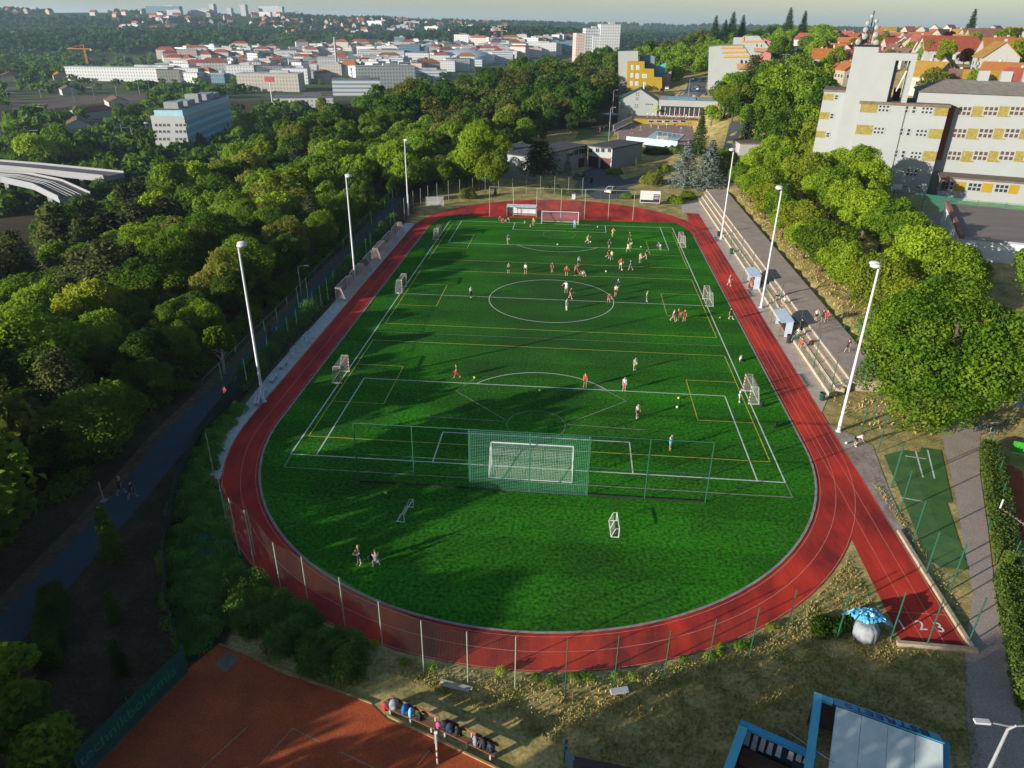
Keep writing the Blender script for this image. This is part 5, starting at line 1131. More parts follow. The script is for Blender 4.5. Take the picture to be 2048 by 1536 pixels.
# pool, decks, panels
pq = [AtD(u, v, d)[:2] for u, v, d in ((1268, 296, 237), (1350, 303, 232), (1385, 270, 272), (1296, 264, 280))]
zp = max(h(*p) for p in pq)+.15
mb = MB(); mb.prism([AtD(u, v, d)[:2] for u, v, d in ((1236, 296, 238), (1352, 310, 226), (1420, 275, 270), (1412, 266, 284), (1262, 262, 284), (1235, 276, 262))], zp-2, zp); struct(mb, 'pool_deck', mat('deck_brick', (.30, .20, .17), amt=.15, scale=.6))
mb = MB(); mb.prism([AtD(u, v, d)[:2] for u, v, d in ((1285, 294, 240), (1348, 299, 236), (1368, 281, 258), (1312, 276, 264))], zp-.1, zp+.12); struct(mb, 'pool_edge', M_wsteel)
mb = MB(); mb.prism([AtD(u, v, d)[:2] for u, v, d in ((1291, 292, 242), (1346, 297, 238.5), (1364, 282, 256), (1314, 277.5, 262))], zp, zp+.13); struct(mb, 'pool_water', mat('pool_water', (.22, .42, .50), rough=.08, amt=.1, scale=.3))
def panels(name, label, P, hh, z, m, step=2.0):
    t = thing(name, label, 'fence', (*P[0], z), 0, None, world=True); mb = MB(); mp_ = MB()
    for a, b in zip(P[:-1], P[1:]):
        mb.bar((*a, z+hh/2), (*b, z+hh/2), .05, hh); n = max(1, int(math.dist(a, b)/step))
        for k in range(n+1): q = np.array(a)+(np.array(b)-np.array(a))*k/n; mp_.box(q[0], q[1], z-.3, .12, .12, hh+.4)
    mb.build('panel', m, t); mp_.build('post', M_wsteel, t)
M_pan = mat('pale_blue_panel', (.42, .58, .62), rough=.3, amt=.2, scale=1.2)
panels('pool_fence', 'pale blue panel fence in front of the pool, behind the hedge', [AtD(1251, 300, 234)[:2], AtD(1352, 309, 227)[:2]], 1.9, zp, M_pan)
panels('pool_fence', 'pale blue panel wall running up beside the lawn', [AtD(1225, 275, 262)[:2], AtD(1262, 252, 290)[:2]], 1.8, zp, M_pan)
panels('lawn_hoarding', 'pale banner hoarding at the back of the pool lawn', [AtD(1159, 238, 306)[:2], AtD(1192, 238, 306)[:2]], 1.8, h(*AtD(1175, 238, 306)[:2]), mat('banner', (.5, .6, .66)))
ribbon('lawn', [AtD(1150, 272, 262)[:2], AtD(1160, 246, 292)[:2]], [AtD(1215, 272, 262)[:2], AtD(1235, 248, 290)[:2]], mat('lawn', (.05, .11, .025)), .05, 4)
x, y, _ = AtD(1322, 297, 236); t = thing('pool_kiosk', 'small grey kiosk with white hatch on the pool deck', 'kiosk', (x, y, zp), .1)
mb = MB(); mb.box(0, 0, 0, 3.0, 1.8, 1.9); mb.build('body', mat('kiosk_grey', (.35, .33, .32)), t); mb = MB(); mb.box(0, 0, 1.9, 3.3, 2.1, .16); mb.build('roof', M_wsteel, t); mb = MB(); mb.box(-.2, -.92, .6, 1.3, .06, .8); mb.build('hatch', M_wsteel, t)
def parasol(label, x, y, z, r, hh, m, group=None):
    t = thing('parasol', label, 'parasol', (x, y, z), 0, group); mb = MB(); mb.tube([(0, 0, 0), (0, 0, hh)], .05, 6); mb.build('pole', M_wsteel, t); mb = MB(); mb.lathe([(r, hh-.5), (r*.5, hh-.2), (.04, hh+.1)], n=8); mb.build('canopy', m, t)
x, y, _ = AtD(1215, 222, 302); z = h(x, y)
for i, (dx, lb) in enumerate(((-6, 'blue-grey garden parasol beside the gable house, left of the pair'), (1, 'blue-grey garden parasol touching the gable house wall'))): parasol(lb, x+dx, y, z, 3.4, 4.4, mat('parasol_blue', (.30, .42, .45)), 'parasols beside the gable house')
x, y, _ = AtD(1311, 232, 292); parasol('lime green parasol on the pool terrace', x, y, zty, 2.4, 3.0, mat('parasol_lime', (.45, .55, .04)))
# ---- stepped yellow building and white apartment gables
def slab(t, name, pts, d, depth, m, zdown=None, tilt=0.0):
    """solid with a photographed outline at its own distance, real size and depth"""
    P0 = AtD(sum(p[0] for p in pts)/len(pts), pts[0][1], d); vd = np.array(P0[:2])-np.array((CX, CY)); a = math.atan2(vd[0], vd[1])+tilt; n = np.array((math.sin(a), math.cos(a), 0))
    W = [onplane(u, v, P0, n) for u, v in pts]
    zmin = min(p[2] for p in W); W = [np.array((p[0], p[1], (zdown if zdown is not None and p[2] < zmin+1.0 else p[2]))) for p in W]
    B = [p+n*depth for p in W]; mb = MB(); mb.face(W[::-1] if False else W); mb.face(B[::-1])
    for i in range(len(W)): j = (i+1) % len(W); mb.quad(W[j], W[i], B[i], B[j])
    return mb.build(name, m, t), P0, n
def facepanel(t, name, px4, P0, n, m, o=.08, th=.1):
    W = [onplane(u, v, np.array(P0)-n*o, n) for u, v in px4]; B = [p+n*th for p in W]; mb = MB(); mb.face(W); k = len(W)
    for i in range(k): j = (i+1) % k; mb.quad(W[j], W[i], B[i], B[j])
    return mb.build(name, m, t)
rect = lambda u0, v0, u1, v1: [(u0, v1), (u1, v1), (u1, v0), (u0, v0)]
P = AtD(1270, 185, 385); zg_ = h(*P[:2])-1
t = thing('yellow_apartment_block', 'stepped yellow and white apartment block among the ridge trees', 'building', (P[0], P[1], zg_), 0, None, world=True)
slab(t, 'white_tower', [(1237, 195), (1258, 195), (1276, 195), (1276, 102), (1236, 103)], 388, 10, M_render, zg_)
o_, P0, n = slab(t, 'wall', [(1253, 190), (1324, 190), (1324, 155), (1308, 154), (1308, 138), (1289, 137), (1289, 123), (1255, 123)], 384, 13, M_yellow_w, zg_)
for u0, v0, u1, v1 in ((1262, 130, 1267, 140), (1272, 131, 1279, 140), (1261, 146, 1267, 155), (1271, 147, 1278, 157), (1284, 148, 1294, 156), (1260, 162, 1266, 172), (1270, 163, 1277, 172), (1287, 164, 1292, 172)):
    f_ = facepanel(t, 'window', rect(u0, v0, u1, v1), P0, n, M_wsteel); facepanel(f_, 'pane', rect(u0+.8, v0+.8, u1-.8, v1-.8), P0, n, M_glassb if False else mat('blind_white', (.45, .45, .44)), .12)
slab(t, 'terrace_wall', [(1308, 178), (1340, 178), (1343, 142), (1325, 152), (1308, 154)], 392, 9, mat('mauve_wall', (.27, .20, .20)), zg_); slab(t, 'terrace_wall', [(1296, 150), (1330, 150), (1332, 125), (1310, 136), (1296, 136)], 394, 8, mat('terrace_blue', (.08, .32, .38)), zg_)
slab(t, 'roof_plant', [(1276, 128), (1312, 130), (1310, 113), (1300, 110), (1280, 112)], 393, 6, mat('roof_plant', (.14, .20, .24)), zg_)
P = AtD(1465, 185, 375); zg_ = h(*P[:2])-1
def gableblock(label, wall, bands, side, d, depth, balc, wins, tilt):
    t = thing('apartment_block', label, 'building', (*AtD(wall[0][0], wall[0][1], d)[:2], zg_), 0, 'apartment blocks with stepped orange roofs', world=True)
    o_, P0, n = slab(t, 'gable_wall', wall, d, depth, M_render, zg_-3)
    for b in bands:
        W = facepanel(t, 'roof_band', b, P0, n, M_orange, .35, .3)
    slab(t, 'side_wall', side, d+1.2, depth-2, M_pink, zg_-3)
    if balc: facepanel(t, 'balcony', balc, P0, n, mat('balcony_wood', (.36, .19, .08)), 1.3, 1.3)
    for w_ in wins: facepanel(t, 'window', rect(*w_), P0, n, M_glass, .06)
gableblock('big white apartment gable with orange roof bands and wooden balcony', [(1414, 196), (1512, 196), (1516, 135), (1487, 91), (1440, 92), (1418, 94)], [[(1441, 97.5), (1488, 97), (1486, 92.5), (1444, 93)], [(1443, 106), (1495, 105.5), (1492, 101.5), (1447, 102)], [(1446, 115), (1502, 114.5), (1499, 110.5), (1451, 111)]], [(1510, 190), (1538, 180), (1541, 106), (1531, 104), (1518, 112), (1517, 135)], 370, 26, [(1474, 138), (1502, 138), (1503, 128), (1473, 127.5)], [(1481, 120, 1485.5, 127), (1490, 121, 1494, 126.5), (1471, 143, 1472.5, 150), (1467, 175, 1469, 182)], 0)
gableblock('second white apartment gable rising behind the bigger one', [(1466, 150), (1540, 150), (1543, 100), (1518, 72), (1487, 72), (1485, 75), (1467, 75)], [[(1487, 84.5), (1530, 83.5), (1528, 80.5), (1490, 81.5)], [(1483, 84), (1487.5, 84), (1489, 73), (1486, 73)]], [(1538, 150), (1545, 148), (1545, 84), (1524, 75), (1521, 76), (1542, 101)], 420, 22, [(1508, 103), (1534, 104), (1535, 97), (1508, 96)], [(1513, 88, 1515, 94), (1522, 89, 1524, 94)], 0)
# ---- suburb with tiled roofs
M_roofs = [mat('tile_orange', (.30, .105, .028), amt=.12, scale=.8), mat('tile_red', (.26, .06, .035), amt=.12, scale=.8), mat('tile_brown', (.16, .085, .06), amt=.12, scale=.8), mat('tile_ochre', (.30, .17, .03), amt=.12, scale=.8), mat('tile_dull_red', (.28, .09, .07), amt=.12, scale=.8)]
RN = ('orange', 'red', 'brown', 'ochre', 'dull red')
M_walls = [mat('house_white', (.34, .335, .31), amt=.05), mat('house_cream', (.32, .28, .20), amt=.05), mat('house_grey', (.38, .36, .33), amt=.06), mat('house_pink', (.45, .30, .26), amt=.05)]
def house(x, y, z, w_, l, hw, hr, rz, wi, ri_, label, group, det=True, name='house'):
    t = thing(name, label, 'house', (x, y, z), rz, group); mb = MB(); mb.box(0, 0, -2.5, w_, l, hw+2.5)
    for s in (-1, 1): mb.face([(-w_/2, s*l/2, hw), (w_/2, s*l/2, hw), (0, s*l/2, hw+hr)][::s])
    mb.build('wall', M_walls[wi], t); mb = MB(); e = .4; k = hr/(w_/2)
    for s in (-1, 1):
        a = [(s*(w_/2+e), -l/2-e, hw-e*k), (0, -l/2-e, hw+hr), (0, l/2+e, hw+hr), (s*(w_/2+e), l/2+e, hw-e*k)]
        b = [(p[0], p[1], p[2]+.22) for p in a]; mb.hexa((a if s > 0 else a[::-1])+(b if s > 0 else b[::-1]))
    r = mb.build('roof', M_roofs[ri_], t)
    if det:
        mb = MB(); mb.box(w_*.2, l*.2, hw+hr*.3, .7, .7, hr*.9); mb.build('chimney', M_walls[0], r)
        for s in (-1, 1):
            for q in (-.25, .25):
                mb = MB(); mb.box(q*w_, s*(l/2+.02), hw*.42, 1.1, .1, 1.3); f_ = mb.build('window', M_wsteel, t); mb = MB(); mb.box(q*w_, s*(l/2+.05), hw*.42+.1, .9, .1, 1.1); mb.build('pane', M_glass, f_)
        for s in (-1, 1):
            for q in (-.3, 0, .3):
                mb = MB(); mb.box(s*(w_/2+.02), q*l, hw*.42, .1, 1.1, 1.3); f_ = mb.build('window', M_wsteel, t); mb = MB(); mb.box(s*(w_/2+.05), q*l, hw*.42+.1, .1, .9, 1.1); mb.build('pane', M_glass, f_)
    return t
AD = ('with long eaves', 'with chimney and pale walls', 'half hidden by garden trees', 'turned gable-on to the school', 'with broad low roof', 'with steep roof')
rs = random.Random(12)
HS = [(1652, 112, 330, 11, 14, 0, 0, 1.3, 'orange-roofed house above the dark gabled one, by the parked street'), (1680, 128, 300, 9, 12, 2, 0, .3, 'brown-roofed house with white front gable left of the tower'), (1700, 148, 272, 12, 18, 4, 2, 1.5, 'long dark-roofed house just left of the school tower'), (1672, 168, 262, 8, 9, 1, 1, .1, 'small bright red-roofed house in the shade by the park trees'), (1690, 170, 255, 7, 8, 0, 1, .2, 'orange lean-to house touching the tower outline'),
      (1693, 100, 372, 10, 12, 0, 0, -.4, 'white gabled house with orange roof beyond the tower shoulder'), (1662, 82, 450, 10, 14, 0, 0, .8, 'orange-roofed house on the crest beside pale red one'), (1690, 76, 470, 11, 13, 4, 3, .6, 'pale red hipped house on the crest'), (1706, 80, 455, 9, 10, 1, 2, .6, 'blue-shaded house on the crest beside the dishes'),
      (1875, 95, 330, 12, 20, 0, 0, 1.45, 'long orange roof with three white dormers'), (1890, 112, 290, 13, 22, 1, 0, 1.5, 'very long red roof over a white gable end'), (1925, 112, 300, 10, 14, 1, 1, 1.4, 'orange and red roof right of the long red one'), (1860, 150, 232, 11, 12, 3, 0, .5, 'ochre roofed house beside the tower pier'), (1885, 150, 236, 10, 13, 2, 0, -.5, 'white steep gable facing the school roof'), (1988, 130, 250, 12, 14, 3, 0, -.2, 'tall ochre gable with white front above the school roof'), (2008, 150, 232, 12, 14, 0, 1, .9, 'orange broad roof at the picture edge above the school'), (2000, 112, 285, 12, 16, 0, 0, 1.4, 'orange roof with grey dormers'), (2003, 100, 320, 11, 15, 3, 0, 1.4, 'ochre roof with white gable in the upper rows'), (1962, 172, 222, 10, 12, 3, 1, 1.2, 'ochre roof right behind the school roof vents'), (1925, 172, 226, 9, 10, 2, 2, 1.0, 'low dark house with blue canopy behind the school'), (1846, 92, 380, 10, 13, 0, 1, 1.3, 'orange roof behind the small antenna'), (1960, 92, 360, 12, 16, 2, 1, 1.5, 'brown-grey roof in the third row'), (2040, 160, 226, 11, 12, 1, 1, .3, 'red roof cut by the picture edge')]
for u, v, d, w_, l, ri_, wi, rz, lb in HS:
    w_ *= .8; l *= .8; d *= 1.12; x, y, _ = AtD(u, v, d); z = h(x, y); ze = AtD(u, v, d)[2]; house(x, y, max(z, ze-5.5), w_, l, 4.6, w_*.42, rz, wi, ri_, lb, None)
n_ = 0
for row, d in enumerate((385, 420, 460, 500, 545, 600, 660, 730, 820)):
    for u in range(1600+row % 2*14, 2110, 30):
        if rs.random() < .25: continue
        uu = u+rs.uniform(-8, 8); x, y, _ = AtD(uu, 80, d+rs.uniform(-14, 14)); r_ = rs.choice((0, 0, 1, 2, 3, 4, 4)); w_ = rs.uniform(7, 9)
        if uu < 1640 and d < 560: continue
        house(x, y, h(x, y), w_, rs.uniform(8, 12), 4.2, w_*.45, rs.uniform(-1.6, 1.6), rs.choice((0, 0, 1, 2, 3)), r_, '%s-roofed house in the hilltop suburb, %s' % (RN[r_], 'left of the dish antennas' if uu < 1730 else 'between the antennas and the small mast' if uu < 1840 else 'above the long red roof' if uu < 1940 else 'towards the lone conifer and the edge'), 'houses of the hilltop suburb', det=d < 450); n_ += 1
for k in range(150):
    u = rs.uniform(1600, 2090); d = rs.uniform(240, 760); x, y, _ = AtD(u, 90, d)
    if d < 300 and u < 1845: continue
    key = rs.choice(('m0', 'm1', 'm2', 'm5', 'm3', 'm0')) if rs.random() > .03 else 'copper'
    plant(key, x, y, rs.uniform(5, 9.5), ('copper-leaved tree' if key == 'copper' else 'garden tree')+' between the tiled roofs of the suburb, '+('left of the antennas' if u < 1740 else 'right of the school tower' if u < 1900 else 'towards the picture edge'), 'garden trees of the suburb')
# parked street
ribbon('street', [AtD(1575, 150, 330)[:2], AtD(1575, 120, 420)[:2], AtD(1580, 85, 560)[:2]], [AtD(1612, 150, 330)[:2], AtD(1602, 120, 420)[:2], AtD(1594, 85, 560)[:2]], mat('street_asphalt', (.07, .075, .085), amt=.1), .1, 8)
ribbon('street', [AtD(1340, 190, 335)[:2], AtD(1375, 165, 380)[:2], AtD(1380, 150, 430)[:2]], [AtD(1412, 195, 330)[:2], AtD(1412, 165, 380)[:2], AtD(1412, 150, 430)[:2]], mat('street_asphalt', (.07, .075, .085)), .1, 8)
M_tyre = mat('tyre', (.015, .015, .016), rough=.8)
def car(label, x, y, z, rz, m, group=None):
    t = thing('parked_car', label, 'car', (x, y, z), rz, group); mb = MB()
    pr = [(-2.15, .35), (-2.15, .75), (-1.95, .88), (-1.2, .95), (-.65, 1.42), (.75, 1.45), (1.55, .98), (2.1, .85), (2.15, .35)]
    for s in (-1, 1): mb.face([(a, s*.85*(.86 if b > 1.2 else 1), b) for a, b in pr][::s])
    for a, b in zip(pr, pr[1:]+pr[:1]): q = lambda p: .85*(.86 if p[1] > 1.2 else 1); mb.quad((a[0], q(a), a[1]), (b[0], q(b), b[1]), (b[0], -q(b), b[1]), (a[0], -q(a), a[1]))
    mb.build('body', m, t); mb = MB()
    mb.quad((-1.18, .7, .98), (-1.18, -.7, .98), (-.68, -.66, 1.40), (-.68, .66, 1.40)); mb.quad((1.53, -.7, 1.0), (1.53, .7, 1.0), (.79, .66, 1.43), (.79, -.66, 1.43))
    for s in (-1, 1): mb.face([(-1.0, s*.845, 1.0), (1.3, s*.845, 1.0), (.7, s*.755, 1.38), (-.6, s*.755, 1.38)][::s])
    o = mb.build('window', M_glass, t); o.scale = (1.01, 1.02, 1.005)
    for a in (-1.3, 1.35):
        for s in (-1, 1): mb = MB(); mb.tube([(a, s*.72, .33), (a, s*.9, .33)], .33, 12); w_ = mb.build('wheel', M_tyre, t); mb = MB(); mb.tube([(a, s*.89, .33), (a, s*.91, .33)], .2, 10); mb.build('rim', M_grey, w_)
    for s in (-1, 1): mb = MB(); mb.box(2.13, s*.6, .62, .06, .3, .16); mb.build('tail_light', M_red, t)
    return t
CC = {k: mat('car_'+k, c, rough=.25, amt=.03, spec=.6) for k, c in dict(silver=(.45, .44, .42), dark=(.03, .035, .05), blue=(.03, .10, .25), white=(.6, .6, .6), red=(.4, .02, .03)).items()}
x, y = G(1222, 385); car('silver car driving away on the access road behind the mesh gate', x, y, h(x, y)+.03, PI*.36+PI, CC['silver'])
for i, (u, v, d, c) in enumerate(((1388, 180, 352, 'blue'), (1393, 175, 362, 'white'), (1398, 168, 376, 'dark'), (1378, 178, 355, 'dark'), (1385, 188, 340, 'white'), (1325, 172, 372, 'dark'), (1335, 165, 385, 'white'), (1400, 158, 400, 'dark'), (1582, 122, 412, 'white'), (1583, 129, 395, 'dark'), (1584, 136, 378, 'dark'), (1586, 142, 362, 'silver'), (1588, 147, 350, 'dark'), (1601, 135, 378, 'blue'))):
    x, y, _ = AtD(u, v, d); car('%s car parked %s' % (c, 'on the street by the big apartment gable' if u < 1450 else 'in the line along the suburb street'), x, y, h(x, y)+.12, 1.45 if u < 1450 else 1.6, CC[c], 'cars parked along the streets')
x, y = G(1150, 358); car('dark car under the small tree before the garages', x+1, y, h(x, y), 1.1, CC['dark'])
x, y = G(945, 372); car('red car half hidden under the trees beyond the far bend', x, y+3, h(x, y), .2, CC['red'])
# street lamps far
def lamp(label, x, y, hh, double=False, group='street lamps beyond the pitch', z=None):
    z = h(x, y) if z is None else z; t = thing('street_lamp', label, 'street lamp', (x, y, z), 0, group); mb = MB(); mb.tube([(0, 0, 0), (0, 0, hh-.3), (.3, 0, hh)], [.1, .07, .05], 7); mb.build('pole', M_grey, t)
    for s in ((-1, 1) if double else (1,)): mb = MB(); mb.tube([(0, 0, hh-.1), (s*1.1, 0, hh+.1)], .04, 5); a_ = mb.build('arm', M_grey, t); mb = MB(); mb.box(s*1.3, 0, hh+.02, .7, .26, .12); mb.build('lamp_head', mat('lamp_pale', (.5, .5, .48)), a_)
for u, v, d, hh, db, lb in ((1226, 210, 315, 10, 0, 'street lamp between the wood and the gable house'), (1218, 272, 262, 11, 0, 'tall lamp post on the lawn left of the pool'), (1377, 188, 345, 8, 0, 'lamp on the street left of the big apartment gable'), (1498, 208, 300, 9, 0, 'lamp in front of the sunlit pine'), (1553, 165, 330, 8, 1, 'double-armed lamp in the shade right of the apartment gables, nearest'), (1567, 140, 380, 8, 1, 'double-armed lamp along the parked street'), (1570, 110, 440, 8, 1, 'double-armed lamp far up the parked street'), (1592, 105, 420, 9, 0, 'white pole lamp at the street crossing')):
    x, y, _ = AtD(u, v, d); lamp(lb, x, y, hh, bool(db))
lamp('path lamp post at the edge of the wood beside the asphalt path', *G(603, 592), 4.6)
x, y = G(208, 1002); t = thing('path_post', 'short pale post at the left edge of the asphalt path below the walkers', 'post', (x, y, 0)); mb = MB(); mb.tube([(0, 0, -.1), (0, 0, 1.9)], .06, 8); mb.build('shaft', M_grey, t); mb = MB(); mb.box(0, 0, 0, .5, .5, .08); mb.build('foot', M_grey, t)
lamp('double-headed lamp over the walkway in the near corner', *G(2020, 1450, 6.5), 6.5, True, z=0)
# ================================================================== VALLEY AND CITY
rc = random.Random(21)
FM = [facademat('city_white', (.50, .50, .49), (.20, .22, .25), 3.2, 3.3, .45, .45), facademat('city_cream', (.36, .33, .28), (.18, .18, .18), 3.0, 3.4, .4, .5), facademat('city_grey', (.42, .42, .43), (.12, .15, .18), 3.4, 3.4, .6, .5),
      facademat('city_band', (.48, .48, .48), (.16, .22, .28), 40, 3.5, 1.0, .45), facademat('city_teal', (.10, .20, .25), (.04, .09, .13), 2.0, 3.5, .7, .8), facademat('city_pink', (.50, .36, .32), (.2, .17, .16), 3.0, 3.3, .4, .45)]
M_flat = mat('flat_roof', (.42, .42, .42), amt=.2, scale=.1); M_flat2 = mat('flat_roof_dark', (.16, .16, .17), amt=.2, scale=.1)
def block(name, label, x, y, z, w_, l, hh, rz, fm, roof, group=None, pitched=0.0):
    t = thing(name, label, 'building', (x, y, z), rz, group); mb = MB(); mb.box(0, 0, -8, w_, l, hh+8); mb.build('wall', fm, t); mb = MB()
    if pitched:
        e = .5; P = [(-w_/2-e, -l/2-e, hh), (w_/2+e, -l/2-e, hh), (w_/2+e, l/2+e, hh), (-w_/2-e, l/2+e, hh)]; k = min(w_, l)*.5
        R_ = [(-max(0, w_/2-k), -max(0, l/2-k), hh+pitched), (max(.05, w_/2-k), -max(0, l/2-k), hh+pitched), (max(.05, w_/2-k), max(.05, l/2-k), hh+pitched), (-max(0, w_/2-k), max(.05, l/2-k), hh+pitched)]; mb.hexa(P+R_)
    else: mb.box(0, 0, hh, w_+.4, l+.4, .5); mb.box(w_*.15, l*.1, hh+.5, w_*.3, l*.25, 2.2)
    mb.build('roof', roof, t); return t
# white office block above the wood
C_ = G3(378, 290, -20); zc = -20
fa = Facade(G(312, 290, -20), G(378, 290, -20)); fb = Facade(G(378, 290, -20), G(467, 250, -20)); t = thing('office_block', 'white office block with blue glazed long side rising over the wood', 'office block', C_, 0, None, world=True)
_, zt_ = fa.sz(376, 232); _, zp_ = fa.sz(365, 214)
dd = fb.e; MO = facademat('office_end', (.62, .62, .60), (.62, .62, .60), 3, 3)
mb = MB(); Lb = fb.L; a_, b_ = np.array(fa.at(0, 0)), np.array(fa.at(fa.L, 0)); q = [a_, b_, b_+dd*Lb, a_+dd*Lb]; mb.hexa([(*p[:2], -32) for p in q]+[(*p[:2], zt_) for p in q]); mb.build('wall', mat('office_white', (.42, .43, .42), amt=.03), t)
for k in range(4):
    zz = zt_-4.4-k*3.9; m_ = fb.block('window_band', facademat('office_band', (.22, .52, .64), (.06, .13, .18), 1.6, 50, .5, 1.0), t, .6, Lb-.6, zz, zz+1.9, 0, .12)
    fb.block('spandrel', mat('spandrel_blue', (.42, .66, .76), rough=.3), t, .3, Lb-.3, zz-1.5, zz-.1, 0, .2)
fb.block('parapet_band', mat('spandrel_blue', (.22, .50, .62)), t, 0, Lb, zt_-.4, zt_+2.6, -14, -.3)
fb.block('roof', M_flat2, t, 1, Lb-1, zt_+2.6, zt_+2.8, -13.5, -.8)
for vt in (247, 260, 275):
    for k in range(8):
        if k == 4: continue
        a, z1 = fa.sz(309+k*8.2, vt); f_ = fa.windows(t, a, a+1.3, z1-1.5, z1, 2, 1, .2, frame=mat('office_white', (.42, .43, .42)))
for k, (s_, w_, hh) in enumerate(((6, 8, 3), (20, 12, 2.4), (38, 6, 4.2), (52, 14, 3), (68, 8, 2.4))): fb.block('roof_plant', M_grey if k % 2 else M_render, t, s_, s_+w_, zt_+2.8, zt_+2.8+hh, -11, -4)
used = []
def cityblock(u, v, w_, l, hh, fi, ri_, rz, label, group=None, pitched=0, name='city_building', zmin=None):
    x, y, z = T(u, v, 300); used.append((u, v)); return block(name, label, x, y, z, w_, l, hh, rz, FM[fi], ri_, group, pitched)
for a in ((275, 162, 150, 18, 14, 0, M_flat, .05, 'long plain white building at the edge of the rail yard'), (345, 158, 16, 30, 14, 4, M_flat2, .1, 'dark glass end of the long white building'), (395, 150, 60, 22, 14, 4, M_flat2, .1, 'stepped blue glass building behind the rail yard'), (455, 122, 30, 20, 20, 5, M_flat, 0, 'reddish tall block above the white ones in the valley'), (660, 158, 26, 26, 24, 0, M_flat, .3, 'white block with dark curved roof beside the white chimney'), (545, 182, 60, 24, 16, 1, M_flat, .1, 'pale yellow flat-roofed hall before the blue house'), (625, 152, 40, 16, 14, 2, M_roofs[1], .2, 'grey house with red roof next to the white curved block'),
          (770, 178, 18, 62, 22, 0, M_flat, -1.1, 'white flats with grey loggia columns behind the wood crest'), (715, 190, 44, 24, 14, 3, M_flat2, .25, 'white offices with blue side in front of the flats'), (610, 215, 46, 26, 8, 0, M_flat2, .3, 'low white hall with dark blue roof at the foot of the wood'), (765, 130, 74, 24, 22, 2, M_flat2, .15, 'patterned grey block beside the dark glass tower'), (822, 130, 34, 30, 30, 4, M_flat2, .1, 'dark glass office tower in the middle of the city'), (848, 130, 16, 26, 27, 4, M_flat2, .1, 'narrow dark glass slab beside the glass tower'), (845, 158, 60, 24, 10, 3, M_flat, .2, 'low white building below the dark glass tower'), (930, 132, 60, 26, 10, 3, M_flat, 0, 'white podium under the grey arena dome'), (1000, 108, 60, 20, 16, 4, M_flat, 0, 'blue glazed building right of the arena'), (1075, 106, 74, 22, 18, 0, M_flat, 0, 'white office slab with window rows before the ridge'), (1130, 106, 46, 22, 18, 4, M_flat2, 0, 'dark blue glazed block left of the towers')):
    cityblock(*a)
for u, v, w_, l, hh, fi, lb in ((1166, 100, 24, 24, 46, 5, 'pinkish tower block standing left of the two white towers'), (1182, 96, 20, 22, 62, 2, 'grey-blue high-rise between the pinkish and the white tower'), (1216, 88, 26, 20, 70, 0, 'tallest white high-rise over the ridge'), (1204, 95, 30, 22, 36, 0, 'white lower tower at the foot of the tallest one')):
    x, y, z = AtD(u, v, 1050); z = -24; block('tower_block', lb, x, y, z, w_, l, (AtD(u, {1166: 67, 1182: 57, 1216: 49, 1204: 71}[u], 1050)[2]+24), .2, FM[fi], M_flat)
x, y, z = T(930, 128, 400); t = thing('arena', 'grey shallow dome of the arena in the city', 'arena', (x, y, z), 0); mb = MB(); mb.lathe([(52, -6), (52, 12), (48, 15), (30, 20), (10, 23), (.5, 23.5)], n=40); mb.build('dome', mat('dome_grey', (.42, .47, .52), rough=.35), t, True)
x, y, z = T(676, 160, 400); t = thing('chimney_stack', 'slim white chimney stack beside the curved white block', 'chimney', (x, y, z), 0); mb = MB(); mb.lathe([(1.7, -4), (1.2, 46)], n=10); mb.build('shaft', M_render, t, True)
x, y, z = T(545, 208, 300); t = thing('advert_pole', 'pole with small red sign board among the valley trees', 'sign', (x, y, z), 0); mb = MB(); mb.tube([(0, 0, -2), (0, 0, 17)], .5, 8); mb.build('pole', M_wsteel, t); mb = MB(); mb.box(0, 0, 17, 8, .8, 4); mb.build('board', mat('sign_red', (.35, .08, .08)), t)
def crane(u, v, hh, lb, d=400):
    x, y, z = T(u, v, d); t = thing('tower_crane', lb, 'crane', (x, y, z), 1.6, 'construction cranes in the valley'); m_ = mat('crane_orange', (.5, .22, .03)); mb = MB()
    for a in (-.9, .9):
        for b in (-.9, .9): mb.bar((a, b, -2), (a, b, hh), .35)
    for k in range(int(hh/3)): mb.bar((-.9, -.9, k*3), (.9, -.9, k*3+3), .25); mb.bar((.9, .9, k*3), (-.9, .9, k*3+3), .25)
    mb.build('mast', m_, t); mb = MB(); mb.bar((0, -10, hh), (0, 24, hh), .8); mb.bar((0, 0, hh+5), (0, 22, hh+.4), .3); mb.bar((0, 0, hh), (0, 0, hh+5), .6); mb.build('jib', m_, t); mb = MB(); mb.box(0, -9, hh-2.2, 1.6, 2.4, 2.2); mb.build('counterweight', M_grey, t)
crane(178, 140, 26, 'orange tower crane beyond the rail yard'); crane(1004, 88, 24, 'small crane on the far side of the city')
BN = ('white', 'cream', 'grey', 'white-banded', 'blue glass', 'pinkish')
cands = [(rc.uniform(330, 1165), rc.uniform(84, 168)) for _ in range(900)]
cnt = 0
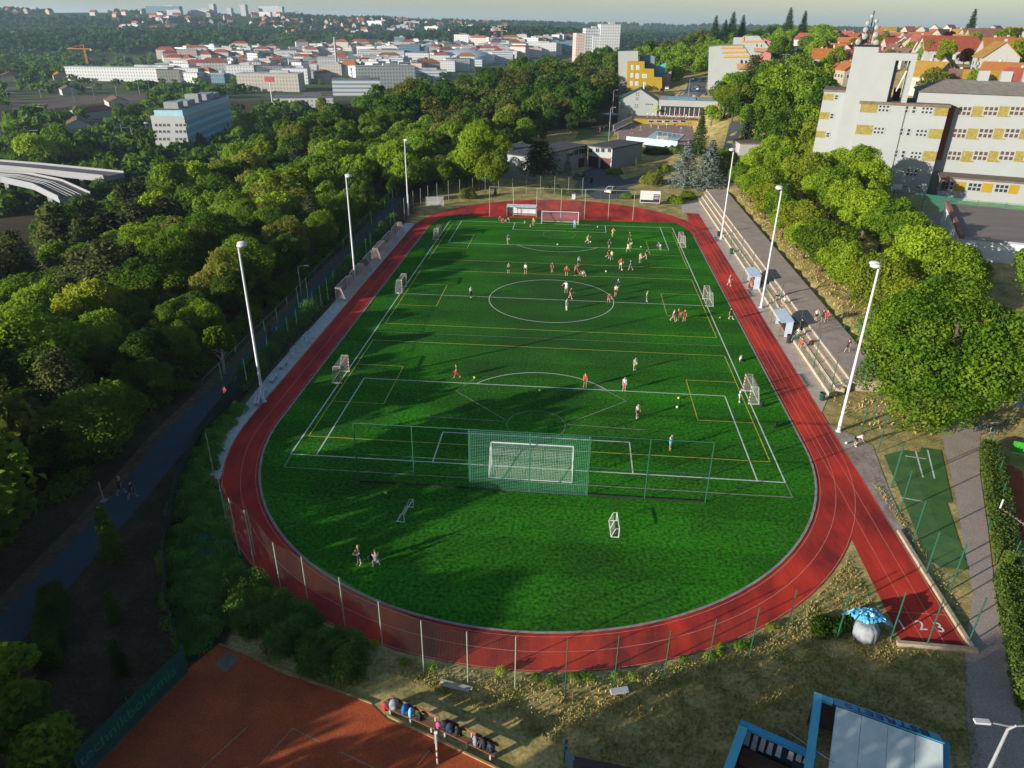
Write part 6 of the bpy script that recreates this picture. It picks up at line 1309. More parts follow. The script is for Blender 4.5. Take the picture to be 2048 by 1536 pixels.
for u, v in sorted(cands, key=lambda p: p[1]):
    crow = np.interp(u, [300, 480, 700, 900, 1165], [200, 175, 172, 148, 100])
    if v > crow or v < np.interp(u, [330, 500, 1165], [118, 105, 84]): continue
    x, y, z = T(u, v, 300); d = math.hypot(x-CX, y-CY); sp = 26 if d > 1000 else 15
    if rc.random() < .22: continue
    if any(abs(u-a)*1.0 < 7500/d*1.15+2 and abs(v-b) < 3.2 for a, b in used): continue
    used.append((u, v)); w_ = rc.uniform(16, 38); l = rc.uniform(12, 18); hh = rc.uniform(9, 20); p = rc.random() < .36; fi = rc.choice((0, 0, 1, 3, 2, 5, 0, 4)) if not p else rc.choice((0, 1, 5, 1)); rr = rc.choice((0, 1, 1, 4, 4)) if p else 0
    zn = 'before the arena and glass towers' if 640 < u < 1000 and v > 118 else 'in the far rows under the wooded hills' if v < 106 else 'near the rail yard' if u < 520 else 'in the middle rows of the city'
    block('city_building', ('%s city block with %s pitched roof, ' % (BN[fi], RN[rr]) if p else '%s flat-roofed city block, ' % BN[fi])+zn, x, y, z, w_, l, hh, rc.choice((0, .1, .2, -.3, 1.5, .4))+rc.uniform(-.1, .1), FM[fi], M_roofs[rr] if p else rc.choice((M_flat, M_flat, M_flat2)), 'blocks of the city in the valley', pitched=rc.uniform(3, 5) if p else 0); cnt += 1
# small houses at the left of the valley and sheds of the rail yard
for k, (u, v, w_, l, wi, ri_, lb) in enumerate(((112, 136, 12, 16, 0, 0, 'white house with orange roof, left one of two by the crane'), (137, 146, 12, 16, 0, 0, 'white house with orange roof, right one of two by the crane'), (150, 140, 10, 12, 2, 2, 'grey house half behind the two orange-roofed ones'), (80, 152, 14, 40, 1, 1, 'long red-roofed sheds by the left edge'), (20, 160, 16, 50, 1, 4, 'dark red shed roof at the left edge of the valley'), (8, 148, 14, 20, 0, 2, 'blue-roofed white house at the left edge'), (120, 160, 12, 30, 1, 3, 'pale low sheds before the red-roofed ones'), (138, 190, 12, 14, 0, 2, 'grey-roofed cabin beside the railway cutting'), (185, 237, 14, 26, 2, 1, 'low red-roofed rail building among poplars'), (160, 262, 12, 24, 2, 2, 'grey shed roofs by the railway, nearest the viaduct'), (235, 215, 14, 26, 2, 2, 'flat grey hall with dark roof by the sandy yard'), (10, 275, 14, 30, 2, 2, 'low grey shed at the left edge beyond the viaduct'))):
    x, y, z = T(u, v, 200); house(x, y, z, w_, l, 5, 2.6, rc.uniform(-.5, .9), wi, ri_, lb, None, det=False, name='shed' if 'shed' in lb or 'hall' in lb else 'house')
for k, (u, v, rz) in enumerate(((285, 258, .1), (262, 250, .12))):
    x, y, z = T(u, v, 250); t = thing('train_carriage', ('pale rail carriage under the gantry', 'second pale rail carriage farther up the line')[k], 'train', (x, y, z+.6), 1.0+rz); mb = MB(); mb.box(0, 0, 0, 3, 22, 3.4); mb.build('body', mat('train_pale', (.45, .45, .40)), t, bevel=.2); mb = MB(); mb.box(0, 0, 1.6, 3.06, 20, 1.0); mb.build('window_band', M_glass, t)
# rail yard, sandy yard, viaducts
M_rail = mat('ballast', (.075, .055, .05), amt=.2, scale=.2)
ribbon('rail_yard', [T(u, v, 150)[:2] for u, v in ((60, 330), (200, 290), (300, 262))], [T(u, v, 150)[:2] for u, v in ((20, 268), (140, 232), (290, 222))], M_rail, .2, 12)
ribbon('rail_cutting', [T(u, v, 150)[:2] for u, v in ((20, 232), (150, 212), (300, 200))], [T(u, v, 150)[:2] for u, v in ((30, 205), (150, 195), (290, 190))], mat('cutting_earth', (.13, .085, .065), amt=.2, scale=.06), .2, 12)
ribbon('sandy_yard', [T(u, v, 150)[:2] for u, v in ((140, 238), (255, 222))], [T(u, v, 150)[:2] for u, v in ((175, 218), (250, 210))], mat('sand', (.30, .21, .15), amt=.1), .3, 10)
def viaduct(label, P, w_, zd, md, rails=False):
    t = thing('viaduct', label, 'viaduct', (*P[0], zd), 0, None, world=True); p = np.array(P, float); q = np.linspace(0, 1, 26); L = np.linspace(0, 1, len(p)); xs = np.interp(q, L, p[:, 0]); ys = np.interp(q, L, p[:, 1]); c = np.column_stack([xs, ys]); d = np.gradient(c, axis=0); d /= np.linalg.norm(d, axis=1)[:, None]; n = np.column_stack([-d[:, 1], d[:, 0]])
    mb = MB(); mr = MB(); ma = MB()
    for i in range(25):
        a, b, na, nb = c[i], c[i+1], n[i], n[i+1]; A = [a-na*w_/2, b-nb*w_/2, b+nb*w_/2, a+na*w_/2]; mb.hexa([(*x, zd-1.6) for x in A]+[(*x, zd) for x in A])
        for s in (-1, 1): mb.bar((*(a+na*s*w_/2), zd+.2), (*(b+nb*s*w_/2), zd+.2), .35, 1.1)
        A = [a-na*w_*.44, b-nb*w_*.44, b+nb*w_*.44, a+na*w_*.44]; ma.quad(*[(*x, zd+.05) for x in A])
        if rails:
            for s in (-.2, -.08, .08, .2): mr.bar((*(a+na*s*w_), zd+.15), (*(b+nb*s*w_), zd+.15), .2)
    mb.build('deck', mat('viaduct_concrete', (.27, .27, .28), amt=.1), t); ma.build('roadway', md, t)
    if rails: mr.build('rails', M_grey, t)
    for i in (2, 8, 14, 20): mb = MB(); mb.bar((*(c[i]-n[i]*w_*.3), zd-16), (*(c[i]-n[i]*w_*.3), zd-1.5), 1.5); mb.bar((*(c[i]+n[i]*w_*.3), zd-16), (*(c[i]+n[i]*w_*.3), zd-1.5), 1.5); mb.build('pier', mat('viaduct_concrete', (.36, .36, .37)), t)
viaduct('concrete road viaduct behind the railway viaduct at the left edge', [G(-60, 323, -14), G(60, 333, -14), G(140, 341, -14), G(228, 350, -14)], 9, -14, mat('viaduct_road', (.12, .115, .12), amt=.1))
viaduct('curved concrete railway viaduct at the left edge', [G(-60, 346, -15), G(30, 352, -15), G(95, 366, -15), G(150, 392, -15)], 9.5, -15, mat('ballast_red', (.11, .07, .06), amt=.15), True)
for k, (u, v) in enumerate(((20, 212), (85, 205), (150, 205), (190, 200), (235, 196), (95, 245), (60, 300), (120, 325), (150, 322), (230, 330), (250, 292), (300, 185), (410, 165), (280, 190), (340, 170), (365, 172), (460, 160), (480, 158), (10, 300), (270, 300))):
    x, y, z = T(u, v, 140); t = thing('catenary_mast', 'thin railway mast with side arm '+('beside the viaducts' if v > 290 else 'in the rail cutting' if v > 190 else 'in front of the city blocks'), 'mast', (x, y, z), rc.uniform(0, 3), 'railway masts in the valley'); mb = MB(); mb.tube([(0, 0, -1), (0, 0, 11)], .16, 5); mb.build('pole', M_grey, t); mb = MB(); mb.bar((0, 0, 9.5), (7, 0, 9.7), .14); mb.build('arm', M_grey, t)
# valley trees one can tell apart
for k, (u, v, d, hh, key) in enumerate(((45, 260, 300, 17, 'm0'), (62, 268, 290, 19, 'm2'), (105, 250, 310, 18, 'm0'), (98, 225, 350, 15, 'm1'), (30, 235, 330, 16, 'm1'), (10, 205, 400, 14, 'm0'), (130, 290, 270, 12, 'm1'), (150, 295, 262, 11, 'm1'), (170, 275, 290, 12, 'm0'), (208, 255, 330, 16, 'poplar'), (268, 235, 400, 20, 'poplar'), (282, 238, 398, 18, 'poplar'), (298, 242, 395, 17, 'poplar'), (236, 325, 245, 12, 'm2'), (220, 342, 235, 9, 'spruce'), (75, 300, 270, 10, 'm0'), (50, 310, 262, 9, 'm1'), (190, 250, 345, 11, 'm1'), (470, 215, 420, 15, 'm0'), (490, 195, 470, 16, 'm2'), (520, 215, 420, 14, 'm0'), (560, 230, 390, 12, 'm1'), (505, 240, 370, 14, 'm2'), (640, 175, 560, 16, 'm5'), (592, 178, 560, 14, 'm2'), (840, 170, 540, 12, 'm1'), (230, 190, 560, 13, 'm0'), (255, 186, 570, 12, 'm1'))):
    d = d+100 if u < 130 else d; x, y, z = AtD(u, v, d); g = h(x, y); plant(key, x, y, hh, {'m0': 'green tree', 'm1': 'dark green tree', 'm2': 'light green tree', 'm5': 'yellowish tree', 'poplar': 'tall narrow poplar', 'spruce': 'dark conifer'}[key]+' in the valley, '+('beside the viaducts' if v > 285 else 'left of the white office block' if u < 320 else 'between the office block and the city'), 'trees in the valley', z=g)
LOW = [crown_quads(5, 8.5, .6, 46, 3.6, 500+i, lobes=7) for i in range(4)]; VLOW = [crown_quads(6, 7, .2, 15, 6.5, 520+i, lobes=4) for i in range(4)]
it = {0: [], 1: []}
for k in range(3200):
    a = math.radians(rc.uniform(-43, 4)); d = math.exp(rc.uniform(math.log(300), math.log(1500))); x, y = CX+d*math.sin(a), CY+d*math.cos(a)
    if x > np.interp(y, ey, ex_)-70 and d < 600: continue
    z = h(x, y); u, v, _ = proj(x, y, z)
    if u < -60 or (math.sin(x*.013+1.3)*math.cos(y*.011)+.35*math.sin(x*.05) < -.25): continue
    if 330 < u and v < 178 and rc.random() < .72: continue
    if (20 < u < 300 and 188 < v < 232) or (20 < u < 300 and 232 < v < 300 and rc.random() < .45) or (190 < u < 470 and 120 < v < 170): continue
    it[rc.random() < .4].append((rc.choice(LOW), x, y, z-.5, rc.uniform(.7, 1.25)))
for k in range(1500):
    u = rc.uniform(-30, 720); d = math.exp(rc.uniform(math.log(1050), math.log(2000))); x, y, _ = AtD(u, 100, d); z = h(x, y); pu, pv, _ = proj(x, y, z)
    if 178 < pu and 102 < pv < 170 and rc.random() < .8: continue
    it[rc.random() < .5].append((rc.choice(LOW), x, y, z-.5, rc.uniform(.9, 1.5)))
merged('valley_trees', it[0], L_green, 'scattered green tree cover of the valley floor'); merged('valley_trees', it[1], L_dark, 'scattered dark tree cover of the valley floor')
# woods of the far hills, and the houses on them
it = {0: [], 1: []}; xs = []
for k in range(15500):
    a = math.radians(rc.uniform(-46, 30)); d = math.exp(rc.uniform(math.log(1480), math.log(4600)))
    xs.append((CX+d*math.sin(a), CY+d*math.cos(a), a, d))
hz = H([p[0] for p in xs], [p[1] for p in xs])
for (x, y, a, d), z in zip(xs, hz):
    u, v, _ = proj(x, y, float(z))
    q = math.sin(x*.004+.5)*math.cos(y*.0035+1)+.5*math.sin(x*.011+y*.007)
    if z < -17 or q < -.62: continue
    if v < 40 and u < 1000 and q < .05: continue
    if 380 < u < 450 and 60 < v < 82: continue
    it[rc.random() < .45].append((rc.choice(VLOW), x, y, float(z)-1, rc.uniform(.8, 1.5)*(1+d/6000)))
L_h1 = leafmat('leaves_hill', (.03, .075, .025), (.10, .17, .045), scale=.02); L_h2 = leafmat('leaves_hill_dark', (.02, .055, .022), (.06, .11, .035), scale=.02)
merged('hill_woods', it[0], L_h1, 'far wooded hillsides across the valley'); merged('hill_woods', it[1], L_h2, 'darker patches of the far wooded hillsides')
M_field = mat('far_field', (.13, .19, .05), amt=.1, scale=.004); M_straw = mat('far_straw', (.40, .32, .17), amt=.1, scale=.004)
ribbon('meadow', [T(u, v, 900)[:2] for u, v in ((375, 78), (450, 84))], [T(u, v, 900)[:2] for u, v in ((385, 64), (445, 66))], M_field, 1.5, 30)
for k in range(230):
    u = rc.uniform(-20, 1010); v = rc.uniform(16, 64) if u < 560 else rc.uniform(36, 76)
    if u < 220 and v > 34: continue
    if 380 < u < 455 and v > 60: continue
    x, y, z = T(u, v, 1500, 5200)
    if math.hypot(x-CX, y-CY) > 5100: continue
    s = math.hypot(x-CX, y-CY)/2200; ri_ = rc.choice((1, 4, 0, 2, 1)); big = rc.random() < .14
    if big: block('hill_house', 'white flat block among the houses of the far hill'+(', on its left part' if u < 350 else ', in the middle' if u < 700 else ', towards the right end'), x, y, z, rc.uniform(24, 50)*s, 14*s, rc.uniform(8, 14)*s, rc.uniform(-.4, .4), FM[3 if rc.random() < .5 else 0], M_flat, 'houses on the far hill')
    else: house(x, y, z, 11*s, rc.uniform(12, 18)*s, 7*s, 5*s, rc.uniform(-1.6, 1.6), rc.choice((0, 0, 1, 3)), ri_, 'small %s-roofed house on the far hill' % RN[ri_]+(', on its left part' if u < 350 else ', in the middle' if u < 700 else ', towards the right end'), 'houses on the far hill', det=False, name='hill_house')
for u, v, w_, hh, fi, lb in ((330, 22, 110, 22, 4, 'long blue-green block on the skyline of the far hill'), (405, 26, 60, 18, 2, 'grey slab on the skyline right of the blue-green block'), (545, 30, 80, 30, 3, 'white and red striped hospital slab on the skyline'), (590, 32, 50, 16, 1, 'low pale slab next to the striped one on the skyline'), (428, 26, 16, 34, 2, 'thin tower on the skyline, left of two'), (490, 27, 18, 34, 2, 'thin tower on the skyline, right of two'), (462, 26, 14, 22, 2, 'small stepped tower on the skyline between the thin ones')):
    x, y, z = AtD(u, v+5, 2850); z = h(x, y); block('skyline_building', lb, x, y, z, w_, 24, hh, .05, FM[fi], M_flat)
for k, (u, v, w_, f_) in enumerate(((1150, 49, 60, 1), (1240, 48, 90, 1), (1330, 50, 80, 0), (1720, 57, 90, 1), (1870, 60, 80, 1), (1000, 45, 70, 1), (1960, 62, 60, 1))):
    d = 5200; pts = [AtD(u-w_, v, d)[:2], AtD(u+w_, v, d)[:2]]; p2 = [AtD(u-w_, v, d+1500)[:2], AtD(u+w_, v, d+1500)[:2]]; ribbon('far_field', pts, p2, M_straw if f_ else M_field, 3, 200)
# ================================================================== THINGS AROUND THE NEAR BEND
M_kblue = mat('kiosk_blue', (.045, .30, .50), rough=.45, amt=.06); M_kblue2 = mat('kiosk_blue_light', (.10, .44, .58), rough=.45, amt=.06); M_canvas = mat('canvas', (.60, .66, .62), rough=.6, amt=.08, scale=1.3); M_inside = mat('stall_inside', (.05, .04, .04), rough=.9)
# shelter with sloping canvas roof and lettered fascia
zk = 2.6
c0, c1, c2, c3 = [np.array(G(u, v, zk)) for u, v in ((1672, 1414), (1886, 1490), (1886, 1580), (1655, 1512))]
t = thing('market_stall', 'blue market stall with pale canvas roof and lettered blue fascia', 'stall', (*c0, 0), 0, None, world=True)
ex = (c1-c0)/np.linalg.norm(c1-c0); ey_ = np.array((ex[1], -ex[0])); W_ = float(np.linalg.norm(c1-c0)); D_ = 4.4
K = lambda a, b, z: (*(c0+ex*a+ey_*b), z)
mb = MB(); n_ = 4
for k in range(n_):
    a, b = W_*k/n_, W_*(k+1)/n_-.02
    mb.hexa([K(a, 0, zk), K(b, 0, zk), K(b, D_, zk-.55), K(a, D_, zk-.55), K(a, 0, zk+.05), K(b, 0, zk+.05), K(b, D_, zk-.5), K(a, D_, zk-.5)])
mb.build('canvas_roof', M_canvas, t)
F0 = [K(-.12, -.05, zk+.06), K(W_+.05, -.05, zk+.06), K(W_-.1, -1.0, zk-.42), K(-.1, -1.0, zk-.42)]
mb = MB(); mb.hexa([F0[3], F0[2], F0[1], F0[0]]+[tuple(np.array(p)+np.array((0, 0, .05))) for p in (F0[3], F0[2], F0[1], F0[0])]); mb.build('fascia', M_kblue, t)
p = [np.array(q) for q in F0]; cen = (p[0]+p[1]+p[2]+p[3])/4+np.array((0, 0, .065)); X_ = Vector(p[0]-p[1]).normalized(); Y_ = Vector((p[0]+p[1])/2-(p[2]+p[3])/2).normalized(); Nn = X_.cross(Y_)
if Nn.z < 0: Y_ = -Y_; Nn = X_.cross(Y_)
mw = Matrix(((X_[0], Y_[0], Nn[0], cen[0]), (X_[1], Y_[1], Nn[1], cen[1]), (X_[2], Y_[2], Nn[2], cen[2]), (0, 0, 0, 1)))
tx = text('lettering', 'BSTREETS', 1.0, mat('letter_navy', (.01, .03, .09), rough=.5), t, mw=mw, ext=.012, sx_=1.0); pass
mb = MB(); mb.hexa([K(-1.15, -.75, zk-.45), K(-.72, -.75, zk-.45), K(-.72, D_, zk-.45), K(-1.15, D_, zk-.45), K(-1.15, -.75, zk-.2), K(-.72, -.75, zk-.2), K(-.72, D_, zk-.2), K(-1.15, D_, zk-.2)]); mb.hexa([K(-.72, -.75, zk-.45), K(-.14, -.75, zk-.45), K(-.14, -.4, zk-.45), K(-.72, -.4, zk-.45), K(-.72, -.75, zk-.22), K(-.14, -.75, zk-.22), K(-.14, -.4, zk-.22), K(-.72, -.4, zk-.22)]); mb.build('side_frame', M_kblue2, t)
mb = MB(); mb.hexa([K(W_+.03, -.6, zk-1.2), K(W_+.4, -.6, zk-1.2), K(W_+.4, D_, zk-1.2), K(W_+.03, D_, zk-1.2), K(W_+.03, -.6, zk-.3), K(W_+.4, -.6, zk-.3), K(W_+.4, D_, zk-.7), K(W_+.03, D_, zk-.7)]); mb.build('side_wall', M_kblue, t)
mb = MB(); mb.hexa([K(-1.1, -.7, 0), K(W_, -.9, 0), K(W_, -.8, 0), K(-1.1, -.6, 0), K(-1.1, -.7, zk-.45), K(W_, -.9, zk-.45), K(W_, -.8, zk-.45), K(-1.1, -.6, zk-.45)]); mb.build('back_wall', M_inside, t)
for a in (-1.0, 1.0, W_*.5, W_):
    mb = MB(); mb.bar(K(a, D_-.1, 0), K(a, D_-.1, zk-.6), .1); mb.build('post', M_kblue, t)
mb = MB(); mb.bar(K(-2.2, 2.2, zk-.7), K(.2, 3.6, zk-.1), .05); mb.build('tie_bar', M_grey, t)
# open-topped stall with blue frame
d0, d1, d2 = [np.array(G(u, v, 2.2)) for u, v in ((1482, 1440), (1634, 1508), (1452, 1560))]
t = thing('open_stall', 'roofless blue-framed stall hung with paper sheets', 'stall', (*d0, 0), 0, None, world=True)
ex = (d1-d0)/np.linalg.norm(d1-d0); ey_ = np.array((ex[1], -ex[0])); W_ = float(np.linalg.norm(d1-d0)); K2 = lambda a, b, z: (*(d0+ex*a+ey_*b), z)
for a, b, w_, m_, nm in (((0, .15), (W_, .15), .38, M_kblue, 'back_frame'), ((.22, .3), (.22, 4.4), .46, M_kblue2, 'side_frame')):
    mb = MB(); mb.bar(K2(*a, 2.12), K2(*b, 2.12), w_, .2); mb.build(nm, m_, t)
mb = MB(); mb.hexa([K2(0, .05, 0), K2(W_, .05, 0), K2(W_, .12, 0), K2(0, .12, 0), K2(0, .05, 2.02), K2(W_, .05, 2.02), K2(W_, .12, 2.02), K2(0, .12, 2.02)]); mb.build('back_wall', mat('stall_navy', (.02, .035, .06)), t)
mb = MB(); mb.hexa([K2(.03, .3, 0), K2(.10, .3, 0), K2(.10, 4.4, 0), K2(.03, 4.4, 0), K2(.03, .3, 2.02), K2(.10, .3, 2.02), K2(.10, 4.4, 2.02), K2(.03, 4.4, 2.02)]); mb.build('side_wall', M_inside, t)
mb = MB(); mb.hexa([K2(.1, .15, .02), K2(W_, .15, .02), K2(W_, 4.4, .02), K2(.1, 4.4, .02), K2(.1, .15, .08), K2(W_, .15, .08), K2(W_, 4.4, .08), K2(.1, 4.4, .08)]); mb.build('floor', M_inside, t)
mb = MB(); mb.box(*K2(W_*.45, .75, .1)[:2], .1, 2.6, .6, .75, math.atan2(ex[1], ex[0])); mb.build('bench', mat('brown_seat', (.12, .06, .04)), t)
M_paper = mat('paper', (.42, .43, .46), amt=.12, scale=14, col2=(.22, .23, .27))
for k, a in enumerate((.55, .95, 1.35, 1.75, 2.2, 2.8, 3.2, 3.55)):
    if a > W_-.2: break
    hh = (.95, 1.0, .9, .8, .75, .5, .4, .3)[k]; mb = MB(); y0 = .34+.05*(k % 2); mb.hexa([K2(a-.14, y0, 1.9-hh), K2(a+.14, y0+.03, 1.9-hh), K2(a+.14, y0+.05, 1.9-hh), K2(a-.14, y0+.02, 1.9-hh), K2(a-.12, y0-.1, 1.9), K2(a+.12, y0-.1, 1.9), K2(a+.12, y0-.08, 1.9), K2(a-.12, y0-.08, 1.9)]); mb.build('paper_sheet', M_paper, t)
# low shed edge at the bottom
x, y = G(1128, 1490, 1.0); t = thing('equipment_shelter', 'low corrugated blue-grey shelter cut by the bottom edge', 'shelter', (x, y, 0), 0, None, world=True)
a, b, c = [np.array(G(u, v, 1.2)) for u, v in ((1132, 1495), (1148, 1520), (1290, 1548))]
mb = MB(); mb.bar((*a, .6), (*b, .6), .12, 1.2); mb.build('end_panel', mat('corrugated', (.16, .24, .30), scale=6, stretch=(6, 1, 1)), t); mb = MB(); mb.bar((*b, 1.05), (*c, 1.05), .5, .25); mb.build('roof_edge', mat('dark_board', (.07, .05, .045)), t); mb = MB(); q_ = np.array(G(1130, 1478, 1.6)); mb.bar((*a, 0), (*a, 1.75), .16); mb.build('corner_post', mat('teal_post', (.02, .10, .12)), t)
# rubble bag with blue sheet
x, y = G(1728, 1274); t = thing('rubble_bag', 'big white rubble sack under a crumpled blue plastic sheet', 'sack', (x, y, 0), .3)
mb = MB(); mb.lathe([(.60, 0), (.73, .08), (.76, .3), (.77, .6), (.75, .95), (.66, 1.12), (.40, 1.2)], n=44); rr_ = np.random.default_rng(5); mb.v = [(x_*(1+.035*math.cos(11*math.atan2(y_, x_)+z_*2)+.02*rr_.normal()), y_*(1+.035*math.cos(11*math.atan2(y_, x_)+z_*2)+.02*rr_.normal()), z_+.02*rr_.normal()) for x_, y_, z_ in mb.v]; o = mb.build('sack', mat('sack_white', (.28, .30, .31), scale=3, amt=.1), t, True)
r = np.random.default_rng(3); mb = MB(); NX, NY = 17, 15; P = np.empty((NX, NY, 3))
for i in range(NX):
    for j in range(NY):
        a, b = (i/(NX-1)-.42)*2.3, (j/(NY-1)-.3)*2.0; q = math.hypot(a, b*1.1); P[i, j] = (a+.55, b+.5, max(.05, 1.34-.75*max(0, q-.55)**1.3)+r.normal()*.075)
for i in range(NX-1):
    for j in range(NY-1): mb.quad(P[i, j], P[i+1, j], P[i+1, j+1], P[i, j+1])
o = mb.build('plastic_sheet', mat('blue_plastic', (.12, .42, .62), rough=.25, spec=.6, scale=2.5, col2=(.06, .28, .48)), t); s_ = o.modifiers.new('t', 'SOLIDIFY'); s_.thickness = .01
for k, ((u0, v0), (u1, v1)) in enumerate((((1678, 1240), (1722, 1218)), ((1682, 1246), (1725, 1224)))):
    x, y = G(u0, v0); x1, y1 = G(u1, v1); t = thing('foam_pipe', ('yellowish plastic pipe beside the rubble sack, upper one', 'yellowish plastic pipe beside the rubble sack, lower one')[k], 'pipe', (x, y, 0)); mb = MB(); mb.tube([(0, 0, .1), ((x1-x)*.5, (y1-y)*.5+.1, .16), (x1-x, y1-y, .2)], .09, 8); mb.build('tube', mat('pipe_yellow', (.42, .36, .14), rough=.5), t); mb = MB(); mb.tube([(x1-x-.06, y1-y-.02, .2), (x1-x+.02, y1-y, .2)], .1, 8); mb.build('end_collar', M_dark, t)
x, y = G(1668, 1258); shrubmass('dark_weeds', 'dark weeds and soil around the rubble sack', None, [(x+random.uniform(-1.4, 1.4), y+random.uniform(-.8, .8), .7, .6, .45) for _ in range(8)], 2400, .18, L_dark, 55, kind='stuff')
x, y = G(1667, 1268); t = thing('crumpled_wrapper', 'small black and white crumpled wrapper left of the rubble sack', 'litter', (x, y, .15)); mb = MB(); mb.ball((0, 0, .1), .22, 7, 5, (1, .7, .6)); mb.build('wrap', M_wsteel, t); mb = MB(); mb.ball((.15, .05, .18), .12, 6, 4); mb.build('patch', M_dark, t)
# stone slab bench, plank pile
x, y = G(1238, 1388); t = thing('stone_bench', 'pale stone slab lying on small blocks in the near grass', 'bench', (x, y, 0), .28); mb = MB(); mb.box(0, 0, .22, 1.1, .38, .14); mb.build('slab', mat('stone_pale', (.42, .42, .42), amt=.12, scale=4), t, bevel=.02)
for s in (-.3, .3): mb = MB(); mb.box(s, -.02, 0, .16, .28, .22); mb.build('block', mat('brick_pink', (.35, .2, .15)), t)
for k, ((u0, v0), (u1, v1)) in enumerate((((882, 1364), (945, 1380)), ((886, 1372), (938, 1384)))):
    x, y = G(u0, v0); x1, y1 = G(u1, v1); t = thing('plank', ('weathered white plank against the fence foot, back one', 'weathered white plank against the fence foot, front one')[k], 'plank', (x, y, 0)); mb = MB(); mb.bar((0, 0, .12), (x1-x, y1-y, .12), .22, .08); mb.build('board', mat('plank_pale', (.45, .40, .33), scale=4), t); mb = MB(); mb.bar((0, 0, .04), (.25*(x1-x), .25*(y1-y), .04), .3, .08); mb.build('batten', M_wood, t)
# benches by the clay court with bags
M_bench = mat('bench_wood', (.21, .095, .05), scale=5, stretch=(1, 5, 1)); bagm = {k: mat('bag_'+k, c, rough=.7, amt=.15, scale=5) for k, c in dict(red=(.42, .02, .03), grey=(.25, .26, .28), blue=(.02, .12, .35), cyan=(.20, .50, .66), black=(.015, .015, .02), navy=(.02, .03, .06), pink=(.45, .06, .22)).items()}
def bench(label, p0, p1):
    x, y = p0; d = np.array(p1)-np.array(p0); L = float(np.hypot(*d)); rz = math.atan2(d[1], d[0]); t = thing('park_bench', label, 'bench', (x, y, 0), rz, 'benches beside the clay court')
    for k, o_ in enumerate((0, .2)): mb = MB(); mb.box(L/2, o_, .42, L, .17, .05); mb.build('seat', M_bench, t)
    mb = MB(); mb.bar((0, .42, .82), (L, .42, .82), .05, .26); mb.build('backrest', M_bench, t)
    for s in (.25, L*.5, L-.25): mb = MB(); mb.box(s, .1, 0, .1, .42, .42); mb.bar((s, .36, .3), (s, .46, .95), .07); mb.build('leg', mat('bench_leg', (.40, .37, .33)), t)
    return t, rz, L
def backpack(label, x, y, z, m, s=1.0, rz=0, group='bags left on the benches'):
    t = thing('backpack', label, 'bag', (x, y, z), rz, group); mb = MB(); mb.lathe([(.14*s, 0), (.20*s, .06*s), (.21*s, .30*s), (.16*s, .45*s), (.05*s, .52*s)], n=10); o = mb.build('body', m, t, True); o.scale = (1, .68, 1)
    mb = MB(); mb.ball((0, -.14*s, .17*s), .13*s, 8, 5, (1, .5, .9)); mb.build('pocket', m, t, True)
    mb = MB()
    for q in (-.08, .08): mb.tube([(q*s, .12*s, .42*s), (q*s, .22*s, .28*s), (q*s, .13*s, .06*s)], .018*s, 5)
    mb.build('strap', M_dark, t)
b0, b1 = G(775, 1425), G(872, 1467); bench('brown park bench with red, grey and blue bags beside the clay court', b0, b1); b2, b3 = G(884, 1470), G(990, 1522); bench('brown park bench with black bags beside the clay court', b2, b3)
def onb(p, q, f, o=.12): d = np.array(q)-np.array(p); L = np.hypot(*d); n = np.array((-d[1], d[0]))/L; c = np.array(p)+d*f+n*o; return float(c[0]), float(c[1])
for p, q, f, m_, s, lb, gz in ((b0, b1, -.06, 'red', 1.0, 'red backpack on the ground at the bench end', 0), (b0, b1, .05, 'black', 1.0, 'dark pack leaning at the end of the bench', .45), (b0, b1, .13, 'grey', 1.25, 'tall grey rucksack on the bench beside the red pack', .45), (b0, b1, .36, 'blue', 1.1, 'deep blue bag on the bench', .45), (b0, b1, .48, 'cyan', .95, 'pale blue shopping bag on the bench', .45), (b0, b1, .66, 'black', .9, 'small black bag alone on the bench', .45), (b2, b3, -.08, 'pink', .8, 'pink and blue bag hanging by the white net post', .3), (b2, b3, .04, 'black', 1.15, 'round black bag at the end of the second bench', .45), (b2, b3, .15, 'navy', 1.2, 'dark navy rucksack with grey straps on the second bench', .45), (b2, b3, .30, 'black', 1.0, 'black bag in the middle of the second bench', .45), (b2, b3, .62, 'grey', 1.0, 'grey striped rucksack on the second bench', .45), (b2, b3, .76, 'black', 1.2, 'big black bag on the far part of the second bench', .45), (b2, b3, .90, 'navy', 1.0, 'black pack behind the last slat of the second bench', .45)):
    x, y = onb(p, q, f); backpack(lb, x, y, gz, bagm[m_], s*1.15, f*3)
x, y = G(875, 1528); t = thing('net_post', 'red and white banded net post on the clay court', 'net post', (x, y, 0)); mb = MB()
mb.tube([(0, 0, 0), (0, 0, 2.5)], .055, 8); o = mb.build('post', M_wsteel, t); mb = MB()
for k in (2, 4): mb.tube([(0, 0, .25*k), (0, 0, .25*k+.2)], .06, 8)
mb.build('red_band', M_red, o); mb = MB(); mb.tube([(-.09, 0, 2.55), (.09, 0, 2.55)], .09, 10); mb.build('pulley', M_wsteel, t); mb = MB(); mb.bar((-.07, -.02, 1.7), (-.07, -.02, 2.4), .06); mb.build('winder', M_grey, t)
x, y = G(836, 1530); t = thing('court_squeegee', 'thin metal court broom lying on the clay', 'broom', (x, y, 0)); mb = MB(); mb.tube([(0, 0, .05), (.5, .9, .08)], .02, 6); mb.build('handle', M_grey, t); mb = MB(); mb.bar((.38, .98, .05), (.66, .80, .05), .05, .06); mb.build('head', M_dark, t)
mb = MB(); a, b = G(776, 1432), G(1010, 1545); mb.bar((*a, .05), (*b, .05), .12, .12); struct(mb, 'court_kerb', mat('kerb_ochre', (.34, .22, .10)))
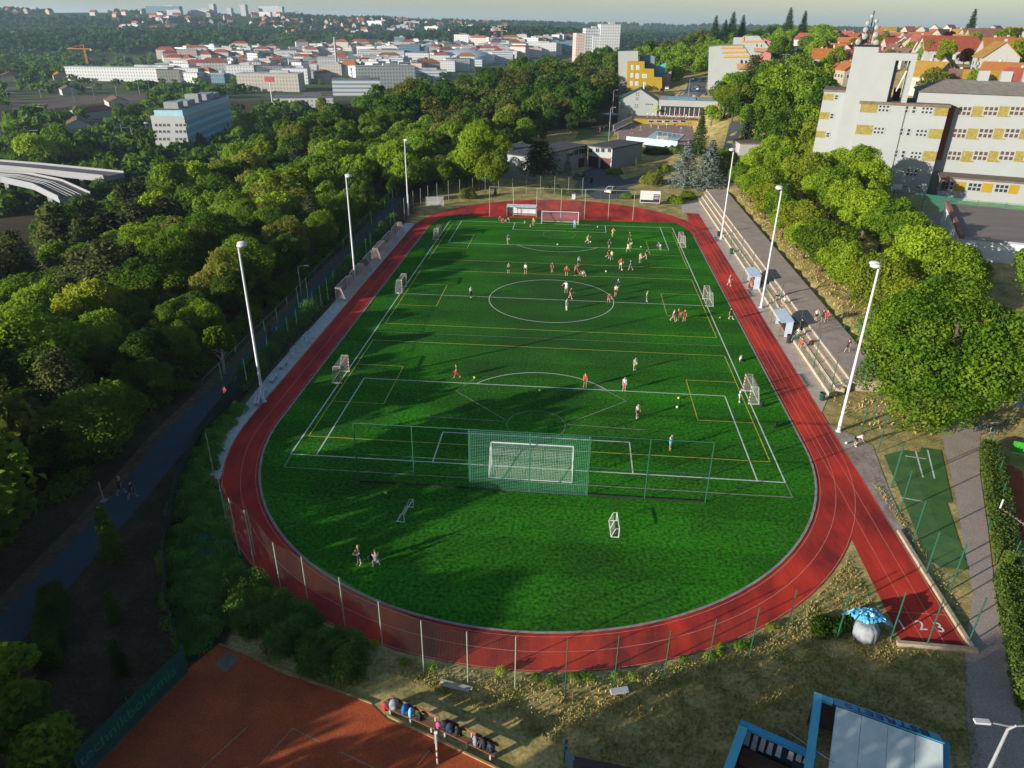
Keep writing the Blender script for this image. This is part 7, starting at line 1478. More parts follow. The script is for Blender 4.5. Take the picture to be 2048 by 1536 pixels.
mb = MB(); a, b = G(440, 1290), G(745, 1408); mb.bar((*a, .04), (*b, .04), .1, .1); struct(mb, 'court_kerb', mat('kerb_ochre', (.34, .22, .10)))
t = tag(sheet('court_mat', px((428, 1330), (455, 1302), (480, 1318), (452, 1345)), mat('mat_grey', (.20, .15, .13)), .012), kind='structure')
# scoreboard
x, y = G(1299, 409); t = thing('scoreboard', 'white scoreboard on short legs with dark figures, beyond the red bend', 'scoreboard', (x, y, 0), -.05); mb = MB(); mb.box(0, 0, .35, 4.5, .22, 2.7); mb.build('panel', M_wsteel, t)
for s in (-1.6, 1.6): mb = MB(); mb.box(s, .05, 0, .12, .12, .4); mb.build('leg', M_grey, t)
mb = MB(); mb.box(0, -.125, .5, 4.2, .02, .55); mb.build('dark_strip', mat('board_dark', (.03, .02, .035)), t); mb = MB(); mb.box(1.4, -.125, 1.05, 1.35, .02, 1.3); dk = mb.build('dark_field', mat('board_dark', (.03, .02, .035)), t)
for i in range(3): mb = MB(); mb.box(1.4, -.14, 1.3+i*.36, 1.05, .012, .13); mb.build('text_row', M_wsteel, dk)
x, y = G(1147, 398); t = thing('control_box', 'small white control box at the left end of the mesh gate', 'box', (x, y, 0)); mb = MB(); mb.box(0, 0, 0, .8, .6, 1.1); mb.build('body', M_wsteel, t, bevel=.04); mb = MB(); mb.box(0, 0, 1.1, .9, .7, .08); mb.build('lid', M_grey, t)
x, y = G(1269, 352); t = thing('beach_flag', 'narrow yellow advertising flag on the kerbed island', 'flag', (x, y, .1)); mb = MB(); mb.tube([(0, 0, 0), (0, 0, 4.6)], .04, 6); mb.build('pole', M_wsteel, t); mb = MB(); mb.hexa([(.03, -.015, 1.6), (.5, -.015, 1.9), (.5, .015, 1.9), (.03, .015, 1.6), (.03, -.015, 4.6), (.35, -.015, 4.2), (.35, .015, 4.2), (.03, .015, 4.6)]); mb.build('cloth', mat('flag_yellow', (.5, .42, .06)), t)
x, y = G(1183, 366); t = thing('wheelie_bin', 'dark wheelie bin at the edge of the drive', 'bin', (x, y, 0)); mb = MB(); mb.hexa([(-.3, -.3, .05), (.3, -.3, .05), (.3, .3, .05), (-.3, .3, .05), (-.38, -.4, 1.2), (.38, -.4, 1.2), (.38, .4, 1.2), (-.38, .4, 1.2)]); mb.build('body', mat('bin_navy', (.02, .03, .06)), t); mb = MB(); mb.box(0, 0, 1.2, .82, .86, .08); mb.build('lid', mat('bin_navy', (.02, .03, .06)), t)
x, y = G(870, 412); t = thing('mesh_panel_stack', 'pale mesh panel leaning by the grey far-bend fence', 'panel', (x, y, 0), .2); mb = MB(); mb.quad((-2, 0, .1), (2, 0, .1), (2, .6, 1.9), (-2, .6, 1.9)); mb.build('mesh', netmat('panel_mesh', (.5, .5, .5), .2, .06), t); mb = MB(); mb.tube([(-2, 0, .1), (2, 0, .1), (2, .6, 1.9), (-2, .6, 1.9), (-2, 0, .1)], .04, 5); mb.build('frame', M_grey, t)
# right clay court: green hoarding, white sheet, bicycles, gate
a, b = G(2020, 905), G(2090, 920); t = thing('court_hoarding', 'bright green board with white edge behind the bicycles', 'hoarding', (*a, 0), 0, None, world=True); mb = MB(); mb.bar((*a, .65), (*b, .65), .06, 1.3); mb.build('board', mat('hoarding_green', (.03, .30, .02)), t); mb = MB(); mb.bar((a[0], a[1]-.05, .1), (b[0], b[1]-.05, .1), .07, .08); mb.build('edge', M_wsteel, t)
a, b = G(2020, 850), G(2080, 880); t = thing('tarpaulin_roof', 'grey-white sheet roof on pale posts behind the green board', 'shelter', (*a, 0), 0, None, world=True); mb = MB(); mb.hexa([(a[0], a[1], 2.2), (a[0]+5, a[1]-1.5, 2.2), (a[0]+5.5, a[1]+2, 2.5), (a[0]+.6, a[1]+3, 2.5), (a[0], a[1], 2.25), (a[0]+5, a[1]-1.5, 2.25), (a[0]+5.5, a[1]+2, 2.55), (a[0]+.6, a[1]+3, 2.55)]); mb.build('sheet', mat('sheet_grey', (.42, .44, .46)), t)
for q in ((a[0], a[1]), (a[0]+.6, a[1]+3)): mb = MB(); mb.tube([(*q, 0), (*q, 2.2)], .05, 6); mb.build('post', M_palep, t)
def bicycle(label, x, y, rz):
    t = thing('bicycle', label, 'bicycle', (x, y, 0), rz, 'bicycles parked at the hedge end')
    for a in (-.52, .52):
        mb = MB(); mb.tube([(a+.33*math.cos(q), 0, .35+.33*math.sin(q)) for q in np.linspace(0, 2*PI, 17)], .024, 5, False); w_ = mb.build('wheel', M_tyre, t); mb = MB(); mb.tube([(a, -.05, .35), (a, .05, .35)], .05, 6)
        for k in range(4): mb.bar((a-.3*math.cos(k*.785), 0, .35-.3*math.sin(k*.785)), (a+.3*math.cos(k*.785), 0, .35+.3*math.sin(k*.785)), .008)
        mb.build('spokes', M_grey, w_)
    mb = MB(); A, B, C_, D = (-.52, 0, .35), (-.05, 0, .32), (-.2, 0, .85), (.38, 0, .88)
    for p, q in ((A, B), (A, C_), (B, C_), (C_, D), (B, D), (D, (.52, 0, .35))): mb.tube([p, q], .022, 5)
    mb.build('frame', CC[random.choice(('dark', 'red', 'silver', 'blue'))], t); mb = MB(); mb.box(-.22, 0, .9, .26, .12, .06); mb.build('saddle', M_dark, t); mb = MB(); mb.tube([(.36, -.28, 1.02), (.4, 0, 1.0), (.36, .28, 1.02)], .018, 5); mb.build('handlebar', M_grey, t)
for k, (u, v) in enumerate(((1958, 862), (1968, 866), (1978, 868), (1988, 866), (1998, 862), (2004, 856))): bicycle(('bicycle at the hedge end nearest the walkway', 'bicycle second from the walkway', 'bicycle third from the walkway', 'bicycle in the middle of the parked bunch', 'bicycle close to the green court post', 'bicycle farthest from the walkway, against the court post')[k], *G(u, v), .4+k*.35)
a, b = G(1990, 1043), G(2050, 1085); t = thing('court_gate', 'reddish slatted gate between two stretches of ivy hedge', 'gate', (*a, 0), 0, None, world=True); mb = MB()
for k in range(10): q = np.array(a)+(np.array(b)-np.array(a))*k/9; mb.bar((*q, .1), (*q, 1.5), .12, .05)
mb.build('slats', mat('slat_red', (.20, .09, .075)), t); mb = MB(); mb.bar((*a, .3), (*b, .3), .05); mb.bar((*a, 1.35), (*b, 1.35), .05); mb.build('frame', M_grey, t); mb = MB(); mb.tube([(*a, 0), (*a, 2.2)], .07, 6); mb.build('post', M_wsteel, t)
fence('court_fence', 'green post fence standing in the ivy hedge of the right clay court', [G(1975, 900), G(1990, 965), G(1996, 1010), G(2022, 1130), G(2045, 1250), G(2060, 1340)], 2.3, .04, M_green, M_chain)
# balls
def ball(label, u, v, c, r=.13):
    x, y = G(u, v); t = tag(MB_ball(x, y, r, c), label, 'ball', 'balls on the pitch')
def MB_ball(x, y, r, c):
    mb = MB(); mb.ball((0, 0, r), r, 14, 8); o = mb.build('ball', c, None, True); o.location = (x, y, .005); return o
Bw = mat('ball_white', (.7, .7, .68), rough=.4); By = mat('ball_yellow', (.6, .6, .06)); Bo = mat('ball_orange', (.6, .2, .04))
for lb, u, v, c in (('yellow ball beside the walking man in red trousers', 949, 757, By), ('yellow ball alone near the worn centre circle', 1079, 783, By), ('yellow ball close to the right yellow box', 1357, 798, By), ('white ball in the yellow box on the right', 1354, 816, Bw), ('orange ball at the feet of the kicking man by the track', 1440, 637, Bo), ('white ball in front of the running yellow player', 1181, 485, Bw), ('white ball below the red-shirted man', 1244, 541, Bw), ('white ball before the far goal area', 1195, 455, Bw), ('white ball left of the far circle', 1115, 490, Bw), ('yellow ball near the blue-shirted bending man', 1282, 495, By), ('pale green ball on the near grass behind the net fence', 771, 988, By), ('white ball at the feet of the man beside the mast', 1692, 888, Bw), ('white ball in the back of the left striped goal', 797, 588, Bw), ('white ball on the grass near the far group', 1212, 544, Bw)): ball(lb, u, v, c)
for lb, u, v, m_ in (('black and white sports bag lying on the grass by the track', 1551, 854, 'black'), ('dark sports bag behind the far corner goal', 1378, 497, 'black'), ('dark bag behind the nearest striped goal on the right', 1523, 813, 'black'), ('white bag beside the far goal', 1050, 447, 'grey'), ('grey bag lying in front of the far dugout', 1012, 444, 'grey')):
    x, y = G(u, v); backpack(lb, x, y, 0, bagm[m_], 1.2, 1, 'bags left around the pitch')
x, y = G(1622, 690, .7); backpack('dark red rucksack on the terrace step below the second dugout', x, y, .72, mat('bag_wine', (.12, .02, .03)), 1.3, 1, 'bags left around the pitch')
# ================================================================== PEOPLE
DEG = math.radians
def joints(lean=4, legs=((4, 3, 4), (-3, 3, 3)), arms=((-4, 8, 10), (6, 8, 14)), sit=None, twist=0, cross=False):
    J = {}; p = np.array((0, 0, .93)); tl = DEG(lean); up = np.array((0, -math.sin(tl), math.cos(tl)))
    J['pelvis'] = p; J['waist'] = p+up*.17; J['chest'] = p+up*.38; J['neck'] = p+up*.53; hl = DEG(lean*.45); hu = np.array((0, -math.sin(hl), math.cos(hl)))
    J['head0'] = J['neck']+hu*.085+np.array((0, -.012, 0)); J['head1'] = J['head0']+hu*.12; J['head2'] = J['head1']+hu*.055
    for s, nm, (a, o, b) in ((-1, 'r', legs[0]), (1, 'l', legs[1])):
        a_, o_, b_ = DEG(a), DEG(o), DEG(b); hp = p+np.array((s*.095, 0, -.04)); J['hip'+nm] = hp
        d1 = np.array((s*math.sin(o_), -math.sin(a_)*math.cos(o_), -math.cos(a_)*math.cos(o_))); k = hp+d1*.42; J['knee'+nm] = k
        c = a_-b_; d2 = np.array((s*math.sin(o_)*.4, -math.sin(c), -math.cos(c))); d2 /= np.linalg.norm(d2); an = k+d2*.41; J['ank'+nm] = an
        f = DEG(min(80, max(-70, (c*180/PI)*.8))) if abs(c) > .35 else 0; J['heel'+nm] = an+np.array((0, .03, -.03)); J['toe'+nm] = an+np.array((0, -.17*math.cos(f), -.05+.17*math.sin(f)))
    for s, nm, (a, o, b) in ((-1, 'r', arms[0]), (1, 'l', arms[1])):
        sh = J['chest']+up*.075+np.array((s*.175, 0, 0)); J['sh'+nm] = sh; a_, o_, b_ = DEG(a), DEG(o), DEG(b)
        d1 = np.array((s*math.sin(o_), -math.sin(a_)*math.cos(o_), -math.cos(a_)*math.cos(o_))); e = sh+d1*.28; J['elb'+nm] = e; c = a_+b_
        d2 = np.array((s*math.sin(o_)*(.3 if not cross else -3.5), -math.sin(c), -math.cos(c))); d2 /= np.linalg.norm(d2); w_ = e+d2*.245; J['wri'+nm] = w_; J['palm'+nm] = w_+d2*.075
        side = np.cross(d2, (0, 0, 1.0)); side = side/(np.linalg.norm(side)+1e-9) if np.linalg.norm(side) > .1 else np.array((0, 1.0, 0))
        cu = np.cross(side, d2)
        for i, q in enumerate((-.030, -.010, .010, .030)):
            L = (.068, .082, .078, .060)[i]; J['f%d%s' % (i, nm)] = w_+d2*(.085+L*.55)+side*q; J['g%d%s' % (i, nm)] = w_+d2*(.085+L)+side*q*1.1+cu*.016
        J['t0'+nm] = w_+d2*.06-side*.045; J['t1'+nm] = w_+d2*.095-side*.058
    zmin = min(J['ankr'][2], J['ankl'][2])-.075 if sit is None else J['pelvis'][2]-sit
    for k in J: J[k] = J[k]-np.array((0, 0, zmin))
    return J
def skin(name, V, E, Rr, sub=1):
    me = bpy.data.meshes.new(name); me.from_pydata([tuple(map(float, v)) for v in V], E, []); o = bpy.data.objects.new(name, me); COL.objects.link(o)
    m = o.modifiers.new('skin', 'SKIN'); m.use_smooth_shade = True
    sv = me.skin_vertices[0].data
    for i, r_ in enumerate(Rr): sv[i].radius = r_ if hasattr(r_, '__len__') else (r_, r_); sv[i].use_root = (i == 0)
    s_ = o.modifiers.new('sub', 'SUBSURF'); s_.levels = sub; s_.render_levels = sub
    dg = bpy.context.evaluated_depsgraph_get(); out = bpy.data.meshes.new_from_object(o.evaluated_get(dg)); out.name = name
    bpy.data.objects.remove(o); bpy.data.meshes.remove(me); return out
def graph(J, spec):
    """spec: list of (joint, parent, radius)"""
    ix = {}; V = []; E = []; Rr = []
    for n_, p, r_ in spec:
        ix[n_] = len(V); V.append(J[n_]); Rr.append(r_)
        if p: E.append((ix[p], ix[n_]))
    return V, E, Rr
def lerp(a, b, f): return a+(b-a)*f
POSE = {}
def mkpose(name, **kw):
    J = joints(**kw)
    sp = [('pelvis', None, (.125, .10)), ('waist', 'pelvis', (.115, .085)), ('chest', 'waist', (.135, .10)), ('neck', 'chest', .052), ('head0', 'neck', .068), ('head1', 'head0', (.078, .092)), ('head2', 'head1', .062)]
    J['nose'] = J['head0']+np.array((0, -.115, .05)); J['earr'] = J['head0']+np.array((-.088, .01, .055)); J['earl'] = J['head0']+np.array((.088, .01, .055))
    for s in 'rl':
        J['fore'+s] = lerp(J['elb'+s], J['wri'+s], .35); J['calf'+s] = lerp(J['knee'+s], J['ank'+s], .32)
        sp += [('hip'+s, 'pelvis', .088), ('knee'+s, 'hip'+s, .056), ('calf'+s, 'knee'+s, .058), ('ank'+s, 'calf'+s, .036), ('toe'+s, 'ank'+s, .032), ('sh'+s, 'chest', .062), ('elb'+s, 'sh'+s, .042), ('fore'+s, 'elb'+s, .042), ('wri'+s, 'fore'+s, .027), ('palm'+s, 'wri'+s, (.034, .020))]
        sp += [('f%d%s' % (i, s), 'palm'+s, .0095) for i in range(4)]+[('g%d%s' % (i, s), 'f%d%s' % (i, s), .0075) for i in range(4)]+[('t0'+s, 'wri'+s, .012), ('t1'+s, 't0'+s, .009)]
    sp += [('nose', 'head0', .012), ('earr', 'head0', .014), ('earl', 'head0', .014)]
    P = {'J': J, 'body': skin('body', *graph(J, sp))}
    for s in 'rl': J['slv'+s] = lerp(J['sh'+s], J['elb'+s], .72); J['hem'] = lerp(J['pelvis'], J['waist'], -.25); J['sht'+s] = lerp(J['hip'+s], J['knee'+s], .86); J['trs'+s] = lerp(J['knee'+s], J['ank'+s], .93); J['sk'+s] = lerp(J['knee'+s], J['ank'+s], .45); J['neck2'] = lerp(J['chest'], J['neck'], .72)
    P['shirt'] = skin('shirt', *graph(J, [('chest', None, (.160, .122)), ('waist', 'chest', (.142, .112)), ('hem', 'waist', (.158, .128)), ('neck2', 'chest', .075), ('shr', 'chest', .082), ('slvr', 'shr', .068), ('shl', 'chest', .082), ('slvl', 'shl', .068)]))
    P['shorts'] = skin('shorts', *graph(J, [('pelvis', None, (.150, .122)), ('hipr', 'pelvis', .108), ('shtr', 'hipr', .088), ('hipl', 'pelvis', .108), ('shtl', 'hipl', .088)]))
    P['trousers'] = skin('trousers', *graph(J, [('pelvis', None, (.145, .118)), ('hipr', 'pelvis', .104), ('kneer', 'hipr', .072), ('trsr', 'kneer', .055), ('hipl', 'pelvis', .104), ('kneel', 'hipl', .072), ('trsl', 'kneel', .055)]))
    for s in 'rl':
        P['shoe'+s] = skin('shoe', [J['heel'+s], lerp(J['heel'+s], J['toe'+s], .5), J['toe'+s]], [(0, 1), (1, 2)], [.048, (.05, .042), .040]); P['sock'+s] = skin('sock', [J['sk'+s], J['ank'+s]], [(0, 1)], [.066, .048])
    c = J['head1']; mb = MB(); mb.ball((c[0], c[1]+.012, c[2]+.008), .098, 12, 8, (1, 1.1, 1.04)); V = np.array(mb.v); fr = (V[:, 1] < c[1]-.03) & (V[:, 2] < c[2]+.03); V[fr, 1] = c[1]-.03; lo = V[:, 2] < c[2]-.06; V[lo, 2] = c[2]-.06; V[lo & (V[:, 1] < c[1]+.0), 1] = c[1]+.0; mb.v = [tuple(p) for p in V]
    o = mb.build('hair', None, None, True); P['hair'] = o.data; bpy.data.objects.remove(o); P['hair'].name = 'hair'
    POSE[name] = P
mkpose('stand'); mkpose('hips', legs=((3, 6, 3), (-2, 6, 2)), arms=((-25, 38, 70), (-25, 38, 70)), cross=False); mkpose('walk', lean=6, legs=((22, 2, 6), (-18, 2, 22)), arms=((-22, 8, 18), (24, 8, 30))); mkpose('run', lean=14, legs=((42, 2, 60), (-24, 2, 40)), arms=((-45, 12, 80), (40, 12, 85)))
mkpose('kick', lean=-4, legs=((34, 4, 8), (-8, 3, 14)), arms=((-30, 40, 30), (30, 45, 20))); mkpose('bend', lean=58, legs=((18, 6, 34), (14, 6, 30)), arms=((28, 8, 6), (28, 8, 6))); mkpose('crouch', lean=26, legs=((78, 14, 128), (62, 14, 132)), arms=((40, 10, 40), (44, 10, 46)))
mkpose('sit', lean=12, legs=((84, 10, 24), (88, 10, 30)), arms=((-20, 16, 10), (30, 10, 30)), sit=.12); mkpose('seat', lean=14, legs=((84, 8, 84), (80, 8, 78)), arms=((34, 8, 40), (38, 8, 46)), sit=.55); mkpose('armsout', lean=4, legs=((6, 5, 6), (-6, 5, 4)), arms=((30, 62, 12), (0, 12, 12))); mkpose('crossed', lean=-2, legs=((4, 3, 3), (-3, 3, 3)), arms=((28, 8, 66), (24, 8, 70)), cross=True)
cm = {}
def cloth(c):
    if c not in cm: cm[c] = mat('cloth_'+c.replace(' ', '_'), CLO[c], rough=.85, amt=.08, scale=6)
    return cm[c]
CLO = {'white': (.66, .66, .64), 'yellow': (.62, .55, .10), 'pale yellow': (.60, .56, .30), 'black': (.02, .02, .024), 'red': (.50, .03, .03), 'dark red': (.20, .02, .035), 'orange red': (.55, .10, .03), 'blue': (.04, .12, .40), 'light blue': (.25, .45, .62), 'cyan': (.06, .42, .60), 'navy': (.02, .035, .09), 'grey': (.22, .22, .23), 'dark green': (.03, .08, .05), 'teal': (.05, .28, .36), 'brown': (.12, .06, .035), 'orange': (.6, .2, .02), 'pink': (.6, .18, .3)}
SK = mat('skin_tone', (.46, .27, .18), rough=.6, amt=.04); HA = {'dark': mat('hair_dark', (.025, .018, .012)), 'blond': mat('hair_blond', (.38, .24, .08)), 'brown': mat('hair_brown', (.08, .045, .02)), 'grey': mat('hair_grey', (.35, .33, .31))}
def person(x, y, z, ps, top, low, kind, hair, rz, label, hh=1.76, group=None, shoes='white', socks=None):
    P = POSE[ps]; t = thing('person', label, 'person', (x, y, z), rz, group); s = hh/1.76; t.scale = (s, s, s)
    def part(nm, me, m):
        me = me.copy(); me.materials.clear(); me.materials.append(m); o = bpy.data.objects.new(nm, me); COL.objects.link(o); o.parent = t; return o
    part('body', P['body'], SK); part('shirt', P['shirt'], cloth(top)); part(kind, P[kind], cloth(low)); part('hair', P['hair'], HA[hair])
    for q in 'rl':
        part('shoe', P['shoe'+q], cloth(shoes))
        if socks: part('sock', P['sock'+q], cloth(socks))
    return t
def man(u, v, ps, top, low, kind, hair, az, label, z=0.0, **kw):
    x, y = G(u, v, z); return person(x, y, z+.012, ps, top, low, kind, hair, DEG(az), label, **kw)
S_, T_ = 'shorts', 'trousers'
for a in ((1067, 451, 'stand', 'yellow', 'pale yellow', S_, 'brown', 20, 'person in yellow standing by the left post of the far goal'), (1060, 453, 'bend', 'black', 'black', S_, 'dark', 80, 'person in black stooping left of the far goal'), (1149, 456, 'stand', 'light blue', 'light blue', T_, 'dark', 0, 'goalkeeper in light blue standing at the right post of the far goal'),
          (1175, 486, 'run', 'pale yellow', 'pale yellow', S_, 'brown', 60, 'player in pale yellow running with the white ball'), (1225, 472, 'run', 'yellow', 'yellow', S_, 'brown', 30, 'player in yellow running before the far right corner'), (1218, 495, 'walk', 'black', 'black', S_, 'dark', 10, 'player in black facing the yellow runner with the ball'), (1259, 482, 'walk', 'black', 'black', S_, 'dark', -30, 'player in black, farther one of the close trio on the far right'), (1261, 496, 'stand', 'black', 'white', S_, 'dark', 20, 'player in black shirt and white shorts in the close trio'), (1256, 504, 'run', 'yellow', 'white', S_, 'dark', -40, 'player in yellow bib running beside the white-shorted one'), (1321, 499, 'bend', 'blue', 'white', S_, 'brown', -60, 'bending keeper in blue shirt by the far right box'),
          (1216, 516, 'run', 'black', 'brown', S_, 'dark', 60, 'dark-shirted player running beside the blue-shorted one'), (1223, 520, 'walk', 'yellow', 'blue', S_, 'brown', -20, 'player in yellow shirt and blue shorts walking'), (1280, 525, 'stand', 'pale yellow', 'pale yellow', S_, 'dark', 15, 'player in pale yellow standing left of a dark runner'), (1291, 517, 'run', 'black', 'pink', S_, 'dark', 60, 'dark-shirted player running right of the pale yellow one'), (1241, 537, 'hips', 'red', 'white', S_, 'dark', 0, 'man in red shirt and white shorts with hands on hips'), (1261, 540, 'walk', 'navy', 'blue', S_, 'dark', -70, 'man in navy shirt and blue shorts right of the red one'),
          (1157, 532, 'stand', 'light blue', 'black', S_, 'brown', 20, 'man in pale blue shirt and black shorts behind the orange group'), (1051, 548, 'stand', 'white', 'black', S_, 'dark', -15, 'player in white shirt and black shorts on the left of the middle line'), (1104, 544, 'stand', 'dark red', 'dark red', S_, 'dark', 10, 'player in dark red standing alone'), (1133, 551, 'hips', 'orange red', 'dark red', S_, 'dark', 0, 'player in orange-red with hands on hips'), (1151, 551, 'stand', 'orange red', 'black', T_, 'dark', 20, 'man in orange-red shirt and black trousers in the resting group'), (1158, 549, 'crouch', 'orange red', 'orange red', S_, 'brown', 60, 'crouching player in orange-red in the resting group'), (1166, 551, 'sit', 'white', 'black', S_, 'dark', 30, 'player in white sitting on the grass beside the orange group'),
          (1132, 585, 'armsout', 'white', 'white', S_, 'dark', -20, 'player in white with one arm held out in the centre circle'), (1141, 597, 'walk', 'dark red', 'pink', S_, 'dark', 60, 'player in dark red walking through the centre circle'), (1133, 620, 'stand', 'white', 'white', T_, 'brown', 50, 'player all in white standing below the halfway line'), (1217, 604, 'bend', 'red', 'dark red', S_, 'dark', 10, 'player in red stooping on the rim of the centre circle'), (1231, 591, 'walk', 'white', 'dark red', S_, 'dark', 0, 'player in white shirt and dark shorts at the rim of the circle'), (1235, 576, 'run', 'navy', 'black', S_, 'dark', 150, 'player in navy running away behind the white-shirted one'), (1293, 603, 'stand', 'yellow', 'blue', S_, 'brown', 70, 'player in yellow top and blue shorts right of the circle'),
          (1346, 642, 'walk', 'white', 'pink', S_, 'brown', 80, 'player in white in the huddle of three on the right'), (1355, 641, 'stand', 'dark red', 'dark red', S_, 'dark', 0, 'taller player in dark red in the middle of the huddle'), (1368, 642, 'armsout', 'dark red', 'dark red', S_, 'dark', -10, 'player in dark red reaching out at the right of the huddle'), (1458, 571, 'walk', 'grey', 'white', S_, 'grey', 50, 'person in grey with pale shorts walking on the track'), (1460, 639, 'kick', 'black', 'black', S_, 'brown', 70, 'man in black kicking the orange ball beside the track'), (1479, 722, 'sit', 'white', 'black', T_, 'dark', 90, 'person in white sitting on the grass by the track'),
          (1269, 740, 'stand', 'light blue', 'yellow', S_, 'dark', 20, 'man in light blue shirt and yellow shorts at midfield'), (1170, 774, 'stand', 'red', 'brown', S_, 'dark', -20, 'man in red shirt near the penalty arc'), (1248, 781, 'stand', 'white', 'pink', S_, 'dark', 0, 'man in white shirt on the penalty area line'), (1274, 836, 'stand', 'white', 'dark red', S_, 'dark', 30, 'man in white shirt with a long shadow inside the penalty area'), (1340, 899, 'armsout', 'white', 'cyan', S_, 'dark', 50, 'man in white top, cyan shorts and orange shoes by the net fence'), (1478, 804, 'stand', 'white', 'white', S_, 'brown', 60, 'keeper in white beside the red and white striped goal'),
          (942, 595, 'stand', 'white', 'black', T_, 'brown', 40, 'person in white shirt and black trousers left of the centre circle'), (1017, 546, 'crossed', 'grey', 'black', S_, 'dark', 10, 'man in grey shirt standing near the middle yellow line'), (1016, 488, 'stand', 'blue', 'pale yellow', S_, 'brown', 30, 'man in blue top with pale shorts on the far left'), (914, 755, 'walk', 'dark green', 'red', T_, 'dark', -60, 'man in dark green shirt and red trousers striding to a yellow ball')):
    man(*a, hh=random.uniform(1.68, 1.86), shoes='orange' if 'cyan' in a[3:5] else 'white', socks='white' if 'kicking' in a[8] else None)
man(719, 1129, 'crossed', 'black', 'navy', S_, 'blond', -35, 'blond person in black with folded arms on the near grass', hh=1.8, socks='white'); man(753, 1132, 'crouch', 'grey', 'grey', S_, 'brown', 200, 'person in grey crouching with the back to the camera on the near grass', hh=1.85)
x, y = G(739, 1128); backpack('black pack on the grass beside the crouching person', *G(741, 1120), 0, bagm['black'], 1.3, .5, 'bags left around the pitch')
man(1709, 892, 'bend', 'white', 'black', S_, 'dark', 80, 'person in white bending towards a ball beside the near mast', hh=1.78)
for a in ((1631, 641, 'walk', 'white', 'black', S_, 'dark', 20, 'person in white top walking on the promenade, first of three'), (1644, 642, 'walk', 'black', 'black', S_, 'dark', 160, 'person in black walking on the promenade in the middle of three'), (1652, 643, 'walk', 'red', 'red', S_, 'dark', 150, 'person in red walking on the promenade at the right of three'), (1694, 704, 'walk', 'black', 'black', S_, 'dark', 130, 'person in black walking alone on the promenade near the stair')): man(*a, z=1.3, shoes='white')
for u, v, z, top, low, hr, az, lb in ((1556, 596, 1.0, 'teal', 'black', 'dark', -70, 'person in teal sitting on the upper terrace step'), (1569, 608, 1.0, 'white', 'grey', 'grey', -70, 'person in white sitting on the terrace with legs stretched out'), (1594, 662, .7, 'orange red', 'orange red', 'dark', -70, 'player in orange-red seated behind the second dugout'), (1588, 652, .7, 'dark red', 'black', 'dark', -60, 'player in dark red seated in the shade of the second dugout'), (1605, 655, 1.0, 'black', 'grey', 'dark', -80, 'person in black seated high behind the second dugout'), (1597, 672, .7, 'white', 'white', 'brown', -60, 'player in white seated beside the dugout end'), (1604, 693, .7, 'red', 'red', 'brown', -60, 'player in red shorts seated past the dugout on the terrace'), (1572, 641, .36, 'navy', 'black', 'dark', -80, 'person in navy seated at the back of the second dugout')):
    x, y = G(u, v, z); person(x, y, z-.14, 'seat', top, low, S_, hr, DEG(az), lb)
for k, (dy, top, ps) in enumerate(((-1.2, 'dark red', 'seat'), (-.3, 'dark red', 'seat'), (.7, 'brown', 'seat'), (-2.1, 'dark red', 'crouch'))): person(31.2-(.9 if ps == 'crouch' else 0), 10.3+dy, 0, ps, top, 'dark red' if k % 2 else 'black', S_, 'dark', DEG(-90), ('player in dark red on the dugout bench, second from its near end', 'player in dark red in the middle of the dugout bench', 'player in brown at the far end of the dugout bench', 'player in dark red crouching before the first dugout')[k])
man(452, 800, 'run', 'red', 'black', S_, 'dark', 170, 'runner in red on the asphalt path behind the dark screen'); man(244, 988, 'walk', 'navy', 'navy', S_, 'grey', 165, 'walker in navy with white cap on the asphalt path, left of two'); man(266, 996, 'walk', 'black', 'black', S_, 'dark', 160, 'walker in black on the asphalt path, right of two')
for u, v, top, lb in ((1006, 444, 'red', 'player in red sitting on the grass before the far dugout'), (1016, 443, 'white', 'player in white sitting on the grass before the far dugout'), (1000, 440, 'brown', 'player in brown sitting at the left end of the far dugout')): man(u, v, 'sit', top, 'black', S_, 'dark', 10, lb)
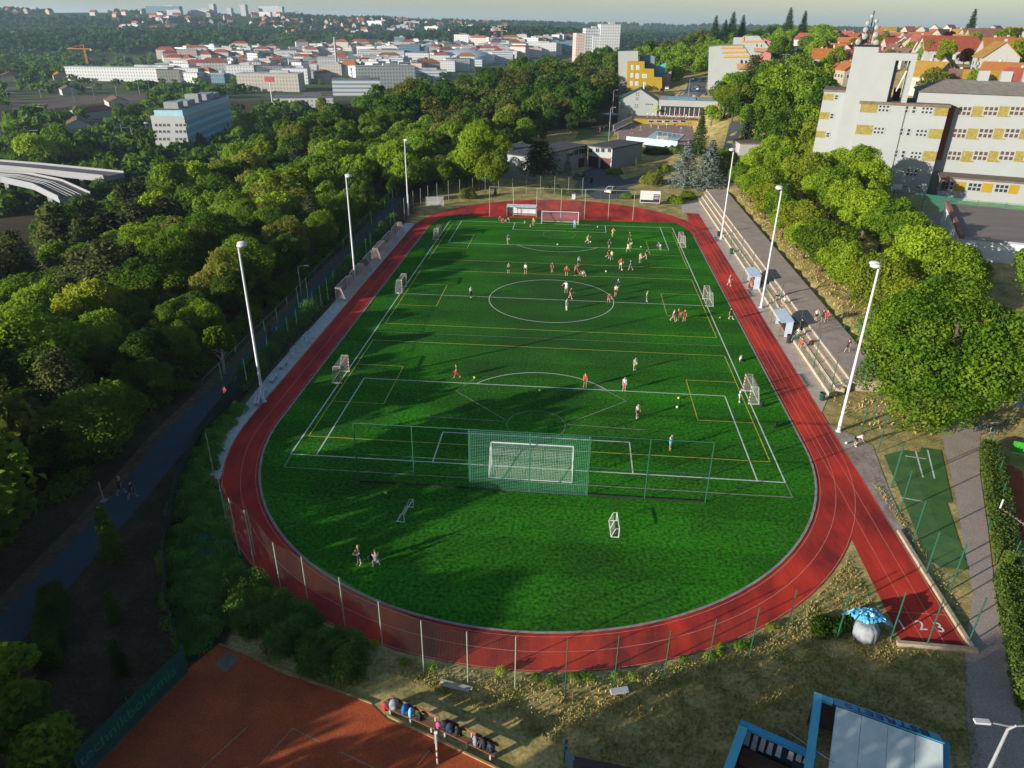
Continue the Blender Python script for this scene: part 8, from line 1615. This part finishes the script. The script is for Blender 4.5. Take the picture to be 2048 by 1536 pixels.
for k, (u, v, d, top) in enumerate(((1375, 259, 281, 'black'), (1380, 259, 281, 'brown'), (1352, 262, 279, 'dark red'), (1325, 259, 281, 'white'), (1301, 268, 274, 'red'), (1315, 272, 270, 'pink'), (1332, 268, 274, 'white'), (1360, 275, 265, 'cyan'), (1280, 275, 265, 'white'), (1262, 282, 256, 'pink'), (1244, 262, 280, 'navy'), (1230, 262, 280, 'black'), (1208, 252, 286, 'white'), (1196, 254, 284, 'pink'), (1200, 255, 283, 'red'), (1193, 238, 303, 'white'), (1240, 238, 302, 'red'), (1250, 240, 300, 'orange'))):
    x, y, z = AtD(u, v, d); z = zp if u > 1255 else h(x, y)+.06; person(x, y, z, random.choice(('stand', 'walk', 'hips')), top, random.choice(('black', 'red', 'blue', 'white')), S_, random.choice(('dark', 'brown', 'blond')), random.random()*6, ('bather' if u > 1255 else 'visitor')+' in %s ' % top+('on the pool deck' if u > 1255 else 'on or beside the pool lawn'), group='visitors at the pool')
for k in range(13):
    s_ = 4.5+k*1.75+random.uniform(-.4, .4); p = fy.at(s_, zty, -random.uniform(1.2, 4)); top = random.choice(('white', 'pink', 'red', 'light blue', 'brown')); person(*p, random.choice(('stand', 'seat', 'walk')), top, 'grey', S_, random.choice(('dark', 'brown')), random.random()*6, 'guest in %s on the yellow-walled terrace' % top, group='visitors at the pool')
# ------------------------------------------------------------------ air
def haze(d):
    mb = MB(); mb.hexa([(-12600, -12600, -60), (12600, -12600, -60), (12600, 12600, -60), (-12600, 12600, -60), (-12600, -12600, 170), (12600, -12600, 170), (12600, 12600, 170), (-12600, 12600, 170)])
    m = bpy.data.materials.new('air'); m.use_nodes = True; t = m.node_tree; t.nodes.clear(); o = node(t, 'ShaderNodeOutputMaterial'); v = node(t, 'ShaderNodeVolumePrincipled')
    v.inputs['Color'].default_value = (.60, .82, 1.0, 1); v.inputs['Density'].default_value = d; v.inputs['Anisotropy'].default_value = .2
    t.links.new(v.outputs[0], o.inputs['Volume']); tag(mb.build('haze', m), kind='stuff')
haze(8.5e-5)
